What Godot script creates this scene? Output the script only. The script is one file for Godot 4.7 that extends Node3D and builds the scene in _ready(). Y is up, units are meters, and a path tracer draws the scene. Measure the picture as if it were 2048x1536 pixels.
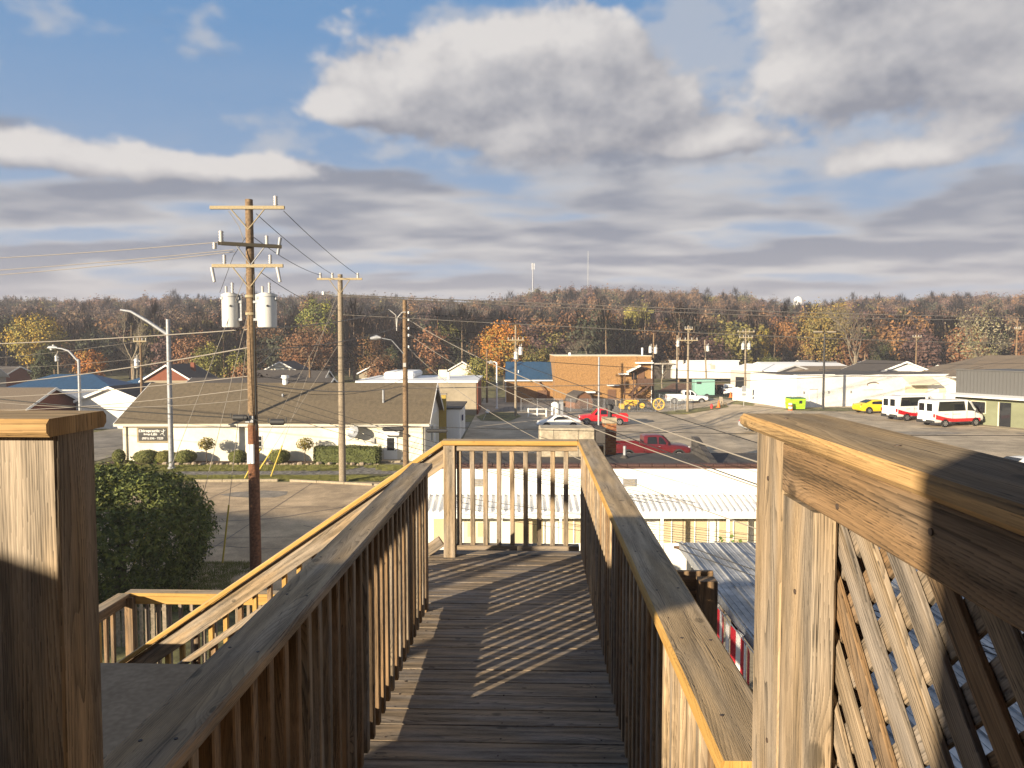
extends Node3D
# A wooden roof-top walkway above a small town: deck and rails close by, power poles, low buildings, car parks and a wooded ridge beyond.
# World frame: the eye stands at (0, 8.8, 0) looking along -Z; the walkway runs 1.78 degrees to the right of that.

const EYE := 8.8
const YAW := 0.03107
const SUN_AZ := 0.7645      # the light travels this far to the right of straight ahead
const SUN_EL := 0.2215      # 12.7 degrees above the horizon
const FLOOR := 7.08         # top of the walkway boards

var rng := RandomNumberGenerator.new()
var M := {}
var taken := {}
var board_cache := {}
var DK := Basis(Vector3.UP, -YAW)


# ---------------------------------------------------------------- mesh helper
class MB:
	var v := PackedVector3Array()
	var n := PackedVector3Array()
	var t := PackedVector2Array()
	var c := PackedColorArray()
	var col := Color(1, 1, 1)

	func put(p: Vector3, nm: Vector3, uv := Vector2.ZERO) -> void:
		v.push_back(p); n.push_back(nm); t.push_back(uv); c.push_back(col)

	func tri(a: Vector3, b: Vector3, d: Vector3, face: Vector3) -> void:
		var nm := (b - a).cross(d - a).normalized()
		if nm.dot(face) > 0.0:
			put(a, nm); put(d, nm); put(b, nm)
		else:
			put(a, -nm); put(b, -nm); put(d, -nm)

	func quad(a: Vector3, b: Vector3, e: Vector3, d: Vector3, face: Vector3, ua := Vector2.ZERO, ub := Vector2.ZERO, ue := Vector2.ZERO, ud := Vector2.ZERO) -> void:
		var nm := (e - a).cross(d - b).normalized()
		if nm.dot(face) > 0.0:
			put(a, nm, ua); put(d, nm, ud); put(e, nm, ue)
			put(a, nm, ua); put(e, nm, ue); put(b, nm, ub)
		else:
			nm = -nm
			put(a, nm, ua); put(b, nm, ub); put(e, nm, ue)
			put(a, nm, ua); put(e, nm, ue); put(d, nm, ud)

	func box(at: Vector3, size: Vector3, b := Basis()) -> void:
		var x := b.x * size.x * 0.5
		var y := b.y * size.y * 0.5
		var z := b.z * size.z * 0.5
		quad(at + x - y - z, at + x + y - z, at + x + y + z, at + x - y + z, b.x)
		quad(at - x - y - z, at - x + y - z, at - x + y + z, at - x - y + z, -b.x)
		quad(at - x + y - z, at + x + y - z, at + x + y + z, at - x + y + z, b.y)
		quad(at - x - y - z, at + x - y - z, at + x - y + z, at - x - y + z, -b.y)
		quad(at - x - y + z, at + x - y + z, at + x + y + z, at - x + y + z, b.z)
		quad(at - x - y - z, at + x - y - z, at + x + y - z, at - x + y - z, -b.z)

	# a box with its twelve edges planed off
	func cbox(at: Vector3, size: Vector3, cut: float, b := Basis()) -> void:
		var h := size * 0.5
		var i := h - Vector3(cut, cut, cut)
		for ax in 3:
			var p := (ax + 1) % 3
			var q := (ax + 2) % 3
			for s in [-1.0, 1.0]:
				var f := []
				for k in [[-1, -1], [1, -1], [1, 1], [-1, 1]]:
					var w := Vector3.ZERO
					w[ax] = h[ax] * s; w[p] = i[p] * k[0]; w[q] = i[q] * k[1]
					f.append(at + b * w)
				var fn := Vector3.ZERO
				fn[ax] = s
				quad(f[0], f[1], f[2], f[3], b * fn)
				for r in [-1.0, 1.0]:
					var g := []
					for k in [[0, -1], [0, 1], [1, 1], [1, -1]]:
						var w2 := Vector3.ZERO
						w2[ax] = (h[ax] if k[0] == 0 else i[ax]) * s
						w2[p] = (i[p] if k[0] == 0 else h[p]) * r
						w2[q] = i[q] * k[1]
						g.append(at + b * w2)
					var fn2 := Vector3.ZERO
					fn2[ax] = s; fn2[p] = r
					quad(g[0], g[1], g[2], g[3], b * fn2)
		for sx in [-1.0, 1.0]:
			for sy in [-1.0, 1.0]:
				for sz in [-1.0, 1.0]:
					tri(at + b * Vector3(h.x * sx, i.y * sy, i.z * sz), at + b * Vector3(i.x * sx, h.y * sy, i.z * sz), at + b * Vector3(i.x * sx, i.y * sy, h.z * sz), b * Vector3(sx, sy, sz))

	func tube(pts: Array, radii: Array, sides := 8, caps := true) -> void:
		var rings := []
		var nrm := []
		var side := Vector3.ZERO
		for k in pts.size():
			var p: Vector3 = pts[k]
			var d: Vector3 = (pts[mini(k + 1, pts.size() - 1)] - pts[maxi(k - 1, 0)]).normalized()
			if side == Vector3.ZERO:
				side = d.cross(Vector3.UP if absf(d.y) < 0.9 else Vector3.RIGHT).normalized()
			side = (side - d * side.dot(d)).normalized()
			var up := d.cross(side)
			var ring := []
			var rn := []
			var r: float = radii[mini(k, radii.size() - 1)]
			for s in sides:
				var a := TAU * s / sides
				var o := side * cos(a) + up * sin(a)
				ring.append(p + o * r); rn.append(o)
			rings.append(ring); nrm.append(rn)
		for k in rings.size() - 1:
			for s in sides:
				var s2 := (s + 1) % sides
				smooth_quad(rings[k][s], rings[k][s2], rings[k + 1][s2], rings[k + 1][s], nrm[k][s], nrm[k][s2], nrm[k + 1][s2], nrm[k + 1][s])
		if caps:
			for e in [0, rings.size() - 1]:
				var d2: Vector3 = (pts[0] - pts[1] if e == 0 else pts[e] - pts[e - 1]).normalized()
				for s in range(1, sides - 1):
					tri(rings[e][0], rings[e][s], rings[e][s + 1], d2)

	func smooth_quad(a: Vector3, b: Vector3, e: Vector3, d: Vector3, na: Vector3, nb: Vector3, ne: Vector3, nd: Vector3) -> void:
		if (e - a).cross(d - b).dot(na + nb + ne + nd) > 0.0:
			put(a, na); put(d, nd); put(e, ne); put(a, na); put(e, ne); put(b, nb)
		else:
			put(a, na); put(b, nb); put(e, ne); put(a, na); put(e, ne); put(d, nd)

	# rings of points, joined one after the other, shaded smooth
	func loft(rings: Array, closed := true, ends := true) -> void:
		var rows := rings.size()
		var m: int = rings[0].size()
		var mid := Vector3.ZERO
		for r in rings:
			for p in r: mid += p
		mid /= float(rows * m)
		var nrm := []
		for k in rows:
			var rn := []
			var c0 := Vector3.ZERO
			for p in rings[k]: c0 += p
			c0 /= float(m)
			for s in m:
				var a: Vector3 = rings[k][(s + 1) % m if closed else mini(s + 1, m - 1)] - rings[k][(s - 1 + m) % m if closed else maxi(s - 1, 0)]
				var b: Vector3 = rings[mini(k + 1, rows - 1)][s] - rings[maxi(k - 1, 0)][s]
				var w := a.cross(b).normalized()
				if w.dot(rings[k][s] - c0) < 0.0: w = -w
				rn.append(w)
			nrm.append(rn)
		for k in rows - 1:
			for s in (m if closed else m - 1):
				var s2 := (s + 1) % m
				smooth_quad(rings[k][s], rings[k][s2], rings[k + 1][s2], rings[k + 1][s], nrm[k][s], nrm[k][s2], nrm[k + 1][s2], nrm[k + 1][s])
		if ends:
			for e in [0, rows - 1]:
				var c1 := Vector3.ZERO
				for p in rings[e]: c1 += p
				c1 /= float(m)
				for s in m:
					tri(c1, rings[e][s], rings[e][(s + 1) % m], c1 - mid)

	# flat outline (points in x, y) given thickness along z
	func slab(outline: Array, z0: float, z1: float) -> void:
		var poly := PackedVector2Array(outline)
		var ix := Geometry2D.triangulate_polygon(poly)
		for k in range(0, ix.size(), 3):
			for zz in [z0, z1]:
				tri(Vector3(poly[ix[k]].x, poly[ix[k]].y, zz), Vector3(poly[ix[k + 1]].x, poly[ix[k + 1]].y, zz), Vector3(poly[ix[k + 2]].x, poly[ix[k + 2]].y, zz), Vector3(0, 0, -1.0 if (zz == z0) == (z0 < z1) else 1.0))
		var turn := 0.0
		for k in poly.size():
			turn += poly[k].cross(poly[(k + 1) % poly.size()])
		for k in poly.size():
			var a := poly[k]
			var b := poly[(k + 1) % poly.size()]
			var o := Vector3(b.y - a.y, a.x - b.x, 0) * signf(turn)
			quad(Vector3(a.x, a.y, z0), Vector3(b.x, b.y, z0), Vector3(b.x, b.y, z1), Vector3(a.x, a.y, z1), o)

	func mesh(colors := false, uvs := false) -> ArrayMesh:
		var arr := []
		arr.resize(Mesh.ARRAY_MAX)
		arr[Mesh.ARRAY_VERTEX] = v
		arr[Mesh.ARRAY_NORMAL] = n
		if uvs: arr[Mesh.ARRAY_TEX_UV] = t
		if colors: arr[Mesh.ARRAY_COLOR] = c
		var am := ArrayMesh.new()
		am.add_surface_from_arrays(Mesh.PRIMITIVE_TRIANGLES, arr)
		return am


# ---------------------------------------------------------------- objects
func numbered(called: String) -> String:
	var k: int = taken.get(called, 0)
	taken[called] = k + 1
	return called if k == 0 else "%s_%03d" % [called, k]

func thing(called: String, label: String, category: String, at := Vector3.ZERO, turn := 0.0, group := "") -> Node3D:
	var o := Node3D.new()
	o.name = numbered(called)
	add_child(o, true)
	o.position = at
	o.rotation.y = turn
	tag(o, label, category, group)
	return o

func tag(o: Node, label: String, category: String, group := "") -> void:
	o.set_meta("label", label)
	o.set_meta("category", category)
	if group: o.set_meta("group", group)

func part(called: String, m: Mesh, mat: Material, parent: Node, at := Vector3.ZERO, b := Basis()) -> MeshInstance3D:
	var o := MeshInstance3D.new()
	o.name = called if parent != self else numbered(called)
	o.mesh = m
	if mat: o.material_override = mat
	parent.add_child(o, true)
	o.transform = Transform3D(b, at)
	return o

func struct(called: String, m: Mesh, mat: Material, at := Vector3.ZERO) -> MeshInstance3D:
	var o := part(called, m, mat, self, at)
	o.set_meta("kind", "structure")
	return o

func copy(o: Node3D, called: String, label: String) -> Node3D:
	var r: Node3D = o.duplicate()
	r.name = numbered(called)
	add_child(r, true)
	r.set_meta("label", label)
	return r

func bx(called: String, parent: Node, at: Vector3, size: Vector3, mat: Material, b := Basis(), cut := 0.0) -> MeshInstance3D:
	var key := "box%s%s" % [size.snapped(Vector3.ONE * 0.001), cut]
	if not board_cache.has(key):
		var mb := MB.new()
		if cut > 0.0: mb.cbox(Vector3.ZERO, size, cut)
		else: mb.box(Vector3.ZERO, size)
		board_cache[key] = mb.mesh()
	return part(called, board_cache[key], mat, parent, at, b)

func tb(called: String, parent: Node, pts: Array, radii: Array, mat: Material, sides := 8) -> MeshInstance3D:
	var mb := MB.new()
	mb.tube(pts, radii, sides)
	return part(called, mb.mesh(), mat, parent)


# ---------------------------------------------------------------- materials
func lin(r: float, g: float, b: float) -> Color:
	return Color(r, g, b).linear_to_srgb()

func mat(key: String, c: Color, rough := 0.85, tex: Texture2D = null, scale := 1.0, bump := 0.0, metal := 0.0) -> StandardMaterial3D:
	var m := StandardMaterial3D.new()
	m.resource_name = key
	m.albedo_color = lin(c.r, c.g, c.b)
	m.roughness = rough
	m.metallic = metal
	if tex:
		m.albedo_texture = tex
		m.uv1_triplanar = true
		m.uv1_world_triplanar = true
		m.uv1_scale = Vector3.ONE * scale
		if bump > 0.0:
			m.heightmap_enabled = true
			m.heightmap_texture = tex
			m.heightmap_scale = bump
	M[key] = m
	return m

func glass(key: String, c: Color, alpha: float) -> StandardMaterial3D:
	var m := StandardMaterial3D.new()
	m.resource_name = key
	m.albedo_color = Color(c.r, c.g, c.b, alpha)
	m.roughness = 0.05
	m.transparency = BaseMaterial3D.TRANSPARENCY_ALPHA
	M[key] = m
	return m

# grey modulation: layers of [frequency, weight], values spread round 'mid'
func mottled(size: int, layers: Array, mid: float, sd: int, lo := 0.35) -> ImageTexture:
	var parts := []
	for k in layers.size():
		var f := FastNoiseLite.new()
		f.seed = sd + k * 7
		f.noise_type = FastNoiseLite.TYPE_SIMPLEX_SMOOTH
		f.frequency = layers[k][0]
		f.fractal_octaves = 3
		parts.append(f.get_seamless_image(size, size, false, false, 0.1, true).get_data())
	var out := PackedByteArray()
	out.resize(size * size * 3)
	for i in size * size:
		var x := mid
		for k in parts.size():
			x += (float(parts[k][i]) / 255.0 - 0.5) * layers[k][1]
		var b := int(clampf(x, lo, 1.0) * 255.0)
		out[i * 3] = b; out[i * 3 + 1] = b; out[i * 3 + 2] = b
	return ImageTexture.create_from_image(Image.create_from_data(size, size, false, Image.FORMAT_RGB8, out))

# sawn pine, 4 m along the picture and half a metre across: growth rings, fibres, checks and knots
func wood_pictures() -> Dictionary:
	var W := 2048
	var H := 512
	var f1 := FastNoiseLite.new(); f1.seed = 11; f1.frequency = 1.0; f1.fractal_octaves = 2
	var f2 := FastNoiseLite.new(); f2.seed = 12; f2.frequency = 1.0; f2.fractal_octaves = 2
	var knots := []
	var kr := RandomNumberGenerator.new(); kr.seed = 5
	for k in 15:
		knots.append([kr.randf_range(0, 4), kr.randf_range(0, 0.5), kr.randf_range(0.006, 0.016), kr.randf_range(1.2, 2.4)])
	var grey := PackedByteArray(); grey.resize(W * H * 3)
	var honey := PackedByteArray(); honey.resize(W * H * 3)
	var rise := PackedByteArray(); rise.resize(W * H)
	var tan := PackedByteArray(); tan.resize(W * H * 3)
	var td := [0.19, 0.145, 0.09]
	var tl := [0.60, 0.46, 0.305]
	var gd := [0.10, 0.08, 0.055]
	var gl := [0.475, 0.368, 0.255]
	var warm := [1.06, 0.97, 0.90]
	var hd := [0.33, 0.18, 0.045]
	var hl := [0.62, 0.40, 0.125]
	var lut := PackedByteArray(); lut.resize(1025)
	for i in 1025: lut[i] = int(Color(i / 1024.0, 0, 0).linear_to_srgb().r * 255.0)
	for j in H:
		var y := (j + 0.5) / H * 0.5
		for i in W:
			var x := (i + 0.5) / W * 4.0
			var wv := f1.get_noise_2d(x * 0.62, y * 7.0)
			var r := y * 165.0 + wv * 8.0
			var kd := 0.0
			for q in knots:
				var dx: float = (x - q[0]) / q[3]
				var dy: float = y - q[1]
				if absf(dx) < 0.11 and absf(dy) < 0.07:
					var d: float = sqrt(dx * dx + dy * dy) / q[2]
					r += 3.4 * exp(-d * d * 0.16)
					if d < 1.0: kd = maxf(kd, smoothstep(1.0, 0.55, d))
			var ring := r - floorf(r)
			var late := ring * ring * ring
			late *= 0.55 + 0.45 * f2.get_noise_2d(x * 0.9, y * 30.0 + 50.0)
			var fib := f2.get_noise_2d(x * 14.0, y * 900.0)
			var broad := f1.get_noise_2d(x * 1.6 + 30.0, y * 22.0)
			var crack := 0.0
			var cn := absf(f2.get_noise_2d(x * 1.0 + 70.0, y * 60.0))
			if cn < 0.028 and f1.get_noise_2d(x * 1.4 - 40.0, y * 14.0) > 0.08:
				crack = 1.0 - cn / 0.028
			var g := clampf(0.64 - late * 0.85 + fib * 0.36 + broad * 0.5 - kd * 0.45, 0.0, 1.0)
			var h := clampf(0.70 - late * 0.6 + fib * 0.16 + broad * 0.34 - kd * 0.6, 0.0, 1.0)
			var at := (j * W + i) * 3
			var gk := 1.0 - 0.8 * crack
			var worn := clampf(0.30 + f1.get_noise_2d(x * 1.3 + 11.0, y * 9.0 - 20.0) * 1.1, 0.0, 0.75)
			var ash := 0.07 + 0.30 * g
			for ch in 3:
				grey[at + ch] = lut[int(clampf(lerpf(gd[ch] + (gl[ch] - gd[ch]) * g, ash * warm[ch], worn) * gk, 0, 1) * 1024.0)]
				tan[at + ch] = lut[int(clampf(lerpf(td[ch] + (tl[ch] - td[ch]) * (g * 0.6 + h * 0.4), ash * 1.25 * warm[ch], worn * 0.6) * gk, 0, 1) * 1024.0)]
				honey[at + ch] = lut[int(clampf((hd[ch] + (hl[ch] - hd[ch]) * h) * (1.0 - 0.5 * crack), 0, 1) * 1024.0)]
			rise[j * W + i] = int(clampf(0.75 - late * 0.5 + fib * 0.18 - crack * 0.75, 0, 1) * 255.0)
	return {
		"grey": ImageTexture.create_from_image(Image.create_from_data(W, H, false, Image.FORMAT_RGB8, grey)),
		"tan": ImageTexture.create_from_image(Image.create_from_data(W, H, false, Image.FORMAT_RGB8, tan)),
		"honey": ImageTexture.create_from_image(Image.create_from_data(W, H, false, Image.FORMAT_RGB8, honey)),
		"rise": ImageTexture.create_from_image(Image.create_from_data(W, H, false, Image.FORMAT_L8, rise)),
	}

func wood_mat(key: String, tex: Texture2D, rise: Texture2D, tint: Color, bump: float) -> void:
	var m := StandardMaterial3D.new()
	m.resource_name = key
	m.albedo_texture = tex
	m.albedo_color = tint
	m.roughness = 0.8
	m.heightmap_enabled = true
	m.heightmap_texture = rise
	m.heightmap_scale = bump
	M[key] = m

func make_materials() -> void:
	var w := wood_pictures()
	wood_mat("wood_grey", w.grey, w.rise, Color(0.90, 0.89, 0.88), 0.18)
	wood_mat("wood_brown", w.grey, w.rise, Color(0.84, 0.76, 0.66), 0.16)
	wood_mat("wood_tan", w.grey, w.rise, Color(0.96, 0.93, 0.88), 0.18)
	wood_mat("wood_cap", w.tan, w.rise, Color(0.97, 0.95, 0.90), 0.14)
	wood_mat("wood_honey", w.honey, w.rise, Color(0.92, 0.90, 0.86), 0.10)
	wood_mat("wood_edge", w.tan, w.rise, Color(1.0, 0.91, 0.74), 0.14)
	var fine := mottled(256, [[0.25, 0.35], [0.04, 0.2]], 0.82, 3)
	var broad := mottled(512, [[0.008, 0.25], [0.03, 0.16], [0.2, 0.16]], 0.86, 21)
	var ground := mottled(512, [[0.01, 0.5], [0.06, 0.35], [0.3, 0.25]], 0.72, 41, 0.2)
	M["fine"] = fine; M["broad"] = broad
	var plain_wall := mottled(256, [[0.006, 0.10], [0.05, 0.08]], 0.95, 111)
	mat("asphalt_old", Color(0.53, 0.43, 0.305), 0.95, broad, 0.06, 0.0)
	mat("asphalt_road", Color(0.27, 0.24, 0.20), 0.95, broad, 0.08, 0.0)
	mat("concrete_lot", Color(0.60, 0.44, 0.27), 0.95, broad, 0.07, 0.0)
	mat("tar", Color(0.13, 0.11, 0.09), 0.95)
	mat("patch_tar", Color(0.33, 0.285, 0.23), 0.95, broad, 0.3)
	mat("faded_paint", Color(0.55, 0.50, 0.42), 0.9, fine, 0.6)
	mat("nail", Color(0.07, 0.05, 0.04), 0.6)
	mat("kerb", Color(0.50, 0.42, 0.30), 0.95, fine, 0.5)
	mat("gravel", Color(0.34, 0.31, 0.27), 0.95, ground, 0.5)
	mat("turf", Color(0.26, 0.24, 0.085), 0.95, ground, 0.09)
	mat("turf_blades", Color(0.19, 0.19, 0.055), 0.9)
	mat("mulch", Color(0.13, 0.07, 0.035), 0.95, ground, 0.4)
	mat("red_dirt", Color(0.30, 0.125, 0.045), 0.95, ground, 0.12)
	mat("stone", Color(0.45, 0.36, 0.26), 0.95, fine, 0.7)
	mat("cream_wall", Color(0.82, 0.77, 0.64), 0.9, plain_wall, 0.15)
	mat("white_wall", Color(0.82, 0.81, 0.78), 0.85, plain_wall, 0.15)
	mat("white_paint", Color(0.80, 0.79, 0.76), 0.6)
	mat("white_metal", Color(0.80, 0.80, 0.79), 0.45)
	mat("cream_paint", Color(0.72, 0.66, 0.50), 0.7, plain_wall, 0.15)
	mat("pale_grey_wall", Color(0.50, 0.45, 0.40), 0.85, plain_wall, 0.15)
	mat("green_wall", Color(0.20, 0.215, 0.135), 0.9, plain_wall, 0.15)
	mat("charcoal_metal", Color(0.085, 0.085, 0.085), 0.6)
	mat("shingle_brown", Color(0.225, 0.175, 0.11), 0.95, mottled(256, [[0.12, 0.5], [0.02, 0.2]], 0.78, 61), 0.5, 0.0)
	mat("shingle_dark", Color(0.10, 0.085, 0.075), 0.95, fine, 0.5)
	mat("shingle_tan", Color(0.26, 0.20, 0.14), 0.95, fine, 0.5)
	mat("blue_roof", Color(0.035, 0.105, 0.21), 0.5, fine, 0.15)
	mat("brick_orange", Color(0.44, 0.245, 0.095), 0.95, mottled(256, [[0.15, 0.5], [0.03, 0.2]], 0.8, 71), 0.35)
	mat("brick_red", Color(0.30, 0.10, 0.055), 0.95, fine, 0.6)
	mat("brick_red_b", Color(0.44, 0.17, 0.06), 0.95, fine, 0.6)
	mat("brick_red_c", Color(0.52, 0.25, 0.10), 0.95, fine, 0.6)
	mat("mortar", Color(0.42, 0.36, 0.28), 0.95, fine, 0.8)
	mat("coping", Color(0.115, 0.055, 0.045), 0.8, fine, 1.2)
	mat("membrane", Color(0.075, 0.068, 0.064), 0.9, broad, 0.15)
	mat("black_roof", Color(0.05, 0.05, 0.053), 0.95, fine, 0.3)
	mat("tin_roof", Color(0.55, 0.56, 0.58), 0.5, mottled(256, [[0.02, 0.3], [0.15, 0.2]], 0.8, 81), 0.12, 0.0, 0.25)
	mat("rust", Color(0.20, 0.11, 0.06), 0.9, fine, 0.8)
	mat("steel", Color(0.42, 0.42, 0.42), 0.5, null, 1.0, 0.0, 0.5)
	mat("galvanised", Color(0.46, 0.48, 0.52), 0.55, fine, 0.4, 0.0, 0.35)
	mat("brown_steel", Color(0.085, 0.045, 0.03), 0.7)
	mat("pole_wood", Color(0.30, 0.20, 0.115), 0.9, mottled(256, [[0.05, 0.4], [0.25, 0.3]], 0.78, 91), 0.6)
	mat("pole_pale", Color(0.38, 0.31, 0.225), 0.9, mottled(256, [[0.05, 0.3], [0.25, 0.25]], 0.82, 92), 0.6)
	mat("pole_red", Color(0.25, 0.105, 0.05), 0.9, mottled(256, [[0.05, 0.4], [0.25, 0.3]], 0.78, 93), 0.6)
	mat("crossarm_pale", Color(0.50, 0.41, 0.26), 0.9, fine, 1.5)
	mat("crossarm_dark", Color(0.10, 0.085, 0.06), 0.9, fine, 1.5)
	mat("transformer_grey", Color(0.55, 0.55, 0.54), 0.5)
	mat("porcelain", Color(0.40, 0.39, 0.38), 0.35)
	mat("cable_black", Color(0.02, 0.02, 0.02), 0.6)
	mat("cable_grey", Color(0.24, 0.215, 0.185), 0.6)
	mat("lamp_glass", Color(0.55, 0.55, 0.52), 0.3)
	mat("yellow_guard", Color(0.50, 0.38, 0.06), 0.6)
	mat("tyre", Color(0.02, 0.02, 0.02), 0.9)
	mat("rim", Color(0.45, 0.45, 0.46), 0.35, null, 1.0, 0.0, 0.7)
	mat("trim_black", Color(0.025, 0.025, 0.027), 0.6)
	mat("car_glass", Color(0.012, 0.014, 0.016), 0.06)
	mat("head_lamp", Color(0.7, 0.7, 0.7), 0.15)
	mat("tail_lamp", Color(0.45, 0.02, 0.02), 0.2)
	mat("orange_plastic", Color(0.75, 0.16, 0.02), 0.6)
	mat("lime", Color(0.36, 0.62, 0.03), 0.6)
	mat("teal", Color(0.22, 0.42, 0.36), 0.6)
	mat("machine_yellow", Color(0.70, 0.42, 0.03), 0.5)
	mat("stop_red", Color(0.55, 0.02, 0.03), 0.5)
	mat("canvas", Color(0.50, 0.43, 0.32), 0.9, broad, 0.4)
	mat("window_dark", Color(0.02, 0.022, 0.026), 0.08)
	mat("window_blind", Color(0.50, 0.42, 0.28), 0.3)
	mat("door_brown", Color(0.13, 0.065, 0.035), 0.7)
	mat("sign_black", Color(0.012, 0.012, 0.014), 0.5)
	mat("shade_green", Color(0.02, 0.12, 0.07), 0.5)
	mat("flag_red", Color(0.48, 0.015, 0.03), 0.85)
	mat("flag_white", Color(0.72, 0.70, 0.68), 0.85)
	mat("flag_blue", Color(0.015, 0.02, 0.10), 0.85)
	mat("bark", Color(0.11, 0.085, 0.06), 0.95, fine, 1.0)
	mat("bark_pale", Color(0.30, 0.25, 0.18), 0.95, fine, 1.0)
	var leaf := mat("leaf", Color(1, 1, 1), 0.75)
	leaf.albedo_color = Color(1, 1, 1)
	leaf.vertex_color_use_as_albedo = true
	leaf.backlight_enabled = true
	leaf.backlight = Color(0.12, 0.12, 0.10)
	mat("siding_far", Color(0.76, 0.74, 0.70), 0.85, plain_wall, 0.15)
	mat("tan_far", Color(0.33, 0.28, 0.205), 0.9, plain_wall, 0.15)
	mat("water_tank", Color(0.80, 0.80, 0.80), 0.5)

func paint(key: String, c: Color) -> StandardMaterial3D:
	var m := mat(key, c, 0.28)
	m.clearcoat_enabled = true
	m.clearcoat = 0.6
	m.clearcoat_roughness = 0.08
	return m


# ---------------------------------------------------------------- sky
const SKY_W := 3072

func soft(a: float, b: float, x: float) -> float:
	return smoothstep(a, b, x)

# clouds: [azimuth, elevation, half width, half height] in degrees; the first ones hang in front of the camera, the rest carry the same weather round the sky
func cloud_heaps() -> Array:
	var heaps := [
		[-8.5, 18.0, 6.2, 3.2], [-2.0, 20.2, 6.4, 3.7], [4.5, 20.5, 6.4, 3.6], [9.5, 18.0, 5.4, 3.5], [-13.0, 16.9, 3.4, 1.1], [1.0, 15.4, 10.5, 2.7],
		[22.5, 18.4, 5.6, 3.6], [29.5, 18.2, 7.6, 4.2], [38.5, 16.4, 8.5, 3.8], [29.0, 23.0, 10.0, 4.0], [37.0, 23.0, 9.5, 4.4], [22.5, 23.5, 5.0, 2.4],
		[-33.5, 12.2, 6.0, 1.5], [-25.0, 12.2, 5.0, 1.4], [-18.0, 12.6, 4.0, 1.1], [-40.0, 11.2, 6.5, 1.7], [15.5, 14.5, 5.0, 1.5], [28.0, 12.4, 6.0, 1.2],
	]
	var r := RandomNumberGenerator.new()
	r.seed = 77
	for k in 34:
		var az := r.randf_range(50.0, 310.0)
		heaps.append([az if az < 180.0 else az - 360.0, r.randf_range(10.0, 34.0), r.randf_range(5.0, 11.0), r.randf_range(2.2, 5.0)])
	return heaps

# how much heaped cloud stands in a direction: soft round masses, their edges broken by two scales of noise
func heap_mass(near: Array, az: float, el: float, puff: FastNoiseLite) -> float:
	var b := 0.0
	for q in near:
		var dx: float = az - q[0]
		if dx > 180.0: dx -= 360.0
		elif dx < -180.0: dx += 360.0
		dx /= q[2]
		if absf(dx) > 2.1: continue
		var dy: float = (el - q[1]) / q[3]
		b += exp(-1.3 * (dx * dx + dy * dy * (0.85 if dy > 0.0 else 1.5)))
	if b < 0.04: return 0.0
	return minf(b, 1.25) + puff.get_noise_2d(az * 0.085, el * 0.13) * 0.42 + puff.get_noise_2d(az * 0.26 + 40.0, el * 0.36) * 0.26 + puff.get_noise_2d(az * 0.85 - 20.0, el * 1.1) * 0.10

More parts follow.
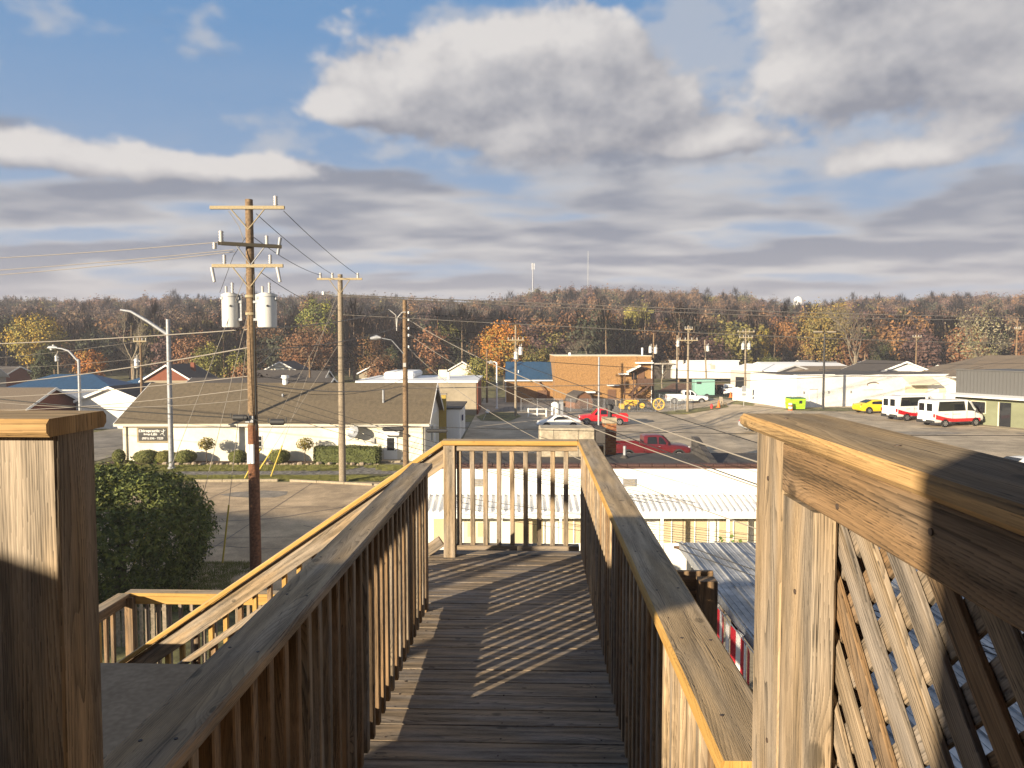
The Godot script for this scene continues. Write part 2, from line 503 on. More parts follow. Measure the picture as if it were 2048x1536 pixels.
func sky_picture() -> Image:
	var W := SKY_W
	var H := W / 2
	var im := Image.create(W, H, false, Image.FORMAT_RGBF)
	im.fill(Color(0.22, 0.19, 0.155))
	var flat := FastNoiseLite.new(); flat.seed = 9; flat.frequency = 1.0; flat.fractal_octaves = 5; flat.fractal_gain = 0.5
	var puff := FastNoiseLite.new(); puff.seed = 31; puff.frequency = 1.0; puff.fractal_octaves = 5; puff.fractal_gain = 0.5
	var heaps := cloud_heaps()
	var top := H / 2
	for j in top + 1:
		var el := 90.0 - (j + 0.5) * 180.0 / H
		var step := 1 if el < 30.0 else (3 if el < 50.0 else 6)
		if step > 1 and j % step != 0: continue
		var er := deg_to_rad(el)
		var se := sin(er)
		var ce := cos(er)
		var blue := Color(0.46, 0.57, 0.71).lerp(Color(0.15, 0.36, 0.68), pow(clampf(el / 22.0, 0, 1), 0.8)).lerp(Color(0.09, 0.21, 0.45), soft(26.0, 70.0, el))
		var near := []
		for q in heaps:
			if absf(el - q[1]) < q[3] * 2.1 + 1.5: near.append(q)
		for i in range(0, W, step):
			var az := (i + 0.5) * 360.0 / W
			if az > 180.0: az -= 360.0
			var ar := deg_to_rad(az)
			var c := blue
			# a broken sheet of low cloud seen in perspective
			var k := 1.0 / (se + 0.085)
			var px := sin(ar) * ce * k
			var pz := cos(ar) * ce * k
			var d := flat.get_noise_2d(px * 0.50 + 3.1, pz * 0.80 - 1.7)
			var d2 := flat.get_noise_2d(px * 0.50 + 3.1 - 0.13, pz * 0.80 - 1.7 - 0.26)
			# thin veil
			c = c.lerp(Color(0.60, 0.64, 0.70), clampf(0.22 + d * 1.1, 0.0, 0.6) * soft(26.0, 11.0, el + az * -0.22))
			var cover := -0.03 + 0.37 * soft(14.5, 8.0, el) - 0.46 * soft(14.5, 18.5, el) + 0.56 * soft(27.0, 42.0, el)
			var a := soft(-0.14, 0.26, d + cover)
			var lit := clampf(0.46 + (d2 - d) * 1.25 - d * 0.5, 0.0, 1.0)
			c = c.lerp(Color(0.26, 0.305, 0.40).lerp(Color(0.75, 0.74, 0.74), lit), a * 0.95)
			# wisps between the heaps
			var wisp := flat.get_noise_2d(az * 0.075 + 9.0, el * 0.16 + 4.0) + 0.35 * flat.get_noise_2d(az * 0.3, el * 0.5)
			c = c.lerp(Color(0.66, 0.68, 0.72), 0.62 * soft(-0.08, 0.50, wisp + 0.06 + clampf(az, -30.0, 12.0) * 0.013) * soft(9.0, 13.0, el))
			# heaped clouds standing in front of it
			if near.size() > 0:
				var body := heap_mass(near, az, el, puff)
				var ha := soft(0.26, 0.66, body)
				if ha > 0.0:
					var over := heap_mass(near, az - 1.6, el + 1.5, puff)
					var glow := clampf(0.50 + (body - over) * 0.85 - soft(0.8, 1.5, body) * 0.10, 0.0, 1.0)
					c = c.lerp(Color(0.31, 0.335, 0.405).lerp(Color(0.90, 0.87, 0.85), glow), ha * 0.97)
			# the far base of the weather, low over the ridge
			c = c.lerp(Color(0.30, 0.335, 0.415), 0.66 * soft(6.0, 2.6, el) * (0.8 + 0.5 * d))
			for s in step:
				if i + s < W:
					for r in step:
						if j + r <= top: im.set_pixel(i + s, j + r, c)
	return im


# ---------------------------------------------------------------- land
const RIDGE := [[-900, 604], [-400, 605], [0, 603], [250, 600], [420, 598], [560, 594], [650, 590], [800, 598], [900, 605], [1000, 600], [1080, 587], [1200, 579], [1300, 584], [1450, 592], [1520, 600], [1560, 611], [1640, 611], [1700, 600], [1800, 602], [1900, 594], [2048, 598], [2500, 602], [3200, 605]]
var hill_noise := FastNoiseLite.new()

func ridge_height(slope: float) -> float:
	var px := 1024.0 + 1480.0 * slope
	var y := 600.0
	for k in RIDGE.size() - 1:
		if px >= RIDGE[k][0] and px <= RIDGE[k + 1][0]:
			y = lerpf(RIDGE[k][1], RIDGE[k + 1][1], (px - RIDGE[k][0]) / float(RIDGE[k + 1][0] - RIDGE[k][0]))
	return 8.8 + (690.0 - y) / 1480.0 * 520.0 - 14.0

func land(x: float, d: float) -> float:
	var h := 1.5 * clampf((x - 22.0) / 9.0, 0, 1) * clampf((130.0 - d) / 30.0, 0, 1) * clampf((d - 20.0) / 30.0, 0, 1)
	if d > 150.0:
		h += ridge_height(x / d) * pow(smoothstep(150.0, 520.0, d), 1.15) * (1.0 if d < 540.0 else clampf(1.0 - (d - 540.0) / 900.0, 0.3, 1.0))
		h += hill_noise.get_noise_2d(x * 0.012, d * 0.012) * 3.0 * smoothstep(170.0, 300.0, d)
	return h

func grid(xs: Array, ds: Array, up: float) -> ArrayMesh:
	var mb := MB.new()
	var p := []
	for d in ds:
		var row := []
		for x in xs: row.append(Vector3(x, land(x, d) + up, -d))
		p.append(row)
	for j in ds.size() - 1:
		for i in xs.size() - 1:
			mb.quad(p[j][i], p[j][i + 1], p[j + 1][i + 1], p[j + 1][i], Vector3.UP)
	return mb.mesh()

func steps(a: float, b: float, s: float) -> Array:
	var out := []
	var x := a
	while x < b - 0.001:
		out.append(x); x += s
	out.append(b)
	return out

# a sheet of ground cover over x0..x1 and from d0 to d1 away, following the land
func sheet(called: String, x0: float, x1: float, d0: float, d1: float, up: float, m: Material) -> MeshInstance3D:
	var xs := [x0]
	for x in [22.0, 25.0, 28.0, 31.0]:
		if x > x0 and x < x1: xs.append(x)
	xs.append(x1)
	var ds := [d0]
	for d in [50.0, 100.0, 110.0, 120.0, 130.0]:
		if d > d0 and d < d1: ds.append(d)
	ds.append(d1)
	return struct(called, grid(xs, ds, up), m)

# a patch with a wavering edge (points x, d), fanned from its middle
func patch(called: String, outline: Array, up: float, m: Material) -> MeshInstance3D:
	var poly := PackedVector2Array()
	for k in outline.size():
		var a: Vector2 = outline[k]
		var b: Vector2 = outline[(k + 1) % outline.size()]
		var nseg := maxi(1, int(a.distance_to(b) / 1.2))
		for s in nseg:
			var q := a.lerp(b, float(s) / nseg)
			var jit := hill_noise.get_noise_2d(q.x * 3.0, q.y * 3.0) * 0.25
			poly.append(q + Vector2(jit, jit * 0.7))
	var ix := Geometry2D.triangulate_polygon(poly)
	var mb := MB.new()
	for k in range(0, ix.size(), 3):
		var t := []
		for s in 3: t.append(Vector3(poly[ix[k + s]].x, land(poly[ix[k + s]].x, poly[ix[k + s]].y) + up, -poly[ix[k + s]].y))
		mb.tri(t[0], t[1], t[2], Vector3.UP)
	return struct(called, mb.mesh(), m)

func make_land() -> void:
	hill_noise.seed = 4
	var xs := steps(-1100, -110, 22) 
	xs.pop_back()
	xs.append_array(steps(-110, 22, 6)); xs.pop_back()
	xs.append_array(steps(22, 31, 3)); xs.pop_back()
	xs.append_array(steps(31, 121, 6)); xs.pop_back()
	xs.append_array(steps(121, 1100, 22))
	var ds := steps(-120, 20, 14)
	ds.pop_back()
	ds.append_array(steps(20, 150, 10)); ds.pop_back()
	ds.append_array(steps(150, 700, 14)); ds.pop_back()
	ds.append_array(steps(700, 1900, 100))
	struct("ground", grid(xs, ds, 0.0), M.turf)
	sheet("car_park", -4.6, 78, 34, 99, 0.03, M.asphalt_old)
	sheet("street", -4.6, 30, 99.02, 122, 0.03, M.asphalt_old)
	sheet("side_road", -42, -31.5, 22, 150, 0.03, M.asphalt_road)
	sheet("cross_road", -110, -42.02, 62, 70, 0.03, M.asphalt_road)
	sheet("back_street", -31.3, -4.7, 66, 84, 0.03, M.asphalt_road)
	sheet("concrete_lot", -22, -4.7, 25, 47.0, 0.03, M.concrete_lot)
	sheet("yard", 4.5, 22, 9, 27.2, 0.02, M.kerb)
	patch("gravel_path", [Vector2(-23, 49.4), Vector2(-16, 49.2), Vector2(-10, 50.0), Vector2(-5, 49.4), Vector2(-4.8, 55.2), Vector2(-8.2, 55.3), Vector2(-11, 52.8), Vector2(-17, 51.2), Vector2(-23, 51.0)], 0.03, M.gravel)
	patch("mulch_bed", [Vector2(-30.4, 53.9), Vector2(-20, 54.1), Vector2(-10.2, 54.0), Vector2(-9.9, 55.6), Vector2(-30.4, 55.7)], 0.04, M.mulch)
	patch("red_bank", [Vector2(27, 138), Vector2(48, 136), Vector2(58, 150), Vector2(60, 163), Vector2(36, 166)], 0.12, M.red_dirt)
	patch("dirt_strip", [Vector2(-2.5, 97), Vector2(19, 96), Vector2(20, 104.5), Vector2(-1, 104.5)], 0.06, M.gravel)
	patch("grass_island", [Vector2(-3.6, 85.5), Vector2(-0.2, 85), Vector2(1.2, 90.5), Vector2(0.5, 96), Vector2(-3.0, 96), Vector2(-4.3, 90)], 0.07, M.turf)
	patch("grass_verge", [Vector2(19.2, 93.2), Vector2(27.5, 93.5), Vector2(28, 96.6), Vector2(21, 98.0), Vector2(18.8, 96.0)], 0.07, M.turf)
	patch("wall_verge", [Vector2(28.5, 97), Vector2(31.2, 82.2), Vector2(36, 80.6), Vector2(52, 84.5), Vector2(52, 85.8), Vector2(33, 85.2), Vector2(30.2, 99)], 0.07, M.turf)
	# kerbs at the top of the sloping lot
	for q in [[-20.4, -15.1, 47.2, 47.4], [-14.3, -8.7, 47.3, 45.9], [-8.6, -5.0, 45.85, 45.0]]:
		var t := thing("concrete_kerb", ["pale concrete kerb behind the tall brown pole", "pale concrete kerb ending at the foot of the bare second pole", "short shaded concrete kerb right of the second pole"][0 if q[0] < -20 else (1 if q[0] < -10 else 2)], "kerb", Vector3(q[0], 0, -q[2]), 0.0, "kerbs of the concrete lot")
		var a := Vector3(q[0], 0.07, -q[2])
		var b := Vector3(q[1], 0.07, -q[3])
		var n := 3
		var dir := (b - a) / float(n)
		for k in n:
			bx("kerb_block", t, a + dir * (k + 0.5) - t.position, Vector3(dir.length() - 0.02, 0.18, 0.2), M.kerb, Basis.looking_at(dir.normalized().cross(Vector3.UP), Vector3.UP), 0.02)


# ---------------------------------------------------------------- growth
func leaf(mb: MB, at: Vector3, out: Vector3, size: float, r: RandomNumberGenerator, long := 1.0) -> void:
	var nrm := (out + Vector3(r.randf_range(-1, 1), r.randf_range(-0.6, 1), r.randf_range(-1, 1)) * 0.9).normalized()
	var a := nrm.cross(Vector3(r.randf_range(-1, 1), r.randf_range(-1, 1), r.randf_range(-1, 1))).normalized()
	var b := nrm.cross(a)
	a *= size * 0.5 * r.randf_range(0.7, 1.25)
	b *= size * 0.5 * long * r.randf_range(0.7, 1.25)
	var p0 := at - b
	var p1 := at + a * 0.9 + b * 0.1
	var p2 := at + b
	var p3 := at - a * 0.9 - b * 0.1
	mb.put(p0, nrm); mb.put(p2, nrm); mb.put(p1, nrm)
	mb.put(p0, nrm); mb.put(p3, nrm); mb.put(p2, nrm)

# clumps of leaves spread through a crown; h is the height of the tree, w half its width; tones are linear colours
func crown(r: RandomNumberGenerator, h: float, w: float, low: float, clumps: int, each: int, size: float, tones: Array, spread := 1.0) -> ArrayMesh:
	var mb := MB.new()
	var mid := Vector3(0, h * (1.0 + low) * 0.5, 0)
	var half := h * (1.0 - low) * 0.5
	for k in clumps:
		var dir := Vector3(r.randfn(), r.randfn(), r.randfn()).normalized()
		var q := pow(r.randf(), 0.42)
		var at := mid + Vector3(dir.x * w, dir.y * half, dir.z * w) * q * 0.88
		var cr := w * r.randf_range(0.16, 0.32) * spread
		var tone: Color = tones[r.randi() % tones.size()]
		for s in each:
			var o := Vector3(r.randfn(), r.randfn(), r.randfn()) * 0.55
			var g := r.randf_range(0.72, 1.25)
			mb.col = Color(tone.r * g * r.randf_range(0.9, 1.1), tone.g * g, tone.b * g)
			leaf(mb, at + o * cr, (dir * 0.8 + o).normalized(), size, r, 1.2)
	return mb.mesh(true)

func limbs(mb: MB, r: RandomNumberGenerator, at: Vector3, dir: Vector3, length: float, rad: float, level: int, sides: int) -> void:
	var p1 := at + dir * length * 0.5 + Vector3(r.randf_range(-1, 1), 0, r.randf_range(-1, 1)) * length * 0.06
	var p2 := at + dir * length
	mb.tube([at, p1, p2], [rad, rad * 0.8, rad * 0.55], sides, false)
	if level <= 0: return
	var kids := 3 if level > 2 else 4
	for k in kids:
		var f := r.randf_range(0.45, 1.0) if k > 0 else 1.0
		var turn := Vector3(r.randf_range(-1, 1), r.randf_range(-0.1, 0.7), r.randf_range(-1, 1)).normalized()
		var nd := (dir + turn * r.randf_range(0.45, 0.85)).normalized()
		limbs(mb, r, at.lerp(p2, f), nd, length * r.randf_range(0.55, 0.8), rad * 0.52, level - 1, 3)

func bare_mesh(sd: int, h: float, levels: int, rad: float) -> ArrayMesh:
	var r := RandomNumberGenerator.new(); r.seed = sd
	var mb := MB.new()
	limbs(mb, r, Vector3.ZERO, Vector3.UP, h * 0.34, rad, levels, 5)
	return mb.mesh()

func trunk_mesh(sd: int, h: float, rad: float) -> ArrayMesh:
	var r := RandomNumberGenerator.new(); r.seed = sd
	var mb := MB.new()
	mb.tube([Vector3(0, -0.3, 0), Vector3(0.05, h * 0.3, 0), Vector3(0, h * 0.62, 0.05), Vector3(0.1, h * 0.9, 0)], [rad, rad * 0.75, rad * 0.45, rad * 0.1], 6)
	for k in 6:
		var a := r.randf() * TAU
		var y := h * r.randf_range(0.3, 0.6)
		mb.tube([Vector3(0, y, 0), Vector3(cos(a) * h * 0.1, y + h * 0.1, sin(a) * h * 0.1), Vector3(cos(a) * h * 0.2, y + h * 0.24, sin(a) * h * 0.2)], [rad * 0.4, rad * 0.28, rad * 0.08], 4)
	return mb.mesh()

func tree(called: String, label: String, x: float, d: float, h: float, w: float, tones: Array, sd: int, low := 0.25, clumps := 70, each := 26, size := 0.5) -> void:
	var r := RandomNumberGenerator.new(); r.seed = sd
	var t := thing(called, label, "tree", Vector3(x, land(x, d) - 0.1, -d), r.randf() * TAU, "trees among the houses")
	part("trunk", trunk_mesh(sd, h, h * 0.022), M.bark, t)
	part("crown", crown(r, h, w, low, int(clumps * 1.5), int(each * 2.2), size * 0.5, tones, 1.05), M.leaf, t)

func bare_tree(label: String, x: float, d: float, h: float, sd: int, m: Material, levels := 4) -> void:
	var t := thing("bare_tree", label, "tree", Vector3(x, land(x, d) - 0.1, -d), sd * 1.7, "trees among the houses")
	part("trunk", bare_mesh(sd, h, levels, h * 0.022), m, t)

const OLIVE := [Color(0.17, 0.16, 0.03), Color(0.12, 0.12, 0.025), Color(0.22, 0.19, 0.035)]
const GOLD := [Color(0.42, 0.27, 0.025), Color(0.36, 0.25, 0.03), Color(0.25, 0.20, 0.03), Color(0.17, 0.15, 0.03)]
const ORANGE := [Color(0.42, 0.155, 0.025), Color(0.36, 0.13, 0.02), Color(0.30, 0.17, 0.03)]
const RUSSET := [Color(0.19, 0.085, 0.035), Color(0.16, 0.08, 0.035), Color(0.14, 0.08, 0.04)]
const CEDAR := [Color(0.045, 0.055, 0.02), Color(0.03, 0.042, 0.016), Color(0.06, 0.065, 0.02)]
const TWIG := [Color(0.19, 0.13, 0.08), Color(0.16, 0.11, 0.07), Color(0.22, 0.155, 0.095)]

func make_forest() -> void:
	var protos := []
	for k in 3:
		var r := RandomNumberGenerator.new(); r.seed = 200 + k
		var white := [Color(1, 1, 1), Color(0.85, 0.86, 0.8), Color(1.15, 1.1, 1.0)]
		protos.append(crown(r, 12.5, [4.8, 5.6, 4.2][k], 0.12, 80, 18, 0.58, white, 1.05))
	for k in 3:
		# leafless crowns: upright slivers of twig round a few limbs
		var r2 := RandomNumberGenerator.new(); r2.seed = 300 + k
		var mb := MB.new()
		mb.tube([Vector3(0, -1, 0), Vector3(0.1, 5, 0), Vector3(0, 12, 0.1)], [0.26, 0.2, 0.05], 4, false)
		for s in 330:
			var a := r2.randf() * TAU
			var q := sqrt(r2.randf())
			var y := r2.randf_range(4.0, 13.5)
			var wid: float = [3.4, 3.0, 4.0][k] * sin(clampf((y - 2.5) / 11.5, 0, 1) * PI * 0.94 + 0.1)
			var at := Vector3(cos(a) * q * wid, y, sin(a) * q * wid)
			var dir := (Vector3(at.x, 3.2 + r2.randf() * 2.0, at.z) + Vector3(r2.randfn(), r2.randfn() * 0.5, r2.randfn())).normalized()
			var side := dir.cross(Vector3(r2.randfn(), r2.randfn(), r2.randfn())).normalized()
			var l := r2.randf_range(0.9, 2.1)
			var wd := r2.randf_range(0.04, 0.10)
			var nn := dir.cross(side).normalized()
			var gg := r2.randf_range(0.7, 1.3)
			mb.col = Color(gg, gg, gg)
			mb.put(at - dir * l * 0.5 - side * wd, nn); mb.put(at + dir * l, nn); mb.put(at - dir * l * 0.5 + side * wd, nn)
		protos.append(mb.mesh(true))
	var lists := [[], [], [], [], [], []]
	var tints := [[], [], [], [], [], []]
	var r := RandomNumberGenerator.new(); r.seed = 42
	var kinds := FastNoiseLite.new(); kinds.seed = 8; kinds.frequency = 0.012
	var d := 172.0
	while d < 610.0:
		var x := -d * 0.95
		var gap := 4.6 if d < 420.0 else 4.2
		while x < d * 0.95:
			var px := x + r.randf_range(-2, 2)
			var pd := d + r.randf_range(-3, 3)
			x += gap * r.randf_range(0.8, 1.2)
			# houses and yards keep the first slopes open
			if pd < 235.0 and r.randf() < 0.72 * (1.0 - (pd - 172.0) / 63.0): continue
			var f := r.randf()
			var n := kinds.get_noise_2d(px, pd * 1.4)
			var col: Color
			var k := 0
			var east: float = clampf(px / pd / 0.3, -1, 1)
			if f < 0.56 - n * 0.3:
				col = TWIG[r.randi() % 3]; k = 3 + r.randi() % 3
			elif f < 0.70:
				col = RUSSET[r.randi() % 3]; k = r.randi() % 3 + (3 if r.randf() < 0.3 else 0)
			elif f < 0.80 + n * 0.15:
				col = Color(0.105, 0.055, 0.045); k = r.randi() % 3
			elif f < 0.88 - east * 0.04:
				col = Color(0.045, 0.05, 0.022); k = r.randi() % 3
			elif f < 0.95:
				col = Color(0.20, 0.10, 0.035); k = r.randi() % 3
			else:
				col = Color(0.17, 0.145, 0.035); k = r.randi() % 3
			# cloud shadow on the middle of the ridge, put into darker tree colours
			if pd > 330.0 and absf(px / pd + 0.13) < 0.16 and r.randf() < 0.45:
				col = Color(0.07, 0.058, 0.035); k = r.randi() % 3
			if pd > 225.0 and k > 2 and r.randf() < (0.6 if pd < 400.0 else 0.9):
				k -= 3
				col = Color(col.r * 0.72, col.g * 0.62, col.b * 0.56)
			var sc := r.randf_range(0.75, 1.25) if pd < 440.0 else r.randf_range(0.85, 1.1)
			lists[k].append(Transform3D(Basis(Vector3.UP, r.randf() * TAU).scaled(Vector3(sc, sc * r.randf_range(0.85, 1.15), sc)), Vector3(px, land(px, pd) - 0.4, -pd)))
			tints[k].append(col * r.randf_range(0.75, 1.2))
		d += 6.0 if d < 420.0 else 7.5
	for k in 6:
		var mm := MultiMesh.new()
		mm.transform_format = MultiMesh.TRANSFORM_3D
		mm.use_colors = true
		mm.mesh = protos[k]
		mm.instance_count = lists[k].size()
		for i in lists[k].size():
			mm.set_instance_transform(i, lists[k][i])
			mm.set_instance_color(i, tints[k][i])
		var o := MultiMeshInstance3D.new()
		o.name = numbered("autumn_wood")
		o.multimesh = mm
		o.material_override = M.leaf
		add_child(o, true)
		o.set_meta("kind", "stuff")
		tag(o, ["brown and russet leafy trees massed on the far ridge", "broad leafy autumn trees massed on the far ridge", "slim leafy autumn trees massed on the far ridge", "leafless grey brown trees massed on the far ridge", "narrow leafless trees massed on the far ridge", "wide leafless trees massed on the far ridge"][k], "wood", "woods on the ridge")

func make_trees() -> void:
	tree("yellow_tree", "round golden yellow tree at the far left below the ridge", -109, 170, 16.5, 6.4, GOLD, 1, 0.2, 90, 30, 0.75)
	tree("evergreen_tree", "dark green tree at the left edge beside the golden tree", -136, 198, 17, 5.0, CEDAR, 2, 0.12, 70, 26, 0.8)
	tree("evergreen_tree", "dark cedar behind the left street lamp", -82, 130, 9.0, 2.6, CEDAR, 3, 0.05, 60, 26, 0.5)
	tree("orange_tree", "small bright orange tree right of the left street lamp", -85.5, 150, 9.0, 3.2, ORANGE, 4, 0.1, 60, 24, 0.6)
	bare_tree("tall leafless tree behind the street lamp with the long arm", -82, 160, 17, 5, M.bark_pale, 5)
	bare_tree("leafless pale tree behind the small utility pole at left", -76, 150, 11, 8, M.bark_pale, 4)
	tree("olive_tree", "yellowish olive tree left of the tall transformer pole", -57.5, 140, 9.8, 3.2, OLIVE, 6, 0.08, 60, 24, 0.6)
	tree("olive_tree", "tall bright olive green tree behind the second pole", -52.5, 200, 21, 5.6, [Color(0.20, 0.20, 0.03), Color(0.15, 0.16, 0.025), Color(0.10, 0.115, 0.025)], 7, 0.25, 100, 28, 0.9)
	tree("russet_tree", "wide rusty brown tree low behind the second pole", -46, 170, 14, 7.0, RUSSET, 9, 0.1, 90, 24, 0.8)
	tree("evergreen_tree", "small dark conical evergreen left of the third pole", -28, 170, 9.0, 2.3, CEDAR, 10, 0.04, 55, 24, 0.6)
	tree("russet_tree", "rusty orange tree left of the small dark evergreen", -34, 175, 12, 4.4, [Color(0.25, 0.12, 0.035), Color(0.2, 0.1, 0.035), Color(0.15, 0.11, 0.03)], 11, 0.1, 70, 24, 0.7)
	tree("olive_tree", "olive tree right of the third pole beyond the white roof", -17, 190, 14, 5.4, OLIVE, 12, 0.1, 80, 24, 0.8)
	tree("orange_tree", "big orange maple rising left of the blue roof", -1.6, 150, 14.2, 5.2, [Color(0.45, 0.17, 0.025), Color(0.38, 0.15, 0.02), Color(0.36, 0.2, 0.03), Color(0.22, 0.17, 0.03)], 13, 0.12, 100, 30, 0.65)
	tree("olive_tree", "olive green bush tree just behind the blue roof", 5.0, 140, 8.8, 3.6, [Color(0.11, 0.10, 0.025), Color(0.14, 0.11, 0.025), Color(0.08, 0.08, 0.022)], 14, 0.05, 60, 24, 0.6)
	bare_tree("spreading leafless tree above the left end of the brick building", 14.5, 152, 13, 15, M.bark_pale, 5)
	tree("yellow_tree", "thin pale yellow tree above the brick building", 37, 228, 20, 3.4, [Color(0.36, 0.31, 0.07), Color(0.28, 0.25, 0.05)], 16, 0.35, 40, 20, 0.8)
	tree("yellow_tree", "second thin pale yellow tree right of the first", 42, 232, 19.5, 2.8, [Color(0.36, 0.31, 0.07), Color(0.28, 0.25, 0.05)], 17, 0.4, 34, 18, 0.8)
	tree("orange_tree", "rusty orange tree behind the top of the fire stairs", 44, 215, 14, 4.6, [Color(0.28, 0.12, 0.03), Color(0.22, 0.1, 0.03)], 18, 0.1, 70, 24, 0.8)
	tree("yellow_tree", "narrow bright yellow tree above the grey garage", 64.5, 190, 14.5, 2.2, GOLD, 19, 0.2, 44, 22, 0.6)
	tree("orange_tree", "orange brown tree with pale trunk right of the narrow yellow tree", 70, 192, 16, 4.6, [Color(0.30, 0.13, 0.035), Color(0.24, 0.11, 0.035), Color(0.18, 0.10, 0.04)], 20, 0.3, 46, 20, 0.7)
	bare_tree("large upright leafless tan tree right of the double lamp post", 69.5, 150, 20, 21, M.bark_pale, 5)
	tree("olive_tree", "olive and amber tree behind the large leafless tan tree", 73, 172, 20, 6.5, [Color(0.20, 0.155, 0.04), Color(0.24, 0.16, 0.035), Color(0.15, 0.12, 0.035)], 22, 0.2, 80, 22, 0.8)
	bare_tree("low leafless reddish tree above the white gabled roof", 77, 158, 12, 23, M.bark, 5)
	var r := RandomNumberGenerator.new(); r.seed = 24
	var t := thing("pale_tree", "large pale grey weeping tree above the right end of the town", "tree", Vector3(94.5, 0, -150), 0.4, "trees among the houses")
	part("trunk", bare_mesh(25, 18, 5, 0.36), M.bark_pale, t)
	part("crown", crown(r, 17.4, 6.2, 0.22, 110, 16, 0.34, [Color(0.22, 0.19, 0.125), Color(0.18, 0.165, 0.10), Color(0.17, 0.16, 0.07)], 1.1), M.leaf, t)
	tree("evergreen_tree", "dark green tree behind the small white house at right", 84, 168, 10.5, 3.2, CEDAR, 26, 0.05, 60, 24, 0.6)
	bare_tree("leafless brown tree at the right edge above the brown roof", 104, 148, 11, 27, M.bark, 5)
	tree("hedge_tree", "green bushy tree at the right end of the white mobile home", 55, 158, 6.5, 3.0, [Color(0.10, 0.12, 0.03), Color(0.14, 0.14, 0.03)], 28, 0.03, 50, 22, 0.5)
	tree("russet_tree", "dull brown tree behind the red gabled house", -64, 150, 12, 5.0, RUSSET, 29, 0.1, 70, 22, 0.7)
	tree("russet_tree", "brown tree behind the dark roofs left of the second pole", -43, 150, 11, 4.2, RUSSET, 30, 0.1, 66, 22, 0.7)
	tree("russet_tree", "small brown tree between the dark roofs behind the clinic", -37.5, 104, 6.6, 2.6, RUSSET, 41, 0.05, 60, 22, 0.6)
	tree("olive_tree", "small olive tree left of the cream gabled house", -47, 128, 8.5, 3.0, OLIVE, 42, 0.05, 60, 22, 0.6)
	tree("russet_tree", "small rusty tree before the tan porch house", -24.5, 140, 7.5, 3.2, RUSSET, 43, 0.05, 60, 22, 0.6)
	tree("olive_tree", "small dull green tree right of the cream porch house", -6.0, 140, 7.0, 2.8, OLIVE, 44, 0.05, 60, 22, 0.6)
	tree("evergreen_tree", "dark shrubby evergreen beside the white garage", -38.6, 79, 3.4, 1.6, CEDAR, 45, 0.02, 50, 22, 0.5)
	bare_tree("small leafless tree before the mobile home", 30.5, 150, 8, 46, M.bark_pale, 4)
	tree("olive_tree", "dull olive tree far left above the brick corner building", -118, 150, 10, 4.6, [Color(0.13, 0.10, 0.04), Color(0.1, 0.085, 0.035)], 31, 0.1, 60, 22, 0.7)


# ---------------------------------------------------------------- carpentry
# a sawn board along x (length), y (thickness), z (width), edges eased; the picture of the wood runs along it
func board_mesh(len: float, thk: float, wid: float, ease: float, variant: int, two := false) -> ArrayMesh:
	var key := "%.3f/%.3f/%.3f/%d/%s" % [len, thk, wid, variant, two]
	if board_cache.has(key): return board_cache[key]
	var r := RandomNumberGenerator.new()
	r.seed = hash(key)
	var uo := r.randf_range(0.0, maxf(0.0, 1.0 - len / 4.0))
	var ring := []      # y, z round the section
	var hy := thk * 0.5
	var hz := wid * 0.5
	for q in [[1, -1, 0], [1, 1, 0], [1, 1, 1], [-1, 1, 1], [-1, 1, 0], [-1, -1, 0], [-1, -1, 1], [1, -1, 1]]:
		var y: float = q[0] * (hy - (ease if q[2] == 1 else 0.0))
		var z: float = q[1] * (hz - (ease if q[2] == 0 else 0.0))
		ring.append(Vector2(y, z))
	var tops := MB.new()
	var rest := MB.new()
	var vo := [r.randf_range(0.0, 0.6), r.randf_range(0.0, 0.6), r.randf_range(0.0, 0.6), r.randf_range(0.0, 0.6)]
	for k in 8:
		var a: Vector2 = ring[k]
		var b: Vector2 = ring[(k + 1) % 8]
		var mb := tops if two and k == 0 else rest
		var v0: float = vo[k / 2]
		var l := a.distance_to(b) / 0.5
		if k % 2 == 1: v0 = vo[(k / 2 + 1) % 4]
		mb.quad(Vector3(-len / 2, a.x, a.y), Vector3(len / 2, a.x, a.y), Vector3(len / 2, b.x, b.y), Vector3(-len / 2, b.x, b.y), Vector3(0, a.x + b.x, a.y + b.y) if k % 2 == 1 else Vector3(0, [1, 0, -1, 0][k / 2], [0, 1, 0, -1][k / 2]), Vector2(uo, v0), Vector2(uo + len / 4.0, v0), Vector2(uo + len / 4.0, v0 + l), Vector2(uo, v0 + l))
	for s in [-1.0, 1.0]:
		for k in range(1, 7):
			var p: Vector2 = ring[0]
			var q1: Vector2 = ring[k]
			var q2: Vector2 = ring[k + 1]
			var e := Vector3(s * len / 2, 0, 0)
			var f := []
			for w in [p, q1, q2]: f.append(e + Vector3(0, w.x, w.y))
			var at := rest.v.size()
			rest.tri(f[0], f[1], f[2], Vector3(s, 0, 0))
			for i in 3:
				var w3: Vector3 = rest.v[at + i]
				rest.t[at + i] = Vector2(0.3 + w3.y / 4.0, 0.5 + w3.z / 0.5)
	var am := rest.mesh(false, true)
	if two:
		var arr := tops.mesh(false, true).surface_get_arrays(0)
		am.add_surface_from_arrays(Mesh.PRIMITIVE_TRIANGLES, arr)
	board_cache[key] = am
	return am

# a thing of the deck: base given as (u right, y up, w ahead) in the walkway's own frame
func deck_thing(called: String, label: String, category: String, base: Vector3, group := "") -> Node3D:
	var t := thing(called, label, category, DK * Vector3(base.x, 0, -base.z) + Vector3(0, base.y, 0), -YAW, group)
	t.set_meta("base_point", base)
	return t

var piece := 0

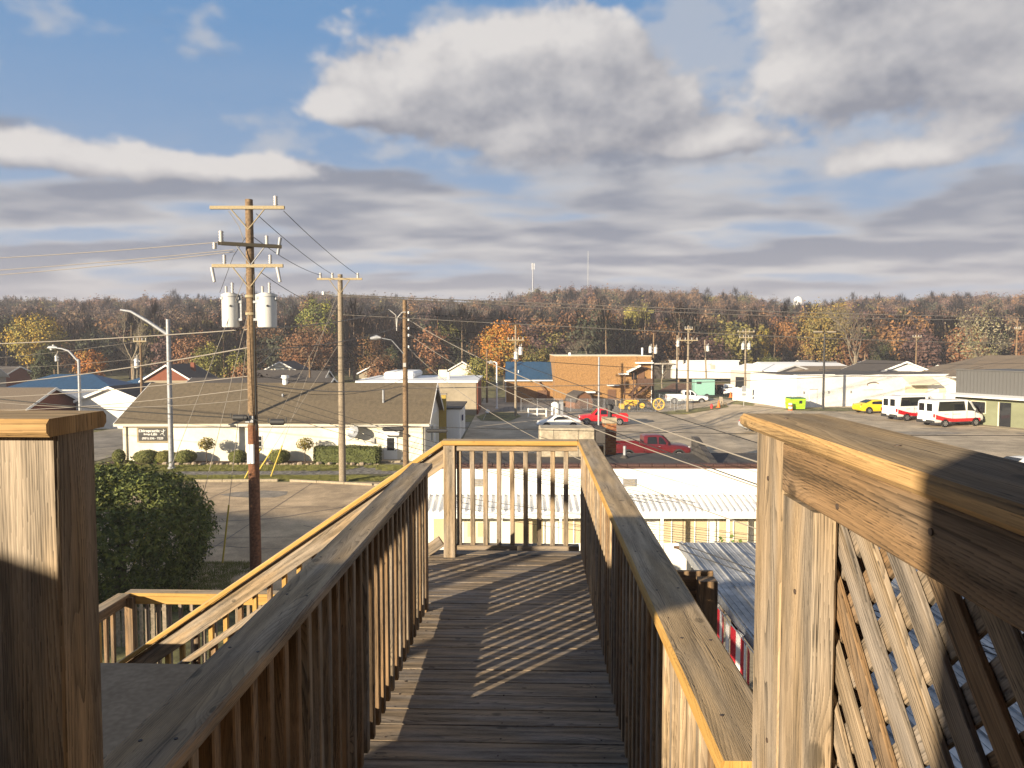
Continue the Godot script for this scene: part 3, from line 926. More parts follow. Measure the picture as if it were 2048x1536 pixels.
# a board of the deck from a to b; up is the way its thickness points; wid across
func plank(called: String, t: Node3D, a: Vector3, b: Vector3, thk: float, wid: float, up: Vector3, m: Material, m_top: Material = null, variants := 7, parent: Node = null) -> MeshInstance3D:
	var base: Vector3 = t.get_meta("base_point")
	var flip := Vector3(1, 1, -1)
	var pa := (a - base) * flip
	var pb := (b - base) * flip
	var x := (pb - pa).normalized()
	var u2 := up * flip
	var y := (u2 - x * u2.dot(x)).normalized()
	var z := x.cross(y)
	piece += 1
	var am := board_mesh(snappedf((pb - pa).length(), 0.001), thk, wid, minf(0.004, thk * 0.12) if m_top == null else 0.007, piece % variants, m_top != null)
	var o := MeshInstance3D.new()
	o.name = called
	o.mesh = am
	if m_top == null: o.material_override = m
	else:
		o.set_surface_override_material(0, m)
		o.set_surface_override_material(1, m_top)
	(parent if parent else t).add_child(o, true)
	o.transform = Transform3D(Basis(x, y, z), (pa + pb) * 0.5)
	return o

func post(called: String, t: Node3D, u: float, w: float, y0: float, y1: float, side: float, m: Material) -> MeshInstance3D:
	return plank(called, t, Vector3(u, y0, w), Vector3(u, y1, w), side, side, Vector3(1, 0, 0), m, null, 50)

const UPV := Vector3(0, 1, 0)

func forget_bases() -> void:
	for o in get_children():
		if o.has_meta("base_point"): o.remove_meta("base_point")

func make_deck() -> void:
	var woods := [M.wood_grey, M.wood_brown, M.wood_brown, M.wood_grey]
	rng.seed = 3
	# floor
	var f := deck_thing("walkway_deck", "shaded grey plank floor of the raised walkway with strips of sunlight", "deck", Vector3(-0.15, FLOOR - 0.4, 3.5))
	var w := -0.9
	while w < 6.0:
		var wide := 0.138
		var ext := 0.0
		var u0 := -0.80
		if w > 4.72: u0 = -0.86
		if w < 1.0: u0 = -1.75
		plank("deck_board", f, Vector3(u0, FLOOR - 0.0125 + rng.randf_range(-0.002, 0.001), w + 0.07), Vector3(0.56 + ext, FLOOR - 0.0125 + rng.randf_range(-0.002, 0.001), w + 0.07), 0.025, wide + rng.randf_range(-0.002, 0.0), UPV, M.wood_grey, null, 60)
		w += 0.1435
	for u in [-0.70, -0.15, 0.42]:
		plank("joist", f, Vector3(u, FLOOR - 0.125, 0.0), Vector3(u, FLOOR - 0.125, 5.95), 0.038, 0.19, Vector3(1, 0, 0), M.wood_brown)
	for q in [[-0.70, 5.9], [0.42, 5.9], [-0.70, 3.0], [0.42, 3.0]]:
		var sp := bx("support_post", f, Vector3(q[0] + 0.15, -3.3 , -(q[1] - 3.5) ), Vector3(0.14, 6.75, 0.14), M.wood_brown)
		sp.position.y = (FLOOR - 0.22) * 0.5 - (FLOOR - 0.4)
	plank("rim_board", f, Vector3(-0.86, FLOOR - 0.13, 6.02), Vector3(0.56, FLOOR - 0.13, 6.02), 0.038, 0.19, Vector3(0, 0, 1), M.wood_brown)
	# left rail of the walkway
	var top := EYE - 0.77
	var a := deck_thing("walkway_railing", "left hand railing of the walkway with shaded balusters and a wide cap", "railing", Vector3(-0.735, FLOOR, 3.0), "railings of the walkway")
	plank("rail_cap", a, Vector3(-0.738, top - 0.019, 1.125), Vector3(-0.738, top - 0.019, 4.78), 0.038, 0.14, UPV, M.wood_tan, M.wood_cap, 50)
	plank("top_rail", a, Vector3(-0.738, top - 0.085, 1.125), Vector3(-0.738, top - 0.085, 4.66), 0.038, 0.089, Vector3(1, 0, 0), M.wood_brown)
	plank("bottom_rail", a, Vector3(-0.738, FLOOR + 0.095, 1.125), Vector3(-0.738, FLOOR + 0.095, 4.66), 0.038, 0.089, Vector3(1, 0, 0), M.wood_brown)
	post("end_post", a, -0.738, 4.705, FLOOR - 0.1, top - 0.039, 0.089, M.wood_brown)
	w = 1.2
	while w < 4.6:
		plank("baluster", a, Vector3(-0.698, FLOOR + 0.052, w + rng.randf_range(-0.006, 0.006)), Vector3(-0.698, top - 0.042, w + rng.randf_range(-0.006, 0.006)), 0.038, 0.038, Vector3(1, 0, 0), woods[rng.randi() % 4])
		w += 0.109
	# right rail
	var b := deck_thing("walkway_railing", "right hand railing of the walkway with a long sunlit cap", "railing", Vector3(0.417, FLOOR, 3.5), "railings of the walkway")
	plank("rail_cap", b, Vector3(0.417, top - 0.019, 1.345), Vector3(0.417, top - 0.019, 6.05), 0.038, 0.145, UPV, M.wood_honey, M.wood_cap, 50)
	plank("top_rail", b, Vector3(0.425, top - 0.085, 1.345), Vector3(0.425, top - 0.085, 6.02), 0.038, 0.089, Vector3(1, 0, 0), M.wood_brown)
	plank("bottom_rail", b, Vector3(0.425, FLOOR + 0.095, 1.345), Vector3(0.425, FLOOR + 0.095, 6.02), 0.038, 0.089, Vector3(1, 0, 0), M.wood_brown)
	w = 1.42
	while w < 5.98:
		plank("baluster", b, Vector3(0.387, FLOOR + 0.052, w + rng.randf_range(-0.006, 0.006)), Vector3(0.387, top - 0.042, w + rng.randf_range(-0.006, 0.006)), 0.038, 0.038, Vector3(1, 0, 0), M.wood_tan if rng.randf() < 0.4 else woods[rng.randi() % 4])
		w += 0.109
	post("corner_post", b, 0.51, 5.99, FLOOR - 0.3, top - 0.042, 0.089, M.wood_brown)
	# rail across the far end
	var c := deck_thing("walkway_railing", "short railing across the far end of the walkway with a bright yellow edge", "railing", Vector3(-0.15, FLOOR, 5.96), "railings of the walkway")
	plank("rail_cap", c, Vector3(-0.75, top - 0.019, 5.97), Vector3(0.342, top - 0.019, 5.97), 0.038, 0.14, UPV, M.wood_honey, M.wood_cap, 50)
	plank("top_rail", c, Vector3(-0.64, top - 0.065, 5.96), Vector3(0.342, top - 0.065, 5.96), 0.038, 0.089, UPV, M.wood_tan)
	plank("bottom_rail", c, Vector3(-0.64, FLOOR + 0.074, 5.96), Vector3(0.36, FLOOR + 0.074, 5.96), 0.038, 0.089, UPV, M.wood_grey)
	post("end_post", c, -0.69, 5.945, FLOOR - 0.3, top - 0.039, 0.094, M.wood_tan)
	for k in 9:
		plank("baluster", c, Vector3(-0.615 + k * 0.1085 + rng.randf_range(-0.004, 0.004), FLOOR + 0.094, 5.955), Vector3(-0.615 + k * 0.1085 + rng.randf_range(-0.004, 0.004), top - 0.085, 5.955), 0.038, 0.038, Vector3(1, 0, 0), M.wood_tan if k % 3 else M.wood_grey)
	# stairs that go down to the left from the far end
	var land_y := FLOOR - 1.9
	var st := deck_thing("deck_stairs", "wooden stairs dropping to the left from the far end of the walkway", "stairs", Vector3(-3.5, land_y, 5.4))
	for k in 10:
		var u := -0.86 - 0.277 * k - 0.14
		plank("tread", st, Vector3(u, FLOOR - 0.19 * (k + 1) + 0.17, 4.84), Vector3(u, FLOOR - 0.19 * (k + 1) + 0.17, 5.88), 0.038, 0.27, UPV, M.wood_grey)
	for ww in [4.82, 5.90]:
		plank("stringer", st, Vector3(-0.86, FLOOR - 0.17, ww), Vector3(-3.62, FLOOR - 0.17 - 1.893, ww), 0.038, 0.235, Vector3(0, 0, 1), M.wood_grey)
	# its rail
	var sr := deck_thing("stair_railing", "sloping stair railing with a bright yellow cap running down to the left", "railing", Vector3(-2.2, land_y, 5.96), "railings of the stairs and landing")
	var s0 := Vector3(-0.745, EYE - 0.795, 5.97)
	var s1 := Vector3(-3.56, EYE - 0.795 - 2.815 * 0.686, 5.97)
	var nrm := Vector3(-0.566, 0.825, 0)
	plank("rail_cap", sr, s0, s1, 0.038, 0.14, nrm, M.wood_honey, M.wood_cap, 50)
	var dn := -nrm * 0.095
	plank("top_rail", sr, s0 + dn + Vector3(0.0, 0, -0.01), s1 + dn + Vector3(0, 0, -0.01), 0.14, 0.038, nrm, M.wood_tan, null, 50)
	var u3 := -0.95
	while u3 > -3.5:
		var yt := EYE - 0.795 - 0.06 - (-0.745 - u3) * 0.686
		plank("baluster", sr, Vector3(u3, yt - 0.86, 5.99), Vector3(u3, yt - 0.02, 5.99), 0.038, 0.038, Vector3(1, 0, 0), M.wood_honey if rng.randf() < 0.35 else M.wood_brown)
		u3 -= 0.125
	plank("bottom_rail", sr, Vector3(-0.76, EYE - 1.60, 5.95), Vector3(-3.56, EYE - 1.60 - 2.8 * 0.686, 5.95), 0.038, 0.089, Vector3(0, 0, 1), M.wood_grey)
	post("end_post", sr, -3.60, 5.99, land_y - 0.3, s1.y + 0.03, 0.089, M.wood_brown)
	# lower rail on the near side of the stairs
	var nr := deck_thing("stair_railing", "low stair railing hidden behind the left hand railing", "railing", Vector3(-2.2, land_y, 4.9), "railings of the stairs and landing")
	plank("rail_cap", nr, Vector3(-0.86, FLOOR + 0.60, 4.92), Vector3(-3.56, FLOOR + 0.60 - 2.7 * 0.686, 4.92), 0.038, 0.089, nrm, M.wood_tan)
	u3 = -0.95
	while u3 > -3.5:
		var yb := FLOOR + 0.58 - (-0.86 - u3) * 0.686
		plank("baluster", nr, Vector3(u3, yb - 0.62, 4.92), Vector3(u3, yb, 4.92), 0.038, 0.038, Vector3(1, 0, 0), M.wood_brown)
		u3 -= 0.125
	# landing below
	var lt := land_y + 0.95
	var ld := deck_thing("stair_landing", "small wooden landing at the foot of the stairs", "landing", Vector3(-3.9, land_y - 0.3, 6.4))
	w = 4.8
	while w < 7.9:
		plank("deck_board", ld, Vector3(-4.5, land_y - 0.0125, w + 0.07), Vector3(-3.45, land_y - 0.0125, w + 0.07), 0.025, 0.138, UPV, M.wood_grey, null, 12)
		w += 0.1435
	for q in [[-4.42, 7.75], [-3.5, 7.75], [-4.42, 4.9]]:
		var lp := bx("support_post", ld, Vector3(q[0] + 3.9, 0, -(q[1] - 6.4)), Vector3(0.14, land_y - 0.03, 0.14), M.wood_brown)
		lp.position.y = (land_y - 0.03) * 0.5 - (land_y - 0.3)
	var lr := deck_thing("landing_railing", "pale corner railing of the lower landing seen below the stair rail", "railing", Vector3(-3.9, land_y, 7.8), "railings of the stairs and landing")
	plank("rail_cap", lr, Vector3(-4.42, lt - 0.019, 7.78), Vector3(-2.2, lt - 0.019, 7.78), 0.038, 0.14, UPV, M.wood_honey, M.wood_cap, 50)
	plank("top_rail", lr, Vector3(-4.36, lt - 0.085, 7.76), Vector3(-2.2, lt - 0.085, 7.76), 0.038, 0.089, Vector3(0, 0, 1), M.wood_honey)
	plank("rail_cap", lr, Vector3(-4.42, lt - 0.019, 4.8), Vector3(-4.42, lt - 0.019, 7.705), 0.038, 0.14, UPV, M.wood_brown, M.wood_cap, 50)
	plank("top_rail", lr, Vector3(-4.40, lt - 0.085, 4.8), Vector3(-4.40, lt - 0.085, 7.70), 0.038, 0.089, Vector3(1, 0, 0), M.wood_brown)
	post("corner_post", lr, -4.36, 7.72, land_y, lt - 0.04, 0.089, M.wood_brown)
	var u4 := -4.22
	while u4 < -2.2:
		plank("baluster", lr, Vector3(u4, land_y + 0.05, 7.79), Vector3(u4, lt - 0.042, 7.79), 0.038, 0.038, Vector3(1, 0, 0), M.wood_grey)
		u4 += 0.125
	w = 5.0
	while w < 7.6:
		plank("baluster", lr, Vector3(-4.43, land_y + 0.05, w), Vector3(-4.43, lt - 0.042, w), 0.038, 0.038, Vector3(1, 0, 0), M.wood_honey if rng.randf() < 0.5 else M.wood_brown)
		w += 0.125
	# the dark flat roof beside the walkway
	var pr := deck_thing("porch_roof", "black flat roof in shade below the left railing", "roof", Vector3(-3.0, 6.2, 3.0))
	bx("membrane", pr, Vector3(0, 0.42, 0), Vector3(4.1, 0.12, 3.5), M.black_roof)
	bx("fascia", pr, Vector3(0, 0.20, -1.73), Vector3(4.06, 0.30, 0.04), M.wood_brown)
	bx("support", pr, Vector3(0, -2.95, 0), Vector3(3.9, 6.5, 3.3), M.brick_red)
	# post and cap at the left of the opening
	var lp2 := deck_thing("screen_post", "thick weathered post with a capped top at the left edge", "post", Vector3(-0.7, FLOOR, 1.07))
	post("post", lp2, -0.7135, 1.052, FLOOR, EYE - 0.126, 0.092, M.wood_tan)
	plank("cap", lp2, Vector3(-1.75, EYE - 0.1125, 1.042), Vector3(-0.658, EYE - 0.1125, 1.042), 0.025, 0.14, UPV, M.wood_edge, M.wood_cap, 50)
	for k in 7:
		plank("screen_board", lp2, Vector3(-0.832 - k * 0.14, FLOOR + 0.05, 1.09), Vector3(-0.832 - k * 0.14, EYE - 0.13, 1.09), 0.02, 0.137, Vector3(0, 0, 1), M.wood_grey)
	post("end_post", lp2, -1.76, 1.0745, FLOOR - 0.2, EYE - 0.126, 0.089, M.wood_grey)
	# lattice screen on the right
	var s := deck_thing("lattice_screen", "tall wooden lattice screen with a broad cap on the right", "screen", Vector3(0.45, FLOOR, 0.7))
	var ct := EYE - 0.128
	plank("cap", s, Vector3(0.462, ct - 0.0125, -0.7), Vector3(0.462, ct - 0.0125, 1.395), 0.025, 0.155, UPV, M.wood_edge, M.wood_cap, 50)
	post("post", s, 0.47, 1.27, FLOOR, ct - 0.027, 0.14, M.wood_tan)
	plank("top_rail", s, Vector3(0.417, ct - 0.027 - 0.041, -0.7), Vector3(0.417, ct - 0.027 - 0.041, 1.198), 0.034, 0.082, Vector3(1, 0, 0), M.wood_brown, null, 50)
	plank("stile", s, Vector3(0.417, FLOOR, 1.128), Vector3(0.417, ct - 0.112, 1.128), 0.034, 0.138, Vector3(1, 0, 0), M.wood_tan, null, 50)
	plank("bottom_rail", s, Vector3(0.417, FLOOR + 0.05, -0.7), Vector3(0.417, FLOOR + 0.05, 1.055), 0.034, 0.089, Vector3(1, 0, 0), M.wood_grey, null, 50)
	var lo := FLOOR + 0.02
	var hi := ct - 0.075
	var x0 := -0.6
	var x1 := 1.12
	for layer in 2:
		var du := 0.442 if layer == 0 else 0.4515
		var sl := -1.0 if layer == 0 else 1.0      # front slats rise away from the eye
		var off := x0 - 2.2
		var k := 0
		while off < x1 + 2.2:
			# y = lo + s*(w - off), s = +1 for the front layer
			var ss := -sl
			var wa := off
			var wb := off + ss * (hi - lo)
			var pa := Vector2(wa, lo)
			var pb := Vector2(wb, hi)
			# clip to x0..x1
			var dd := pb - pa
			var t0 := 0.0
			var t1 := 1.0
			var ta := (x0 - pa.x) / dd.x
			var tb2 := (x1 - pa.x) / dd.x
			t0 = maxf(t0, minf(ta, tb2)); t1 = minf(t1, maxf(ta, tb2))
			if t1 - t0 > 0.03:
				var q0 := pa + dd * t0
				var q1 := pa + dd * t1
				var mw: Material = [M.wood_grey, M.wood_tan, M.wood_grey, M.wood_brown][k % 4]
				plank("slat", s, Vector3(du, q0.y, q0.x), Vector3(du, q1.y, q1.x), 0.008, 0.038 if layer == 0 else 0.040, Vector3(1, 0, 0), mw, null, 9)
			off += 0.094
			k += 1
	# nails
	var nm := MB.new()
	nm.tube([Vector3(0, -0.004, 0), Vector3(0, 0.0012, 0)], [0.0042, 0.0042], 7)
	var nmesh := nm.mesh()
	for q in [[a, -0.738, 1.4, 4.75, top], [b, 0.417, 1.5, 6.0, top]]:
		var wn: float = q[2]
		while wn < q[3]:
			for du2 in [-0.035, 0.037]:
				var nb: Vector3 = q[0].get_meta("base_point")
				part("nail", nmesh, M.nail, q[0], Vector3(q[1] + du2 + rng.randf_range(-0.008, 0.008) - nb.x, q[4] - nb.y, -(wn + rng.randf_range(-0.02, 0.02) - nb.z)))
			wn += 0.41
	for wn2 in [0.55, 0.95, 1.3]:
		part("nail", nmesh, M.nail, s, Vector3(0.45 - 0.45 + rng.randf_range(-0.03, 0.03), ct - FLOOR, -(wn2 - 0.7)))
	var side_nail := Basis(Vector3(0, 1, 0), Vector3(-1, 0, 0), Vector3(0, 0, 1))
	for q in [[0.75, -0.06], [0.98, -0.085], [1.13, -0.25], [1.12, -0.62], [1.27, -0.1], [1.25, -0.55]]:
		part("nail", nmesh, M.nail, s, Vector3(0.3995 - 0.45, ct + q[1] - FLOOR, -(q[0] - 0.7)), side_nail)
	for k in 34:
		for uu in [-0.66, -0.15, 0.30]:
			part("nail", nmesh, M.nail, f, Vector3(uu + rng.randf_range(-0.01, 0.01) + 0.15, 0.4, -(1.4 + k * 0.1345 - 3.5)))
	# stub of a newer post beyond the right railing
	var np := deck_thing("stub_post", "fresh brown post stub with a wide board beside the right railing", "post", Vector3(1.5, 6.4, 5.9))
	post("post", np, 1.36, 5.80, 0.0, 6.955, 0.14, M.wood_brown)
	plank("board", np, Vector3(1.02, 6.80, 5.90), Vector3(1.43, 6.80, 5.90), 0.038, 0.38, Vector3(0, 0, 1), M.wood_brown)
	# the house the walkway belongs to, behind the eye: it shades the near boards
	var h := deck_thing("walkway_house", "red brick house behind the walkway", "house", Vector3(3.0, 0, -4.0))
	bx("wall", h, Vector3(0.88, 5.0, 0.0), Vector3(10.5, 10.0, 5.6), M.brick_red)
	bx("door", h, Vector3(-2.6, FLOOR + 1.02, -2.83), Vector3(0.9, 2.03, 0.06), M.white_paint)
	var rf := MB.new()
	rf.slab([Vector2(-5.0, 9.95), Vector2(7.0, 9.95), Vector2(1.0, 11.6)], -3.0, 3.0)
	part("roof", rf.mesh(), M.shingle_dark, h)
	# unseen plank roof, added over the near end to keep skylight off it
	var pc := deck_thing("added_canopy", "unseen plank roof added over the near end of the walkway to cut skylight", "roof", Vector3(1.0, 9.7, 0.0))
	for k in 24:
		plank("roof_board", pc, Vector3(-2.4, EYE + 1.25, -1.15 + k * 0.142), Vector3(1.4, EYE + 1.25, -1.15 + k * 0.142), 0.022, 0.14, UPV, M.wood_brown, null, 12)
		plank("roof_board", pc, Vector3(1.4, EYE + 1.25, -1.15 + k * 0.142), Vector3(4.6, EYE + 1.25, -1.15 + k * 0.142), 0.022, 0.14, UPV, M.wood_brown, null, 12)
	bx("roof_sheet", pc, Vector3(0.1, 0.41, -0.48), Vector3(7.1, 0.06, 3.5), M.shingle_dark)
	for uu in [-2.3, 0.2, 4.5]:
		plank("rafter", pc, Vector3(uu, EYE + 1.47, -1.2), Vector3(uu, EYE + 1.47, 2.2), 0.038, 0.14, Vector3(1, 0, 0), M.wood_brown)
	var hr := deck_thing("roof_handrail", "sloping wooden handrail on the roof behind the walkway", "railing", Vector3(-4.8, FLOOR, -1.0))
	plank("rail", hr, Vector3(-3.55, EYE + 0.09, -1.0), Vector3(-6.4, EYE + 1.03, -1.0), 0.175, 0.038, Vector3(0.35, 0.93, 0), M.wood_grey)
	for uu in [-4.15, -5.3, -6.35]:
		post("post", hr, uu, -1.06, FLOOR - 0.3, EYE + 0.0 + (-3.55 - uu) * 0.33, 0.089, M.wood_grey)
	var wg := deck_thing("parapet_wall", "brick parapet wall on the roof behind the walkway", "wall", Vector3(-3.4, 0, -1.1))
	bx("wall", wg, Vector3(-0.075, 4.52, 0), Vector3(1.75, 9.04, 0.16), M.brick_red)
	bx("coping", wg, Vector3(-0.075, 9.08, 0), Vector3(1.8, 0.08, 0.2), M.coping)
	var bl := thing("brick_block", "three storey brick block up the street to the left", "building", Vector3(-40.9, 0, 7.6), -0.253)
	bx("wall", bl, Vector3(-26, 6.55, 2), Vector3(52, 13.1, 4), M.brick_red)
	bx("coping", bl, Vector3(-26, 13.15, 2), Vector3(52.2, 0.14, 4.2), M.coping)
	for r in 3:
		for k in 8:
			bx("window", bl, Vector3(-49 + k * 6.4, 2.2 + r * 4.1, -0.03), Vector3(1.4, 2.2, 0.1), M.window_dark)


# ---------------------------------------------------------------- buildings
# local frame of a building: x along its front, y up, z towards the street it faces (the viewer, unless turned)
func window(t: Node, at: Vector3, w: float, h: float, frame: Material, pane: Material, b := Basis()) -> void:
	var f := bx("window", t, at, Vector3(w + 0.12, h + 0.12, 0.08), frame, b)
	bx("pane", f, Vector3(0, 0, 0.03), Vector3(w, h, 0.05), pane)

func gable_roof(t: Node, w: float, dep: float, wh: float, rh: float, over: float, m: Material, along_x: bool, trim: Material) -> void:
	var half := (dep if along_x else w) * 0.5
	var run := (w if along_x else dep) * 0.5 + over
	var s := rh / half
	var e := half + over
	var th := 0.14
	var mb := MB.new()
	mb.slab([Vector2(-e, wh - over * s), Vector2(0, wh + rh), Vector2(e, wh - over * s), Vector2(e, wh - over * s + th), Vector2(0, wh + rh + th), Vector2(-e, wh - over * s + th)], -run, run)
	var b := Basis(Vector3(0, 0, 1), Vector3.UP, Vector3(-1, 0, 0)) if along_x else Basis()
	part("roof", mb.mesh(), m, t, Vector3.ZERO, b)
	for sg in [-1.0, 1.0]:
		var g := MB.new()
		g.slab([Vector2(-half, wh), Vector2(half, wh), Vector2(0, wh + rh - 0.02)], sg * (run - over) - sg * 0.2, sg * (run - over) - sg * 0.001)
		part("gable", g.mesh(), trim, t, Vector3.ZERO, b)
	for sg in [-1.0, 1.0]:
		for sd in [-1.0, 1.0]:
			var q := MB.new()
			q.slab([Vector2(sd * e, wh - over * s - 0.1), Vector2(0, wh + rh - 0.1), Vector2(0, wh + rh + th + 0.01), Vector2(sd * e, wh - over * s + th + 0.01)], sg * (run + 0.002), sg * (run + 0.04))
			part("bargeboard", q.mesh(), M.white_paint, t, Vector3.ZERO, b)

func hip_roof(t: Node, w: float, dep: float, wh: float, rh: float, over: float, m: Material) -> void:
	var x := w * 0.5 + over
	var z := dep * 0.5 + over
	var run := maxf(0.2, x - z)
	var e := wh - over * rh / (dep * 0.5)
	var mb := MB.new()
	var a := Vector3(-x, e, z); var b := Vector3(x, e, z); var c := Vector3(x, e, -z); var d := Vector3(-x, e, -z)
	var p := Vector3(-run, wh + rh, 0); var q := Vector3(run, wh + rh, 0)
	mb.quad(a, b, q, p, Vector3(0, 1, 1)); mb.quad(d, c, q, p, Vector3(0, 1, -1))
	mb.tri(a, d, p, Vector3(-1, 1, 0)); mb.tri(b, c, q, Vector3(1, 1, 0))
	mb.quad(a, b, c, d, Vector3.DOWN)
	part("roof", mb.mesh(), m, t)
	bx("eave", t, Vector3(0, e - 0.06, 0), Vector3(x * 2.0, 0.11, z * 2.0), M.white_paint)

func house(called: String, label: String, x: float, d: float, w: float, dep: float, wh: float, rh: float, turn: float, wall: Material, roof: Material, along_x := true, wins := 3, chimney := false, gables: Material = null, door := true, hip := false) -> Node3D:
	var t := thing(called, label, "house", Vector3(x, land(x, d), -d), turn, "houses of the town")
	bx("wall", t, Vector3(0, wh * 0.5 - 0.3, 0), Vector3(w, wh + 0.6, dep), wall)
	if hip: hip_roof(t, w, dep, wh, rh, 0.4, roof)
	else: gable_roof(t, w, dep, wh, rh, 0.35, roof, along_x, gables if gables else wall)
	for k in wins:
		var wx := -w * 0.5 + w * (k + 0.5) / wins
		if door and k == wins / 2:
			bx("door", t, Vector3(wx, 1.02, dep * 0.5 + 0.02), Vector3(0.95, 2.05, 0.06), M.door_brown)
		else:
			window(t, Vector3(wx, 1.5, dep * 0.5 + 0.01), 0.95, 1.1, M.white_paint, M.window_dark)
	if chimney:
		bx("chimney", t, Vector3(w * 0.22, wh + rh * 0.8, -dep * 0.1), Vector3(0.6, 1.6, 0.6), M.brick_red)
	return t

func ribbed(t: Node, called: String, x0: float, x1: float, y0: float, y1: float, z: float, pitch: float, m: Material) -> void:
	var n := int(round((x1 - x0) / pitch))
	var p := (x1 - x0) / n
	var key := "rib%.3f/%.3f" % [p, y1 - y0]
	if not board_cache.has(key):
		var mb := MB.new()
		mb.box(Vector3(0, 0, -0.02), Vector3(p - 0.004, y1 - y0, 0.04))
		mb.box(Vector3(-p * 0.3, 0, 0.018), Vector3(0.05, y1 - y0, 0.034))
		board_cache[key] = mb.mesh()
	for k in n:
		part(called, board_cache[key], m, t, Vector3(x0 + p * (k + 0.5), (y0 + y1) * 0.5, z))

func text(parent: Node, called: String, words: String, at: Vector3, height: float, m: Material, family := "Droid Sans", italic := false) -> void:
	var tm := TextMesh.new()
	tm.text = words
	var f := SystemFont.new()
	f.font_names = PackedStringArray([family])
	f.font_weight = 700
	f.font_italic = italic
	tm.font = f
	tm.font_size = 32
	tm.pixel_size = height / 32.0
	tm.depth = 0.012
	tm.horizontal_alignment = HORIZONTAL_ALIGNMENT_CENTER
	part(called, tm, m, parent, at)

func make_clinic() -> void:
	var x0 := -29.5
	var x1 := -6.6
	var t := thing("clinic_building", "long cream walled clinic with a wide brown shingle roof", "building", Vector3((x0 + x1) * 0.5, 0, -61.2))
	var w := x1 - x0
	bx("wall", t, Vector3(0, 1.35, 0), Vector3(w, 3.3, 10.8), M.cream_wall)
	gable_roof(t, w, 10.8, 2.98, 2.55, 0.42, M.shingle_brown, true, M.white_wall)
	bx("fascia", t, Vector3(0, 2.78, 5.87), Vector3(w + 0.8, 0.16, 0.05), M.white_paint)
	var gut := bx("gutter", t, Vector3(0, 2.84, 5.95), Vector3(w + 0.8, 0.1, 0.1), M.cream_paint, Basis(), 0.02)
	for x in [-w * 0.5 + 0.25, w * 0.5 - 0.2]:
		bx("downspout", gut, Vector3(x, -1.45, -0.46), Vector3(0.1, 2.7, 0.08), M.cream_paint)
	window(t, Vector3(-1.5 + 0.2, 1.35, 5.41), 0.75, 1.1, M.white_paint, M.window_dark)
	for k in 2:
		bx("glazing_bar", t, Vector3(-1.3, 1.1 + 0.45 * k, 5.48), Vector3(0.75, 0.04, 0.03), M.white_paint)
	var d := bx("door", t, Vector3(8.85, 0.95, 5.42), Vector3(1.0, 2.05, 0.06), M.white_paint)
	bx("pane", d, Vector3(0, 0.35, 0.035), Vector3(0.55, 0.95, 0.02), M.window_dark)
	bx("handle", d, Vector3(0.38, -0.1, 0.06), Vector3(0.05, 0.16, 0.05), M.steel)
	var aw := MB.new()
	aw.slab([Vector2(5.42, 2.28), Vector2(6.2, 2.02), Vector2(6.2, 1.86), Vector2(5.42, 2.2)], -0.8, 0.8)
	var awo := part("door_awning", aw.mesh(), M.white_metal, t, Vector3(8.8, 0.2, 0), Basis(Vector3(0, 0, 1), Vector3.UP, Vector3(-1, 0, 0)))
	bx("door_step", t, Vector3(8.8, 0.0, 5.9), Vector3(1.8, 0.3, 0.9), M.kerb)
	bx("handrail", t, Vector3(8.0, 0.75, 5.95), Vector3(0.08, 0.08, 0.9), M.pole_wood)
	bx("handrail_post", t, Vector3(8.0, 0.38, 6.36), Vector3(0.1, 0.8, 0.1), M.pole_wood)
	bx("light_panel", t, Vector3(8.4, 2.55, 5.45), Vector3(1.2, 0.22, 0.08), M.cream_paint)
	bx("meter_box", t, Vector3(7.5, 1.55, 5.46), Vector3(0.3, 0.42, 0.14), M.steel)
	tb("conduit", t, [Vector3(5.1, 0.4, 5.46), Vector3(5.1, 2.7, 5.46)], [0.05], M.trim_black, 6)
	tb("conduit", t, [Vector3(4.6, 0.3, 5.45), Vector3(4.9, 1.1, 5.45), Vector3(4.95, 2.5, 5.45)], [0.025], M.trim_black, 5)
	for q in [[-0.3, 4.5, 0.8], [7.9, 5.35, 0.4]]:
		tb("vent_pipe", t, [Vector3(q[0], 3.0, q[1] - 2.4), Vector3(q[0], 4.9 if q[0] < 0 else 5.3, q[1] - 2.4)], [0.09], M.galvanised, 8)
	tb("roof_vent", t, [Vector3(-0.7, 5.2, 0.1), Vector3(-0.7, 6.05, 0.1), Vector3(-0.7, 6.1, 0.1), Vector3(-0.7, 6.3, 0.1)], [0.22, 0.22, 0.34, 0.28], M.white_metal, 10)
	# gable end towards the car park
	window(t, Vector3(w * 0.5 + 0.01, 1.6, 1.0), 0.8, 1.2, M.white_paint, M.window_dark, Basis(Vector3.UP, PI / 2))
	bx("gable_door", t, Vector3(w * 0.5 + 0.02, 1.02, -1.4), Vector3(0.06, 2.05, 0.95), M.white_paint)
	var g := thing("clinic_annex", "narrow white shed built on behind the clinic's right gable", "building", Vector3(-6.0, 0, -71.5))
	ribbed(g, "wall_panel", -0.9, 1.2, 0, 2.9, 4.0, 0.3, M.white_metal)
	bx("wall", g, Vector3(0.15, 1.45, -0.1), Vector3(2.1, 2.9, 8.0), M.white_wall)
	bx("roof", g, Vector3(0.15, 2.98, -0.1), Vector3(2.5, 0.12, 8.4), M.shingle_dark)
	bx("purple_sign", g, Vector3(1.3, 1.9, 1.2), Vector3(0.08, 0.5, 0.9), M.flag_blue)
	var ch := thing("yellow_chimney", "short yellow brick chimney behind the clinic's right gable", "chimney", Vector3(-6.35, 0, -66.9))
	bx("stack", ch, Vector3(0, 2.15, 0), Vector3(0.75, 4.3, 0.55), mat("yellow_brick", Color(0.62, 0.44, 0.10), 0.9, M.fine, 1.0))
	bx("cap", ch, Vector3(0, 4.36, 0), Vector3(0.9, 0.12, 0.7), M.mortar)
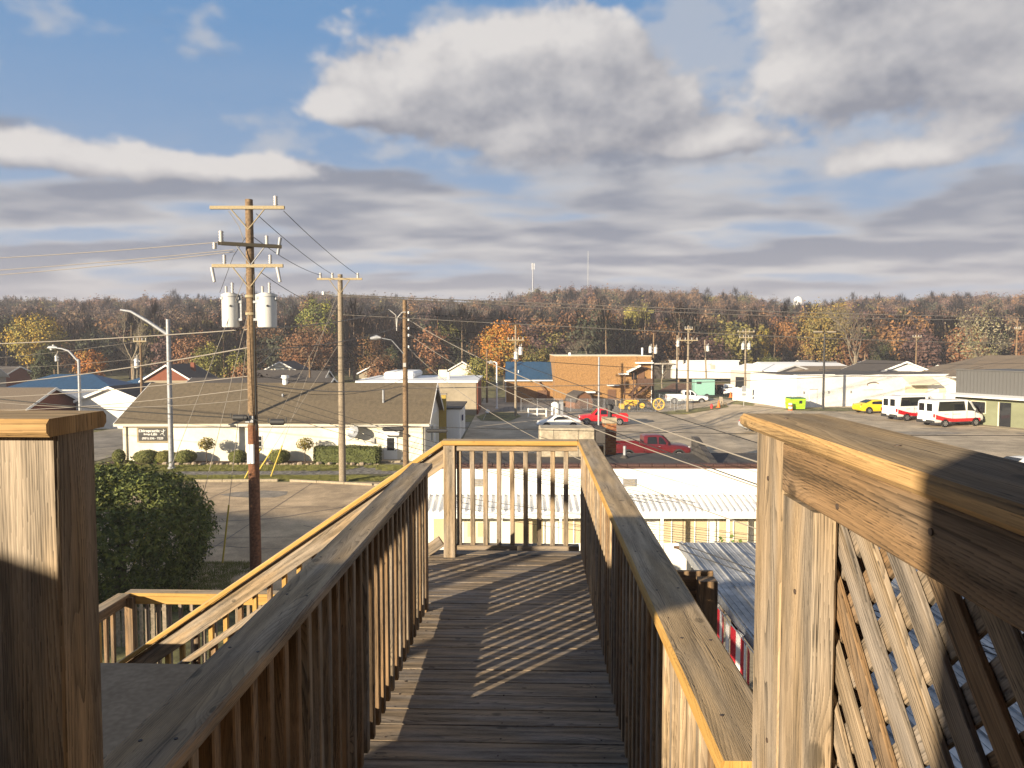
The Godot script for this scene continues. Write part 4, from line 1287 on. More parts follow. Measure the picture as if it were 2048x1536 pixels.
	# sign on the wall
	var s := thing("clinic_sign", "black clinic sign with white lettering on the cream wall", "sign", Vector3(-27.15, 2.05, -55.72))
	bx("frame", s, Vector3(0, 0, 0.04), Vector3(2.42, 1.24, 0.06), M.crossarm_pale, Basis(), 0.01)
	var board := bx("board", s, Vector3(0, 0, 0.075), Vector3(2.14, 0.98, 0.05), M.sign_black)
	text(s, "lettering", "Chiropractic", Vector3(-0.25, 0.27, 0.105), 0.27, M.white_paint)
	text(s, "lettering", "Brings", Vector3(-0.42, 0.02, 0.105), 0.17, M.white_paint)
	text(s, "lettering", "Life", Vector3(0.12, 0.02, 0.105), 0.24, M.white_paint, "Droid Serif", true)
	text(s, "lettering", "(931) 296 - 7220", Vector3(0, -0.29, 0.105), 0.22, M.white_paint)
	tb("emblem", s, [Vector3(0.62, 0.30, 0.108), Vector3(0.72, 0.22, 0.108), Vector3(0.84, 0.24, 0.108), Vector3(0.98, 0.34, 0.108)], [0.02], M.white_paint, 5)
	tb("emblem", s, [Vector3(0.84, 0.40, 0.108), Vector3(0.83, 0.2, 0.108), Vector3(0.78, 0.02, 0.108), Vector3(0.92, -0.1, 0.108)], [0.035, 0.03, 0.02, 0.015], M.white_paint, 5)
	tb("emblem", s, [Vector3(0.80, 0.08, 0.108), Vector3(0.66, 0.06, 0.108), Vector3(0.58, -0.04, 0.108)], [0.022, 0.018, 0.012], M.white_paint, 5)
	# dish
	var di := thing("satellite_dish", "pale satellite dish on the clinic wall", "satellite dish", Vector3(-11.9, 1.55, -55.7))
	var rings := []
	for k in 5:
		var rr := 0.06 + 0.14 * k
		var ring := []
		for q in 16:
			var a := TAU * q / 16
			ring.append(Vector3(cos(a) * rr, sin(a) * rr * 0.8, -0.16 + rr * rr * 0.5))
		rings.append(ring)
	var dm := MB.new()
	dm.loft(rings, true, false)
	part("reflector", dm.mesh(), M.galvanised, di, Vector3(0, 0.75, 0.55), Basis(Vector3.UP, -0.7) * Basis(Vector3.RIGHT, -0.35))
	tb("arm", di, [Vector3(0.1, 0.1, 0.0), Vector3(0.1, 0.45, 0.3), Vector3(0.05, 0.7, 0.45)], [0.04], M.steel, 6)
	tb("feed", di, [Vector3(0.1, 0.3, 0.4), Vector3(-0.25, 0.15, 1.0)], [0.025], M.steel, 5)

func shrub(label: String, x: float, d: float, w: float, h: float, sd: int, tones: Array, boxy := false, deep := 0.0) -> void:
	var r := RandomNumberGenerator.new(); r.seed = sd
	var t := thing("clipped_hedge" if boxy else "round_shrub", label, "shrub", Vector3(x, 0, -d), 0.0, "shrubs along the clinic wall")
	var mb := MB.new()
	var dp := deep if deep > 0.0 else w
	for k in (7000 if boxy else 2000):
		var dir := Vector3(r.randfn(), r.randfn(), r.randfn()).normalized()
		var p: Vector3
		if boxy:
			var q := Vector3(r.randf_range(-1, 1), r.randf_range(0, 1), r.randf_range(-1, 1))
			var f := r.randi() % 3
			if f == 0: q.x = signf(q.x)
			elif f == 1: q.y = 1.0
			else: q.z = signf(q.z)
			p = Vector3(q.x * w, q.y * h, q.z * dp)
			p += Vector3(sin(p.x * 3.0) * 0.03, sin(p.x * 2.1 + 1.0) * 0.05, 0) + Vector3(r.randfn(), r.randfn(), r.randfn()) * 0.035
			dir = Vector3(q.x if f == 0 else 0.0, 1.0 if f == 1 else 0.1, q.z if f == 2 else 0.0)
		else:
			p = Vector3(dir.x * w, h * 0.5 + dir.y * h * 0.5, dir.z * dp) * r.randf_range(0.93, 1.04)
			p.y = maxf(p.y, 0.05)
		var tone: Color = tones[r.randi() % tones.size()]
		var g := r.randf_range(0.75, 1.25)
		mb.col = Color(tone.r * g, tone.g * g, tone.b * g)
		leaf(mb, p, dir, 0.075, r, 1.3)
	if boxy:
		mb.col = tones[0]
		mb.cbox(Vector3(0, h * 0.48, 0), Vector3(w * 1.9, h * 0.95, dp * 1.85), 0.1)
	else:
		mb.col = tones[0]
		mb.tube([Vector3(0, 0.05, 0), Vector3(0, h * 0.2, 0), Vector3(0, h * 0.5, 0), Vector3(0, h * 0.8, 0), Vector3(0, h * 0.95, 0)], [w * 0.5, w * 0.78, w * 0.93, w * 0.74, w * 0.3], 12)
	part("foliage", mb.mesh(true), M.leaf, t)
	tb("stem", t, [Vector3(0, -0.1, 0), Vector3(0, h * 0.6, 0)], [0.05], M.bark, 5)

func make_planting() -> void:
	var g := [Color(0.11, 0.12, 0.025), Color(0.085, 0.10, 0.022), Color(0.14, 0.14, 0.03)]
	var y := [Color(0.16, 0.15, 0.03), Color(0.12, 0.12, 0.025)]
	shrub("small round shrub at the left corner of the clinic", -29.2, 54.6, 0.45, 1.05, 1, g)
	shrub("wide round shrub under the left half of the clinic sign", -27.2, 54.7, 0.9, 1.0, 2, g)
	shrub("yellowish round shrub left of the lamp post with the long arm", -25.75, 54.7, 0.75, 0.95, 3, y)
	shrub("round shrub just right of the lamp post with the long arm", -24.3, 54.7, 0.78, 1.0, 4, g)
	shrub("round shrub left of the foot of the tall transformer pole", -20.4, 54.7, 0.68, 0.98, 5, g)
	shrub("round shrub with a yellow guy guard in front of it", -17.3, 54.7, 0.75, 1.05, 6, g)
	shrub("long clipped hedge behind the foot of the second pole", -12.2, 54.6, 2.35, 1.25, 7, [Color(0.08, 0.095, 0.022), Color(0.06, 0.075, 0.02), Color(0.11, 0.12, 0.03)], true, 0.6)
	for q in [[-22.6, "small ball topped tree casting its shadow left of the tall pole", 61], [-15.3, "small ball topped tree left of the long clipped hedge", 62]]:
		var r := RandomNumberGenerator.new(); r.seed = q[2]
		var t := thing("topiary_tree", q[1], "tree", Vector3(q[0], 0, -54.5), 0.0, "ball topped trees by the clinic")
		tb("trunk", t, [Vector3(0, 0, 0), Vector3(-0.08, 0.5, 0), Vector3(-0.03, 1.05, 0)], [0.045, 0.035, 0.03], M.bark, 6)
		var mb := MB.new()
		for k in 620:
			var dir := Vector3(r.randfn(), r.randfn(), r.randfn()).normalized()
			var p := Vector3(0, 1.48, 0) + Vector3(dir.x * 0.66, dir.y * 0.52, dir.z * 0.66) * pow(r.randf(), 0.33)
			if p.y < 1.15 and r.randf() < 0.5: continue
			var tone: Color = [Color(0.20, 0.16, 0.035), Color(0.15, 0.135, 0.03), Color(0.25, 0.18, 0.04)][r.randi() % 3]
			var gg := r.randf_range(0.75, 1.25)
			mb.col = Color(tone.r * gg, tone.g * gg, tone.b * gg)
			leaf(mb, p, dir, 0.11, r, 1.2)
		part("crown", mb.mesh(true), M.leaf, t)
		for k in 5:
			var a := TAU * k / 5.0
			tb("limb", t, [Vector3(-0.03, 1.0, 0), Vector3(cos(a) * 0.25, 1.3, sin(a) * 0.25), Vector3(cos(a) * 0.42, 1.6, sin(a) * 0.42)], [0.025, 0.016, 0.006], M.bark, 4)
	# stones that edge the bed
	var st := MB.new()
	rng.seed = 12
	var x := -25.4
	while x < -9.8:
		var s := rng.randf_range(0.16, 0.34)
		st.cbox(Vector3(x, s * 0.25, -53.8 + rng.randf_range(-0.1, 0.1)), Vector3(s * 1.3, s, s), s * 0.28, Basis(Vector3.UP, rng.randf() * 3.0) * Basis(Vector3.RIGHT, rng.randf_range(-0.4, 0.4)))
		x += s * rng.randf_range(1.1, 1.7)
	var so := part("border_stones", st.mesh(), M.stone, self)
	so.set_meta("kind", "stuff")
	tag(so, "low row of tan stones edging the planting bed by the clinic", "stones")
	# grass blades of the nearer lawns
	var bl := MB.new()
	for k in 5:
		var a := TAU * k / 5.0
		var o := Vector3(cos(a), 0, sin(a)) * 0.035
		bl.tri(o + Vector3(0.012, 0, 0), o * 2.4 + Vector3(0, 0.11, 0), o - Vector3(0.012, 0, 0), Vector3(0, 0.3, 1))
	var spots := []
	rng.seed = 15
	for k in 26000:
		var p: Vector2
		var z := k % 10
		if z < 4: p = Vector2(rng.randf_range(-30, -5.2), rng.randf_range(51.2, 53.8))
		elif z < 7: p = Vector2(rng.randf_range(-24, -5.2), rng.randf_range(47.6, 49.4))
		else: p = Vector2(rng.randf_range(-13, -6), rng.randf_range(24, 29.5))
		if z >= 7 and p.x > -22 and p.y > 25.0 and p.x > -9.0: continue
		if hill_noise.get_noise_2d(p.x * 9.0, p.y * 9.0) < -0.25: continue
		spots.append(p)
	var mm := MultiMesh.new()
	mm.transform_format = MultiMesh.TRANSFORM_3D
	mm.mesh = bl.mesh()
	mm.instance_count = spots.size()
	for k in spots.size():
		var sc := rng.randf_range(0.5, 1.3)
		mm.set_instance_transform(k, Transform3D(Basis(Vector3.UP, rng.randf() * TAU).scaled(Vector3(1.4, sc, 1.4)), Vector3(spots[k].x, 0.0, -spots[k].y)))
	var go := MultiMeshInstance3D.new()
	go.name = "grass"
	go.multimesh = mm
	go.material_override = M.turf_blades
	add_child(go, true)
	go.set_meta("kind", "stuff")
	tag(go, "short patchy grass between the clinic bed and the concrete lot", "grass")
	# the big evergreen by the stairs
	var r := RandomNumberGenerator.new(); r.seed = 91
	var t := thing("evergreen_bush", "big rounded dark evergreen bush beside the left post", "bush", Vector3(-13.55, 0, -25.2))
	var mb := MB.new()
	for k in 5200:
		var dir := Vector3(r.randfn(), r.randfn() * 0.9 + 0.15, r.randfn()).normalized()
		var lump := 1.0 + 0.07 * sin(dir.x * 7.0 + dir.y * 4.0) + 0.05 * sin(dir.z * 9.0 + dir.y * 6.0) + 0.09 * hill_noise.get_noise_3d(dir.x * 260.0, dir.y * 260.0, dir.z * 260.0)
		var p := Vector3(0, 2.1, 0) + Vector3(dir.x * 2.85, dir.y * 2.4, dir.z * 2.8) * lump * r.randf_range(0.86, 1.03)
		if p.y < 0.1: continue
		# a spray: flat fans of scale leaves
		var tone: Color = [Color(0.075, 0.095, 0.018), Color(0.055, 0.075, 0.016), Color(0.12, 0.135, 0.022)][r.randi() % 3]
		for s in 9:
			var g2 := r.randf_range(0.7, 1.3)
			mb.col = Color(tone.r * g2, tone.g * g2, tone.b * g2)
			var o := Vector3(r.randfn(), r.randfn(), r.randfn()) * 0.1
			leaf(mb, p + o, (dir + o * 4.0).normalized(), r.randf_range(0.045, 0.085), r, 2.4)
	for k in 420:
		var dir2 := Vector3(r.randfn(), absf(r.randfn()) * 0.8, r.randfn()).normalized()
		var p2 := Vector3(0, 2.1, 0) + Vector3(dir2.x * 2.85, dir2.y * 2.4, dir2.z * 2.8) * r.randf_range(0.98, 1.06)
		var grow := (dir2 + Vector3(r.randfn(), absf(r.randfn()) + 0.4, r.randfn()) * 0.5).normalized()
		var ln := r.randf_range(0.12, 0.42)
		for s in 7:
			var tone2: Color = [Color(0.10, 0.12, 0.02), Color(0.13, 0.14, 0.025), Color(0.075, 0.095, 0.018)][r.randi() % 3]
			mb.col = tone2
			leaf(mb, p2 + grow * ln * s / 6.0 + Vector3(r.randfn(), r.randfn(), r.randfn()) * 0.02, (dir2 + Vector3(r.randfn(), r.randfn(), r.randfn()) * 0.6).normalized(), r.randf_range(0.05, 0.10), r, 2.6)
	part("foliage", mb.mesh(true), M.leaf, t)
	tb("trunk", t, [Vector3(0, 0, 0), Vector3(0.1, 2.6, 0)], [0.22, 0.1], M.bark, 7)
	shrub("small dark shrub on the verge left of the big evergreen", -26.5, 47, 1.0, 0.9, 95, [Color(0.05, 0.06, 0.02), Color(0.07, 0.08, 0.02)])
	# grey paling fence below the bush
	var fe := thing("picket_fence", "grey weathered paling fence in the shade below the evergreen bush", "fence", Vector3(-10.8, 0, -21.2))
	for k in 9:
		bx("picket", fe, Vector3(-0.7 + k * 0.17, 0.75, 0), Vector3(0.11, 1.5, 0.02), M.pole_pale)
	for yy in [0.4, 1.1]:
		bx("fence_rail", fe, Vector3(0, yy, -0.04), Vector3(1.6, 0.08, 0.04), M.pole_pale)

func make_motel() -> void:
	# low white commercial building: its back wall with a ribbed awning, flat dark roof, tiled coping
	var x0 := -3.6
	var x1 := 13.5
	var zf := -28.5
	var t := thing("white_building", "low white building with a ribbed metal awning beyond the railing", "building", Vector3(0, 0, zf))
	var mid := (x0 + x1) * 0.5
	bx("wall", t, Vector3(mid, 2.0, -1.9), Vector3(x1 - x0, 4.0, 3.8), M.white_wall)
	bx("parapet", t, Vector3(mid, 4.02, -0.12), Vector3(x1 - x0, 0.2, 0.22), M.coping)
	bx("roof", t, Vector3(mid, 4.02, -1.95), Vector3(x1 - x0 - 0.5, 0.05, 3.6), M.membrane)
	bx("rear_edge", t, Vector3(mid, 4.0, -3.85), Vector3(x1 - x0, 0.1, 0.1), M.membrane)
	var x := x0
	rng.seed = 71
	while x < x1 - 0.1:
		bx("coping_tile", t, Vector3(x + 0.24, 4.15 + rng.randf_range(-0.006, 0.006), -0.1), Vector3(0.465, 0.09, 0.42), M.coping, Basis(Vector3.UP, rng.randf_range(-0.02, 0.02)), 0.02)
		x += 0.475
	# wedge parapets that step up the roof
	for q in [[8.05, 0.72], [11.4, 0.8]]:
		var wm := MB.new()
		var hgt: float = q[1]
		wm.slab([Vector2(0.0, 4.05), Vector2(-3.6, 4.05), Vector2(-3.6, 4.05 + hgt), Vector2(-3.2, 4.05 + hgt)], -0.13, 0.13)
		part("wedge_parapet", wm.mesh(), M.membrane, t, Vector3(q[0], 0, -0.4), Basis(Vector3(0, 0, 1), Vector3.UP, Vector3(-1, 0, 0)))
	# vents in the wall
	for vx in [-1.35, 4.55, 9.85]:
		var v := bx("wall_vent", t, Vector3(vx, 3.47, 0.03), Vector3(0.5, 0.3, 0.06), M.galvanised)
		for k in 4:
			bx("louvre", v, Vector3(0, -0.1 + k * 0.066, 0.035), Vector3(0.44, 0.035, 0.03), M.mortar)
	# awning panels, each with one rib
	var a0 := Vector3(0, 2.93, 0.02)
	var a1 := Vector3(0, 2.64, 1.5)
	var ln := a0.distance_to(a1)
	var zax := (a1 - a0).normalized()
	var yax := zax.cross(Vector3.RIGHT).normalized()
	var pw := 0.242
	var am := MB.new()
	am.box(Vector3(0, 0, 0), Vector3(pw - 0.004, 0.015, ln))
	am.slab([Vector2(-0.06, 0.006), Vector2(0.06, 0.006), Vector2(0.042, 0.095), Vector2(-0.042, 0.095)], -ln * 0.5, ln * 0.5)
	var amesh := am.mesh()
	x = x0
	while x < x1:
		part("awning_panel", amesh, M.white_metal, t, Vector3(x + pw * 0.5, 0, 0) + (a0 + a1) * 0.5, Basis(Vector3.RIGHT, yax, zax))
		x += pw
	bx("awning_fascia", t, Vector3(mid, 2.53, 1.52), Vector3(x1 - x0, 0.23, 0.05), M.white_metal)
	for px in [-3.4, -0.4, 1.8, 3.8, 5.55, 8.0, 10.5, 13.2]:
		bx("porch_post", t, Vector3(px, 1.2, 1.42), Vector3(0.1, 2.42, 0.1), M.white_metal)
	# doors and windows under the awning
	for q in [[-2.6, 0.9], [0.6, 1.2], [2.4, 1.2], [6.2, 0.95], [7.1, 0.95], [8.6, 1.1], [11.4, 1.1]]:
		window(t, Vector3(q[0], 1.65, 0.02), q[1], 1.1, M.white_paint, M.window_blind)
		bx("glazing_bar", t, Vector3(q[0], 1.65, 0.1), Vector3(0.04, 1.1, 0.03), M.white_paint)
	for dx in [-1.4, 4.0, 9.9]:
		var d := bx("door", t, Vector3(dx, 1.03, 0.03), Vector3(0.95, 2.06, 0.06), M.cream_paint)
		for px in [-0.2, 0.2]:
			bx("pane", d, Vector3(px, 0.6, 0.035), Vector3(0.26, 0.55, 0.02), M.window_blind)
	for dx in [2.9, 3.3, 5.0, 5.8, 7.9, 9.2]:
		tb("drain_pipe", t, [Vector3(dx, 0, 0.09), Vector3(dx, 2.7, 0.09)], [0.03], M.cream_paint, 6)
	# chimney of the roof
	var ch := thing("brick_chimney", "square brick chimney with a pale cap and black pipe left of the maroon truck", "chimney", Vector3(4.25, 4.0, -32.2))
	bx("core", ch, Vector3(0, 0.72, 0), Vector3(0.50, 1.44, 0.50), M.mortar)
	var cols := [M.brick_red, M.brick_red_b, M.brick_red_c, M.brick_red_b]
	for row in 18:
		for k in 3:
			var off := 0.0 if row % 2 == 0 else 0.09
			var bxp := -0.26 + k * 0.182 + off
			var wdt := 0.17
			if k == 2 and off > 0.0: wdt = 0.085; bxp -= 0.042
			for face in 4:
				bx("brick", ch, Basis(Vector3.UP, face * PI / 2) * Vector3(bxp + 0.085, 0.04 + row * 0.078, 0.255), Vector3(wdt, 0.066, 0.03), cols[rng.randi() % 4], Basis(Vector3.UP, face * PI / 2))
	bx("cap", ch, Vector3(0, 1.53, 0), Vector3(0.62, 0.26, 0.62), M.kerb, Basis(), 0.02)
	tb("flue_pipe", ch, [Vector3(0.02, 1.6, 0), Vector3(0.02, 2.0, 0), Vector3(0.02, 2.02, 0), Vector3(0.02, 2.16, 0), Vector3(0.02, 2.22, 0)], [0.1, 0.1, 0.17, 0.17, 0.06], M.trim_black, 10)
	var un := thing("rooftop_unit", "beige canvas covered box on the roof behind the end railing", "air unit", Vector3(2.35, 4.05, -31.9))
	var um := MB.new()
	um.cbox(Vector3(0, 0.6, 0), Vector3(2.35, 1.25, 1.4), 0.05)
	part("cover", um.mesh(), M.canvas, un)
	bx("side_panel", un, Vector3(1.4, 0.6, 0.1), Vector3(0.4, 1.2, 1.2), M.membrane)
	for sx in [-0.6, 0.45]:
		bx("seam", un, Vector3(sx, 0.6, 0.705), Vector3(0.03, 1.15, 0.02), M.mortar)
	var hv := thing("vent_stack", "grey pipe flashing on the dark roof beside the maroon truck", "vent", Vector3(4.75, 4.05, -31.0))
	tb("pipe", hv, [Vector3(0, 0, 0), Vector3(0, 0.5, 0)], [0.07], M.galvanised, 8)
	tb("collar", hv, [Vector3(0, 0, 0), Vector3(0, 0.12, 0)], [0.2, 0.08], M.membrane, 8)

func make_tin_shed() -> void:
	var t := thing("tin_shed", "open shed with a standing seam tin roof below the right railing", "shed", Vector3(9, 0, -14.5))
	var x0 := -4.2
	var x1 := 6.0
	var pw := 0.47
	var ln := 11.6
	var mb := MB.new()
	mb.box(Vector3(0, 0, 0), Vector3(pw - 0.004, 0.02, ln))
	mb.box(Vector3(-pw * 0.5 + 0.02, 0.03, 0), Vector3(0.03, 0.05, ln))
	for q in [-0.06, 0.1]: mb.box(Vector3(q, 0.014, 0), Vector3(0.02, 0.014, ln))
	var m := mb.mesh()
	var x := x0
	while x < x1:
		part("roof_panel", m, M.tin_roof, t, Vector3(x + pw * 0.5, 3.0, -0.5), Basis(Vector3.RIGHT, 0.03))
		x += pw
	bx("edge_trim", t, Vector3(x0 - 0.03, 2.93, -0.5), Vector3(0.05, 0.2, ln), M.galvanised, Basis(Vector3.RIGHT, 0.03))
	bx("beam", t, Vector3(x0 + 0.2, 2.75, -0.5), Vector3(0.1, 0.2, ln), M.pole_wood, Basis(Vector3.RIGHT, 0.03))
	for z in [-5.8, -2.0, 1.6, 5.0]:
		bx("post", t, Vector3(x0 + 0.25, 1.3, z), Vector3(0.12, 2.6, 0.12), M.trim_black)
	bx("back_wall", t, Vector3(2.0, 1.35, 2.2), Vector3(0.1, 2.6, 6.0), M.membrane)
	bx("rust_edge", t, Vector3(x0 + 1.4, 3.06, -6.25), Vector3(3.2, 0.06, 0.06), M.rust)
	# flag that hangs from the edge of the roof
	var f := thing("hanging_flag", "striped red and white flag hanging under the tin roof edge", "flag", Vector3(4.62, 2.9, -15.4))
	for k in 11:
		bx("stripe", f, Vector3(0.05 * sin(k * 1.1), -0.42 + 0.02 * sin(k * 2.0), -1.5 + k * 0.29), Vector3(0.012, 0.84, 0.292), M.flag_red if k % 2 == 0 else M.flag_white, Basis(Vector3.UP, 0.22 * sin(k * 1.1 + 0.5)))
	var ca := bx("canton", f, Vector3(-0.05, -1.06, -1.0), Vector3(0.012, 0.5, 1.0), M.flag_blue)
	for r in 3:
		for c in 6:
			bx("star", ca, Vector3(-0.01, -0.16 + r * 0.16, -0.4 + c * 0.16), Vector3(0.012, 0.045, 0.045), M.flag_white, Basis(Vector3.RIGHT, 0.78))
	tb("rod", f, [Vector3(0, 0.02, -1.7), Vector3(0, 0.02, 1.7)], [0.012], M.steel, 5)
	# leafy plant and bin by the porch
	var r := RandomNumberGenerator.new(); r.seed = 66
	var pl := thing("porch_plant", "leafy green plant in front of the white building's porch", "plant", Vector3(6.5, 0, -23.5))
	var pm := MB.new()
	for k in 420:
		var a := r.randf() * TAU
		var q := sqrt(r.randf())
		var p := Vector3(cos(a) * q * 1.1 + 0.5, 1.3 + r.randf() * 1.5 * (1.0 - q * 0.5), sin(a) * q * 0.8)
		var tone: Color = [Color(0.10, 0.17, 0.03), Color(0.15, 0.20, 0.04), Color(0.07, 0.12, 0.025)][r.randi() % 3]
		mb.col = tone
		pm.col = tone
		leaf(pm, p, Vector3(cos(a), 1, sin(a)).normalized(), 0.15, r, 1.3)
	part("foliage", pm.mesh(true), M.leaf, pl)
	for k in 6:
		tb("stem", pl, [Vector3(0.3, 0, 0), Vector3(0.3 + sin(k * 2.1) * 0.5, 1.3, cos(k * 1.7) * 0.4), Vector3(0.5 + sin(k * 2.1) * 1.0, 2.3, cos(k * 1.7) * 0.7)], [0.02, 0.014, 0.006], M.bark, 4)
	var bin := thing("green_bin", "dark green bin at the foot of the stairs", "bin", Vector3(-1.95, 0, -20.5))
	var bm := MB.new()
	bm.tube([Vector3(0, 0, 0), Vector3(0, 2.6, 0)], [0.5, 0.62], 14)
	part("body", bm.mesh(), M.shade_green, bin)
	tb("lid", bin, [Vector3(0, 2.6, 0), Vector3(0, 2.72, 0), Vector3(0, 2.85, 0)], [0.66, 0.64, 0.3], M.shade_green, 14)
	var ac := thing("window_cooler", "beige cooling unit beside the porch plant", "air unit", Vector3(4.35, 0, -22.6))
	bx("case", ac, Vector3(0, 1.3, 0), Vector3(0.8, 2.0, 0.6), M.mortar, Basis(), 0.03)
	bx("grille", ac, Vector3(0, 1.9, 0.36), Vector3(0.65, 0.7, 0.03), M.mortar)

func make_brick_hall() -> void:
	var x0 := 6.2
	var x1 := 20.1
	var t := thing("brick_hall", "tall flat roofed orange brick building with outside fire stairs", "building", Vector3(0, 0, -106.6))
	bx("wall", t, Vector3((x0 + x1) * 0.5, 3.5, -7.5), Vector3(x1 - x0, 7.4, 15), M.brick_orange)
	bx("coping", t, Vector3((x0 + x1) * 0.5, 7.24, -7.5), Vector3(x1 - x0 + 0.1, 0.09, 15.1), M.cream_paint)
	bx("corner_trim", t, Vector3(x1 + 0.03, 3.3, 0.05), Vector3(0.12, 6.6, 0.12), M.white_paint)
	bx("roof_fan", t, Vector3(8.4, 7.5, -1.5), Vector3(0.3, 0.4, 0.3), M.white_metal)
	tb("roof_flue", t, [Vector3(18.9, 7.2, -0.8), Vector3(18.9, 8.4, -0.8)], [0.14], M.white_metal, 8)
	for q in [[11.1, 1.75, 1.7], [14.5, 2.75, 1.7], [16.0, 4.35, 1.4], [18.95, 5.95, 2.5]]:
		bx("flat_awning", t, Vector3(q[0], q[1] + 0.3, 0.55), Vector3(q[2], 0.2, 1.1), M.white_metal, Basis(), 0.03)
		for s in [-0.4, 0.4]:
			tb("awning_stay", t, [Vector3(q[0] + q[2] * s, q[1] + 0.4, 1.0), Vector3(q[0] + q[2] * s, q[1] + 1.2, 0.02)], [0.02], M.brown_steel, 4)
	var lean := MB.new()
	lean.slab([Vector2(16.5, 4.85), Vector2(18.3, 5.75), Vector2(18.3, 5.95), Vector2(16.5, 5.05)], 0.02, 1.5)
	part("stair_canopy", lean.mesh(), M.white_metal, t)
	var lean2 := MB.new()
	lean2.slab([Vector2(18.32, 5.75), Vector2(19.7, 5.25), Vector2(19.7, 5.35), Vector2(18.32, 5.9)], 0.02, 1.5)
	part("stair_canopy", lean2.mesh(), M.brown_steel, t)
	bx("door", t, Vector3(14.4, 1.25, 0.03), Vector3(1.2, 2.3, 0.08), M.door_brown)
	bx("upper_door", t, Vector3(18.6, 4.3, 0.03), Vector3(1.0, 2.0, 0.08), M.door_brown)
	bx("dark_window", t, Vector3(17.6, 4.4, 0.03), Vector3(0.7, 1.2, 0.08), M.window_dark)
	for x in [13.6, 15.0]:
		bx("door_pier", t, Vector3(x, 0.45, 0.6), Vector3(0.35, 0.95, 0.35), M.kerb)
	# fire stairs
	var f := thing("fire_stairs", "brown steel fire stairs on the front of the brick building", "stairs", Vector3(0, 0, -105.0))
	bx("landing", f, Vector3(18.8, 3.1, 0), Vector3(2.4, 0.14, 1.3), M.brown_steel)
	bx("landing", f, Vector3(16.6, 1.85, 0), Vector3(1.5, 0.14, 1.3), M.brown_steel)
	for q in [[15.95, 4.7], [17.2, 4.9], [17.2, 1.85], [19.85, 3.1], [15.95, 1.85], [19.85, 5.2]]:
		bx("stair_post", f, Vector3(q[0], q[1] * 0.5, 0.55), Vector3(0.12, q[1], 0.12), M.brown_steel)
	for q in [[Vector3(16.9, 1.9, 0), Vector3(18.0, 3.1, 0)], [Vector3(19.6, 0.05, 0.0), Vector3(16.7, 1.85, 0.0)], [Vector3(17.0, 1.2, 0.0), Vector3(19.4, 3.0, 0.0)]]:
		var a: Vector3 = q[0]
		var b: Vector3 = q[1]
		var dir := (b - a).normalized()
		for z in [-0.5, 0.5]:
			bx("stringer", f, (a + b) * 0.5 + Vector3(0, 0, z), Vector3((b - a).length(), 0.22, 0.06), M.brown_steel, Basis(dir, Vector3(-dir.y, dir.x, 0) if dir.x > 0 else Vector3(dir.y, -dir.x, 0), Vector3(0, 0, 1 if dir.x > 0 else -1)))
			tb("handrail", f, [a + Vector3(0, 0.95, z), b + Vector3(0, 0.95, z)], [0.03], M.brown_steel, 5)
		for k in 8:
			bx("tread", f, a.lerp(b, (k + 0.5) / 8.0) + Vector3(0, 0.06, 0), Vector3(0.26, 0.04, 1.0), M.brown_steel)
	for y in [3.6, 4.05]:
		tb("guard_rail", f, [Vector3(17.7, y, 0.6), Vector3(19.95, y, 0.6)], [0.03], M.brown_steel, 5)
	bx("guard_panel", f, Vector3(18.8, 3.62, 0.6), Vector3(2.2, 0.85, 0.03), M.brown_steel)
	for y in [2.3, 2.75]:
		tb("guard_rail", f, [Vector3(15.9, y, 0.6), Vector3(17.2, y, 0.6)], [0.03], M.brown_steel, 5)
	# annex with the blue roof
	var an := thing("blue_roof_annex", "low orange brick wing with a blue metal roof left of the tall brick building", "building", Vector3(2.6, 0, -118))
	bx("wall", an, Vector3(0, 1.7, 0), Vector3(7.2, 3.6, 10), M.brick_orange)
	var rm := MB.new()
	rm.slab([Vector2(-5.5, 3.35), Vector2(0, 6.0), Vector2(5.5, 3.35), Vector2(5.5, 3.5), Vector2(0, 6.15), Vector2(-5.5, 3.5)], -3.8, 3.62)
	part("roof", rm.mesh(), M.blue_roof, an, Vector3.ZERO, Basis(Vector3(0, 0, 1), Vector3.UP, Vector3(-1, 0, 0)))
	bx("gutter", an, Vector3(-0.1, 3.4, 5.56), Vector3(7.4, 0.18, 0.1), M.white_paint)
	bx("downspout", an, Vector3(-3.55, 1.7, 5.06), Vector3(0.1, 3.3, 0.1), M.white_paint)
	tb("sloping_pipe", an, [Vector3(1.4, 3.4, 5.2), Vector3(2.4, 1.8, 5.6)], [0.1], M.door_brown, 6)
	bx("gate", an, Vector3(2.0, 0.95, 5.5), Vector3(1.4, 1.9, 0.06), M.door_brown)
	tb("vent_pipe", an, [Vector3(-1.6, 4.0, 3.4), Vector3(-1.6, 4.9, 3.4)], [0.08], M.white_metal, 6)
	# little gambrel barn
	var ba := thing("barn_shed", "small brown barn shaped shed in front of the brick building", "shed", Vector3(9.35, 0, -103.2), 0.35)
	var bm := MB.new()
	bm.slab([Vector2(-1.35, 0), Vector2(1.35, 0), Vector2(1.35, 1.0), Vector2(0.95, 1.9), Vector2(0, 2.35), Vector2(-0.95, 1.9), Vector2(-1.35, 1.0)], -1.6, 1.6)
	part("body", bm.mesh(), mat("barn_brown", Color(0.20, 0.095, 0.05), 0.9), ba)
	var br := MB.new()
	for s in [-1.0, 1.0]:
		br.slab([Vector2(s * 1.5, 0.92), Vector2(s * 1.0, 1.96), Vector2(0, 2.44), Vector2(0, 2.34), Vector2(s * 0.93, 1.88), Vector2(s * 1.38, 0.9)], -1.75, 1.75)
	part("roof", br.mesh(), M.shingle_dark, ba)
	bx("door", ba, Vector3(0, 0.75, 1.62), Vector3(1.3, 1.5, 0.04), M.door_brown)

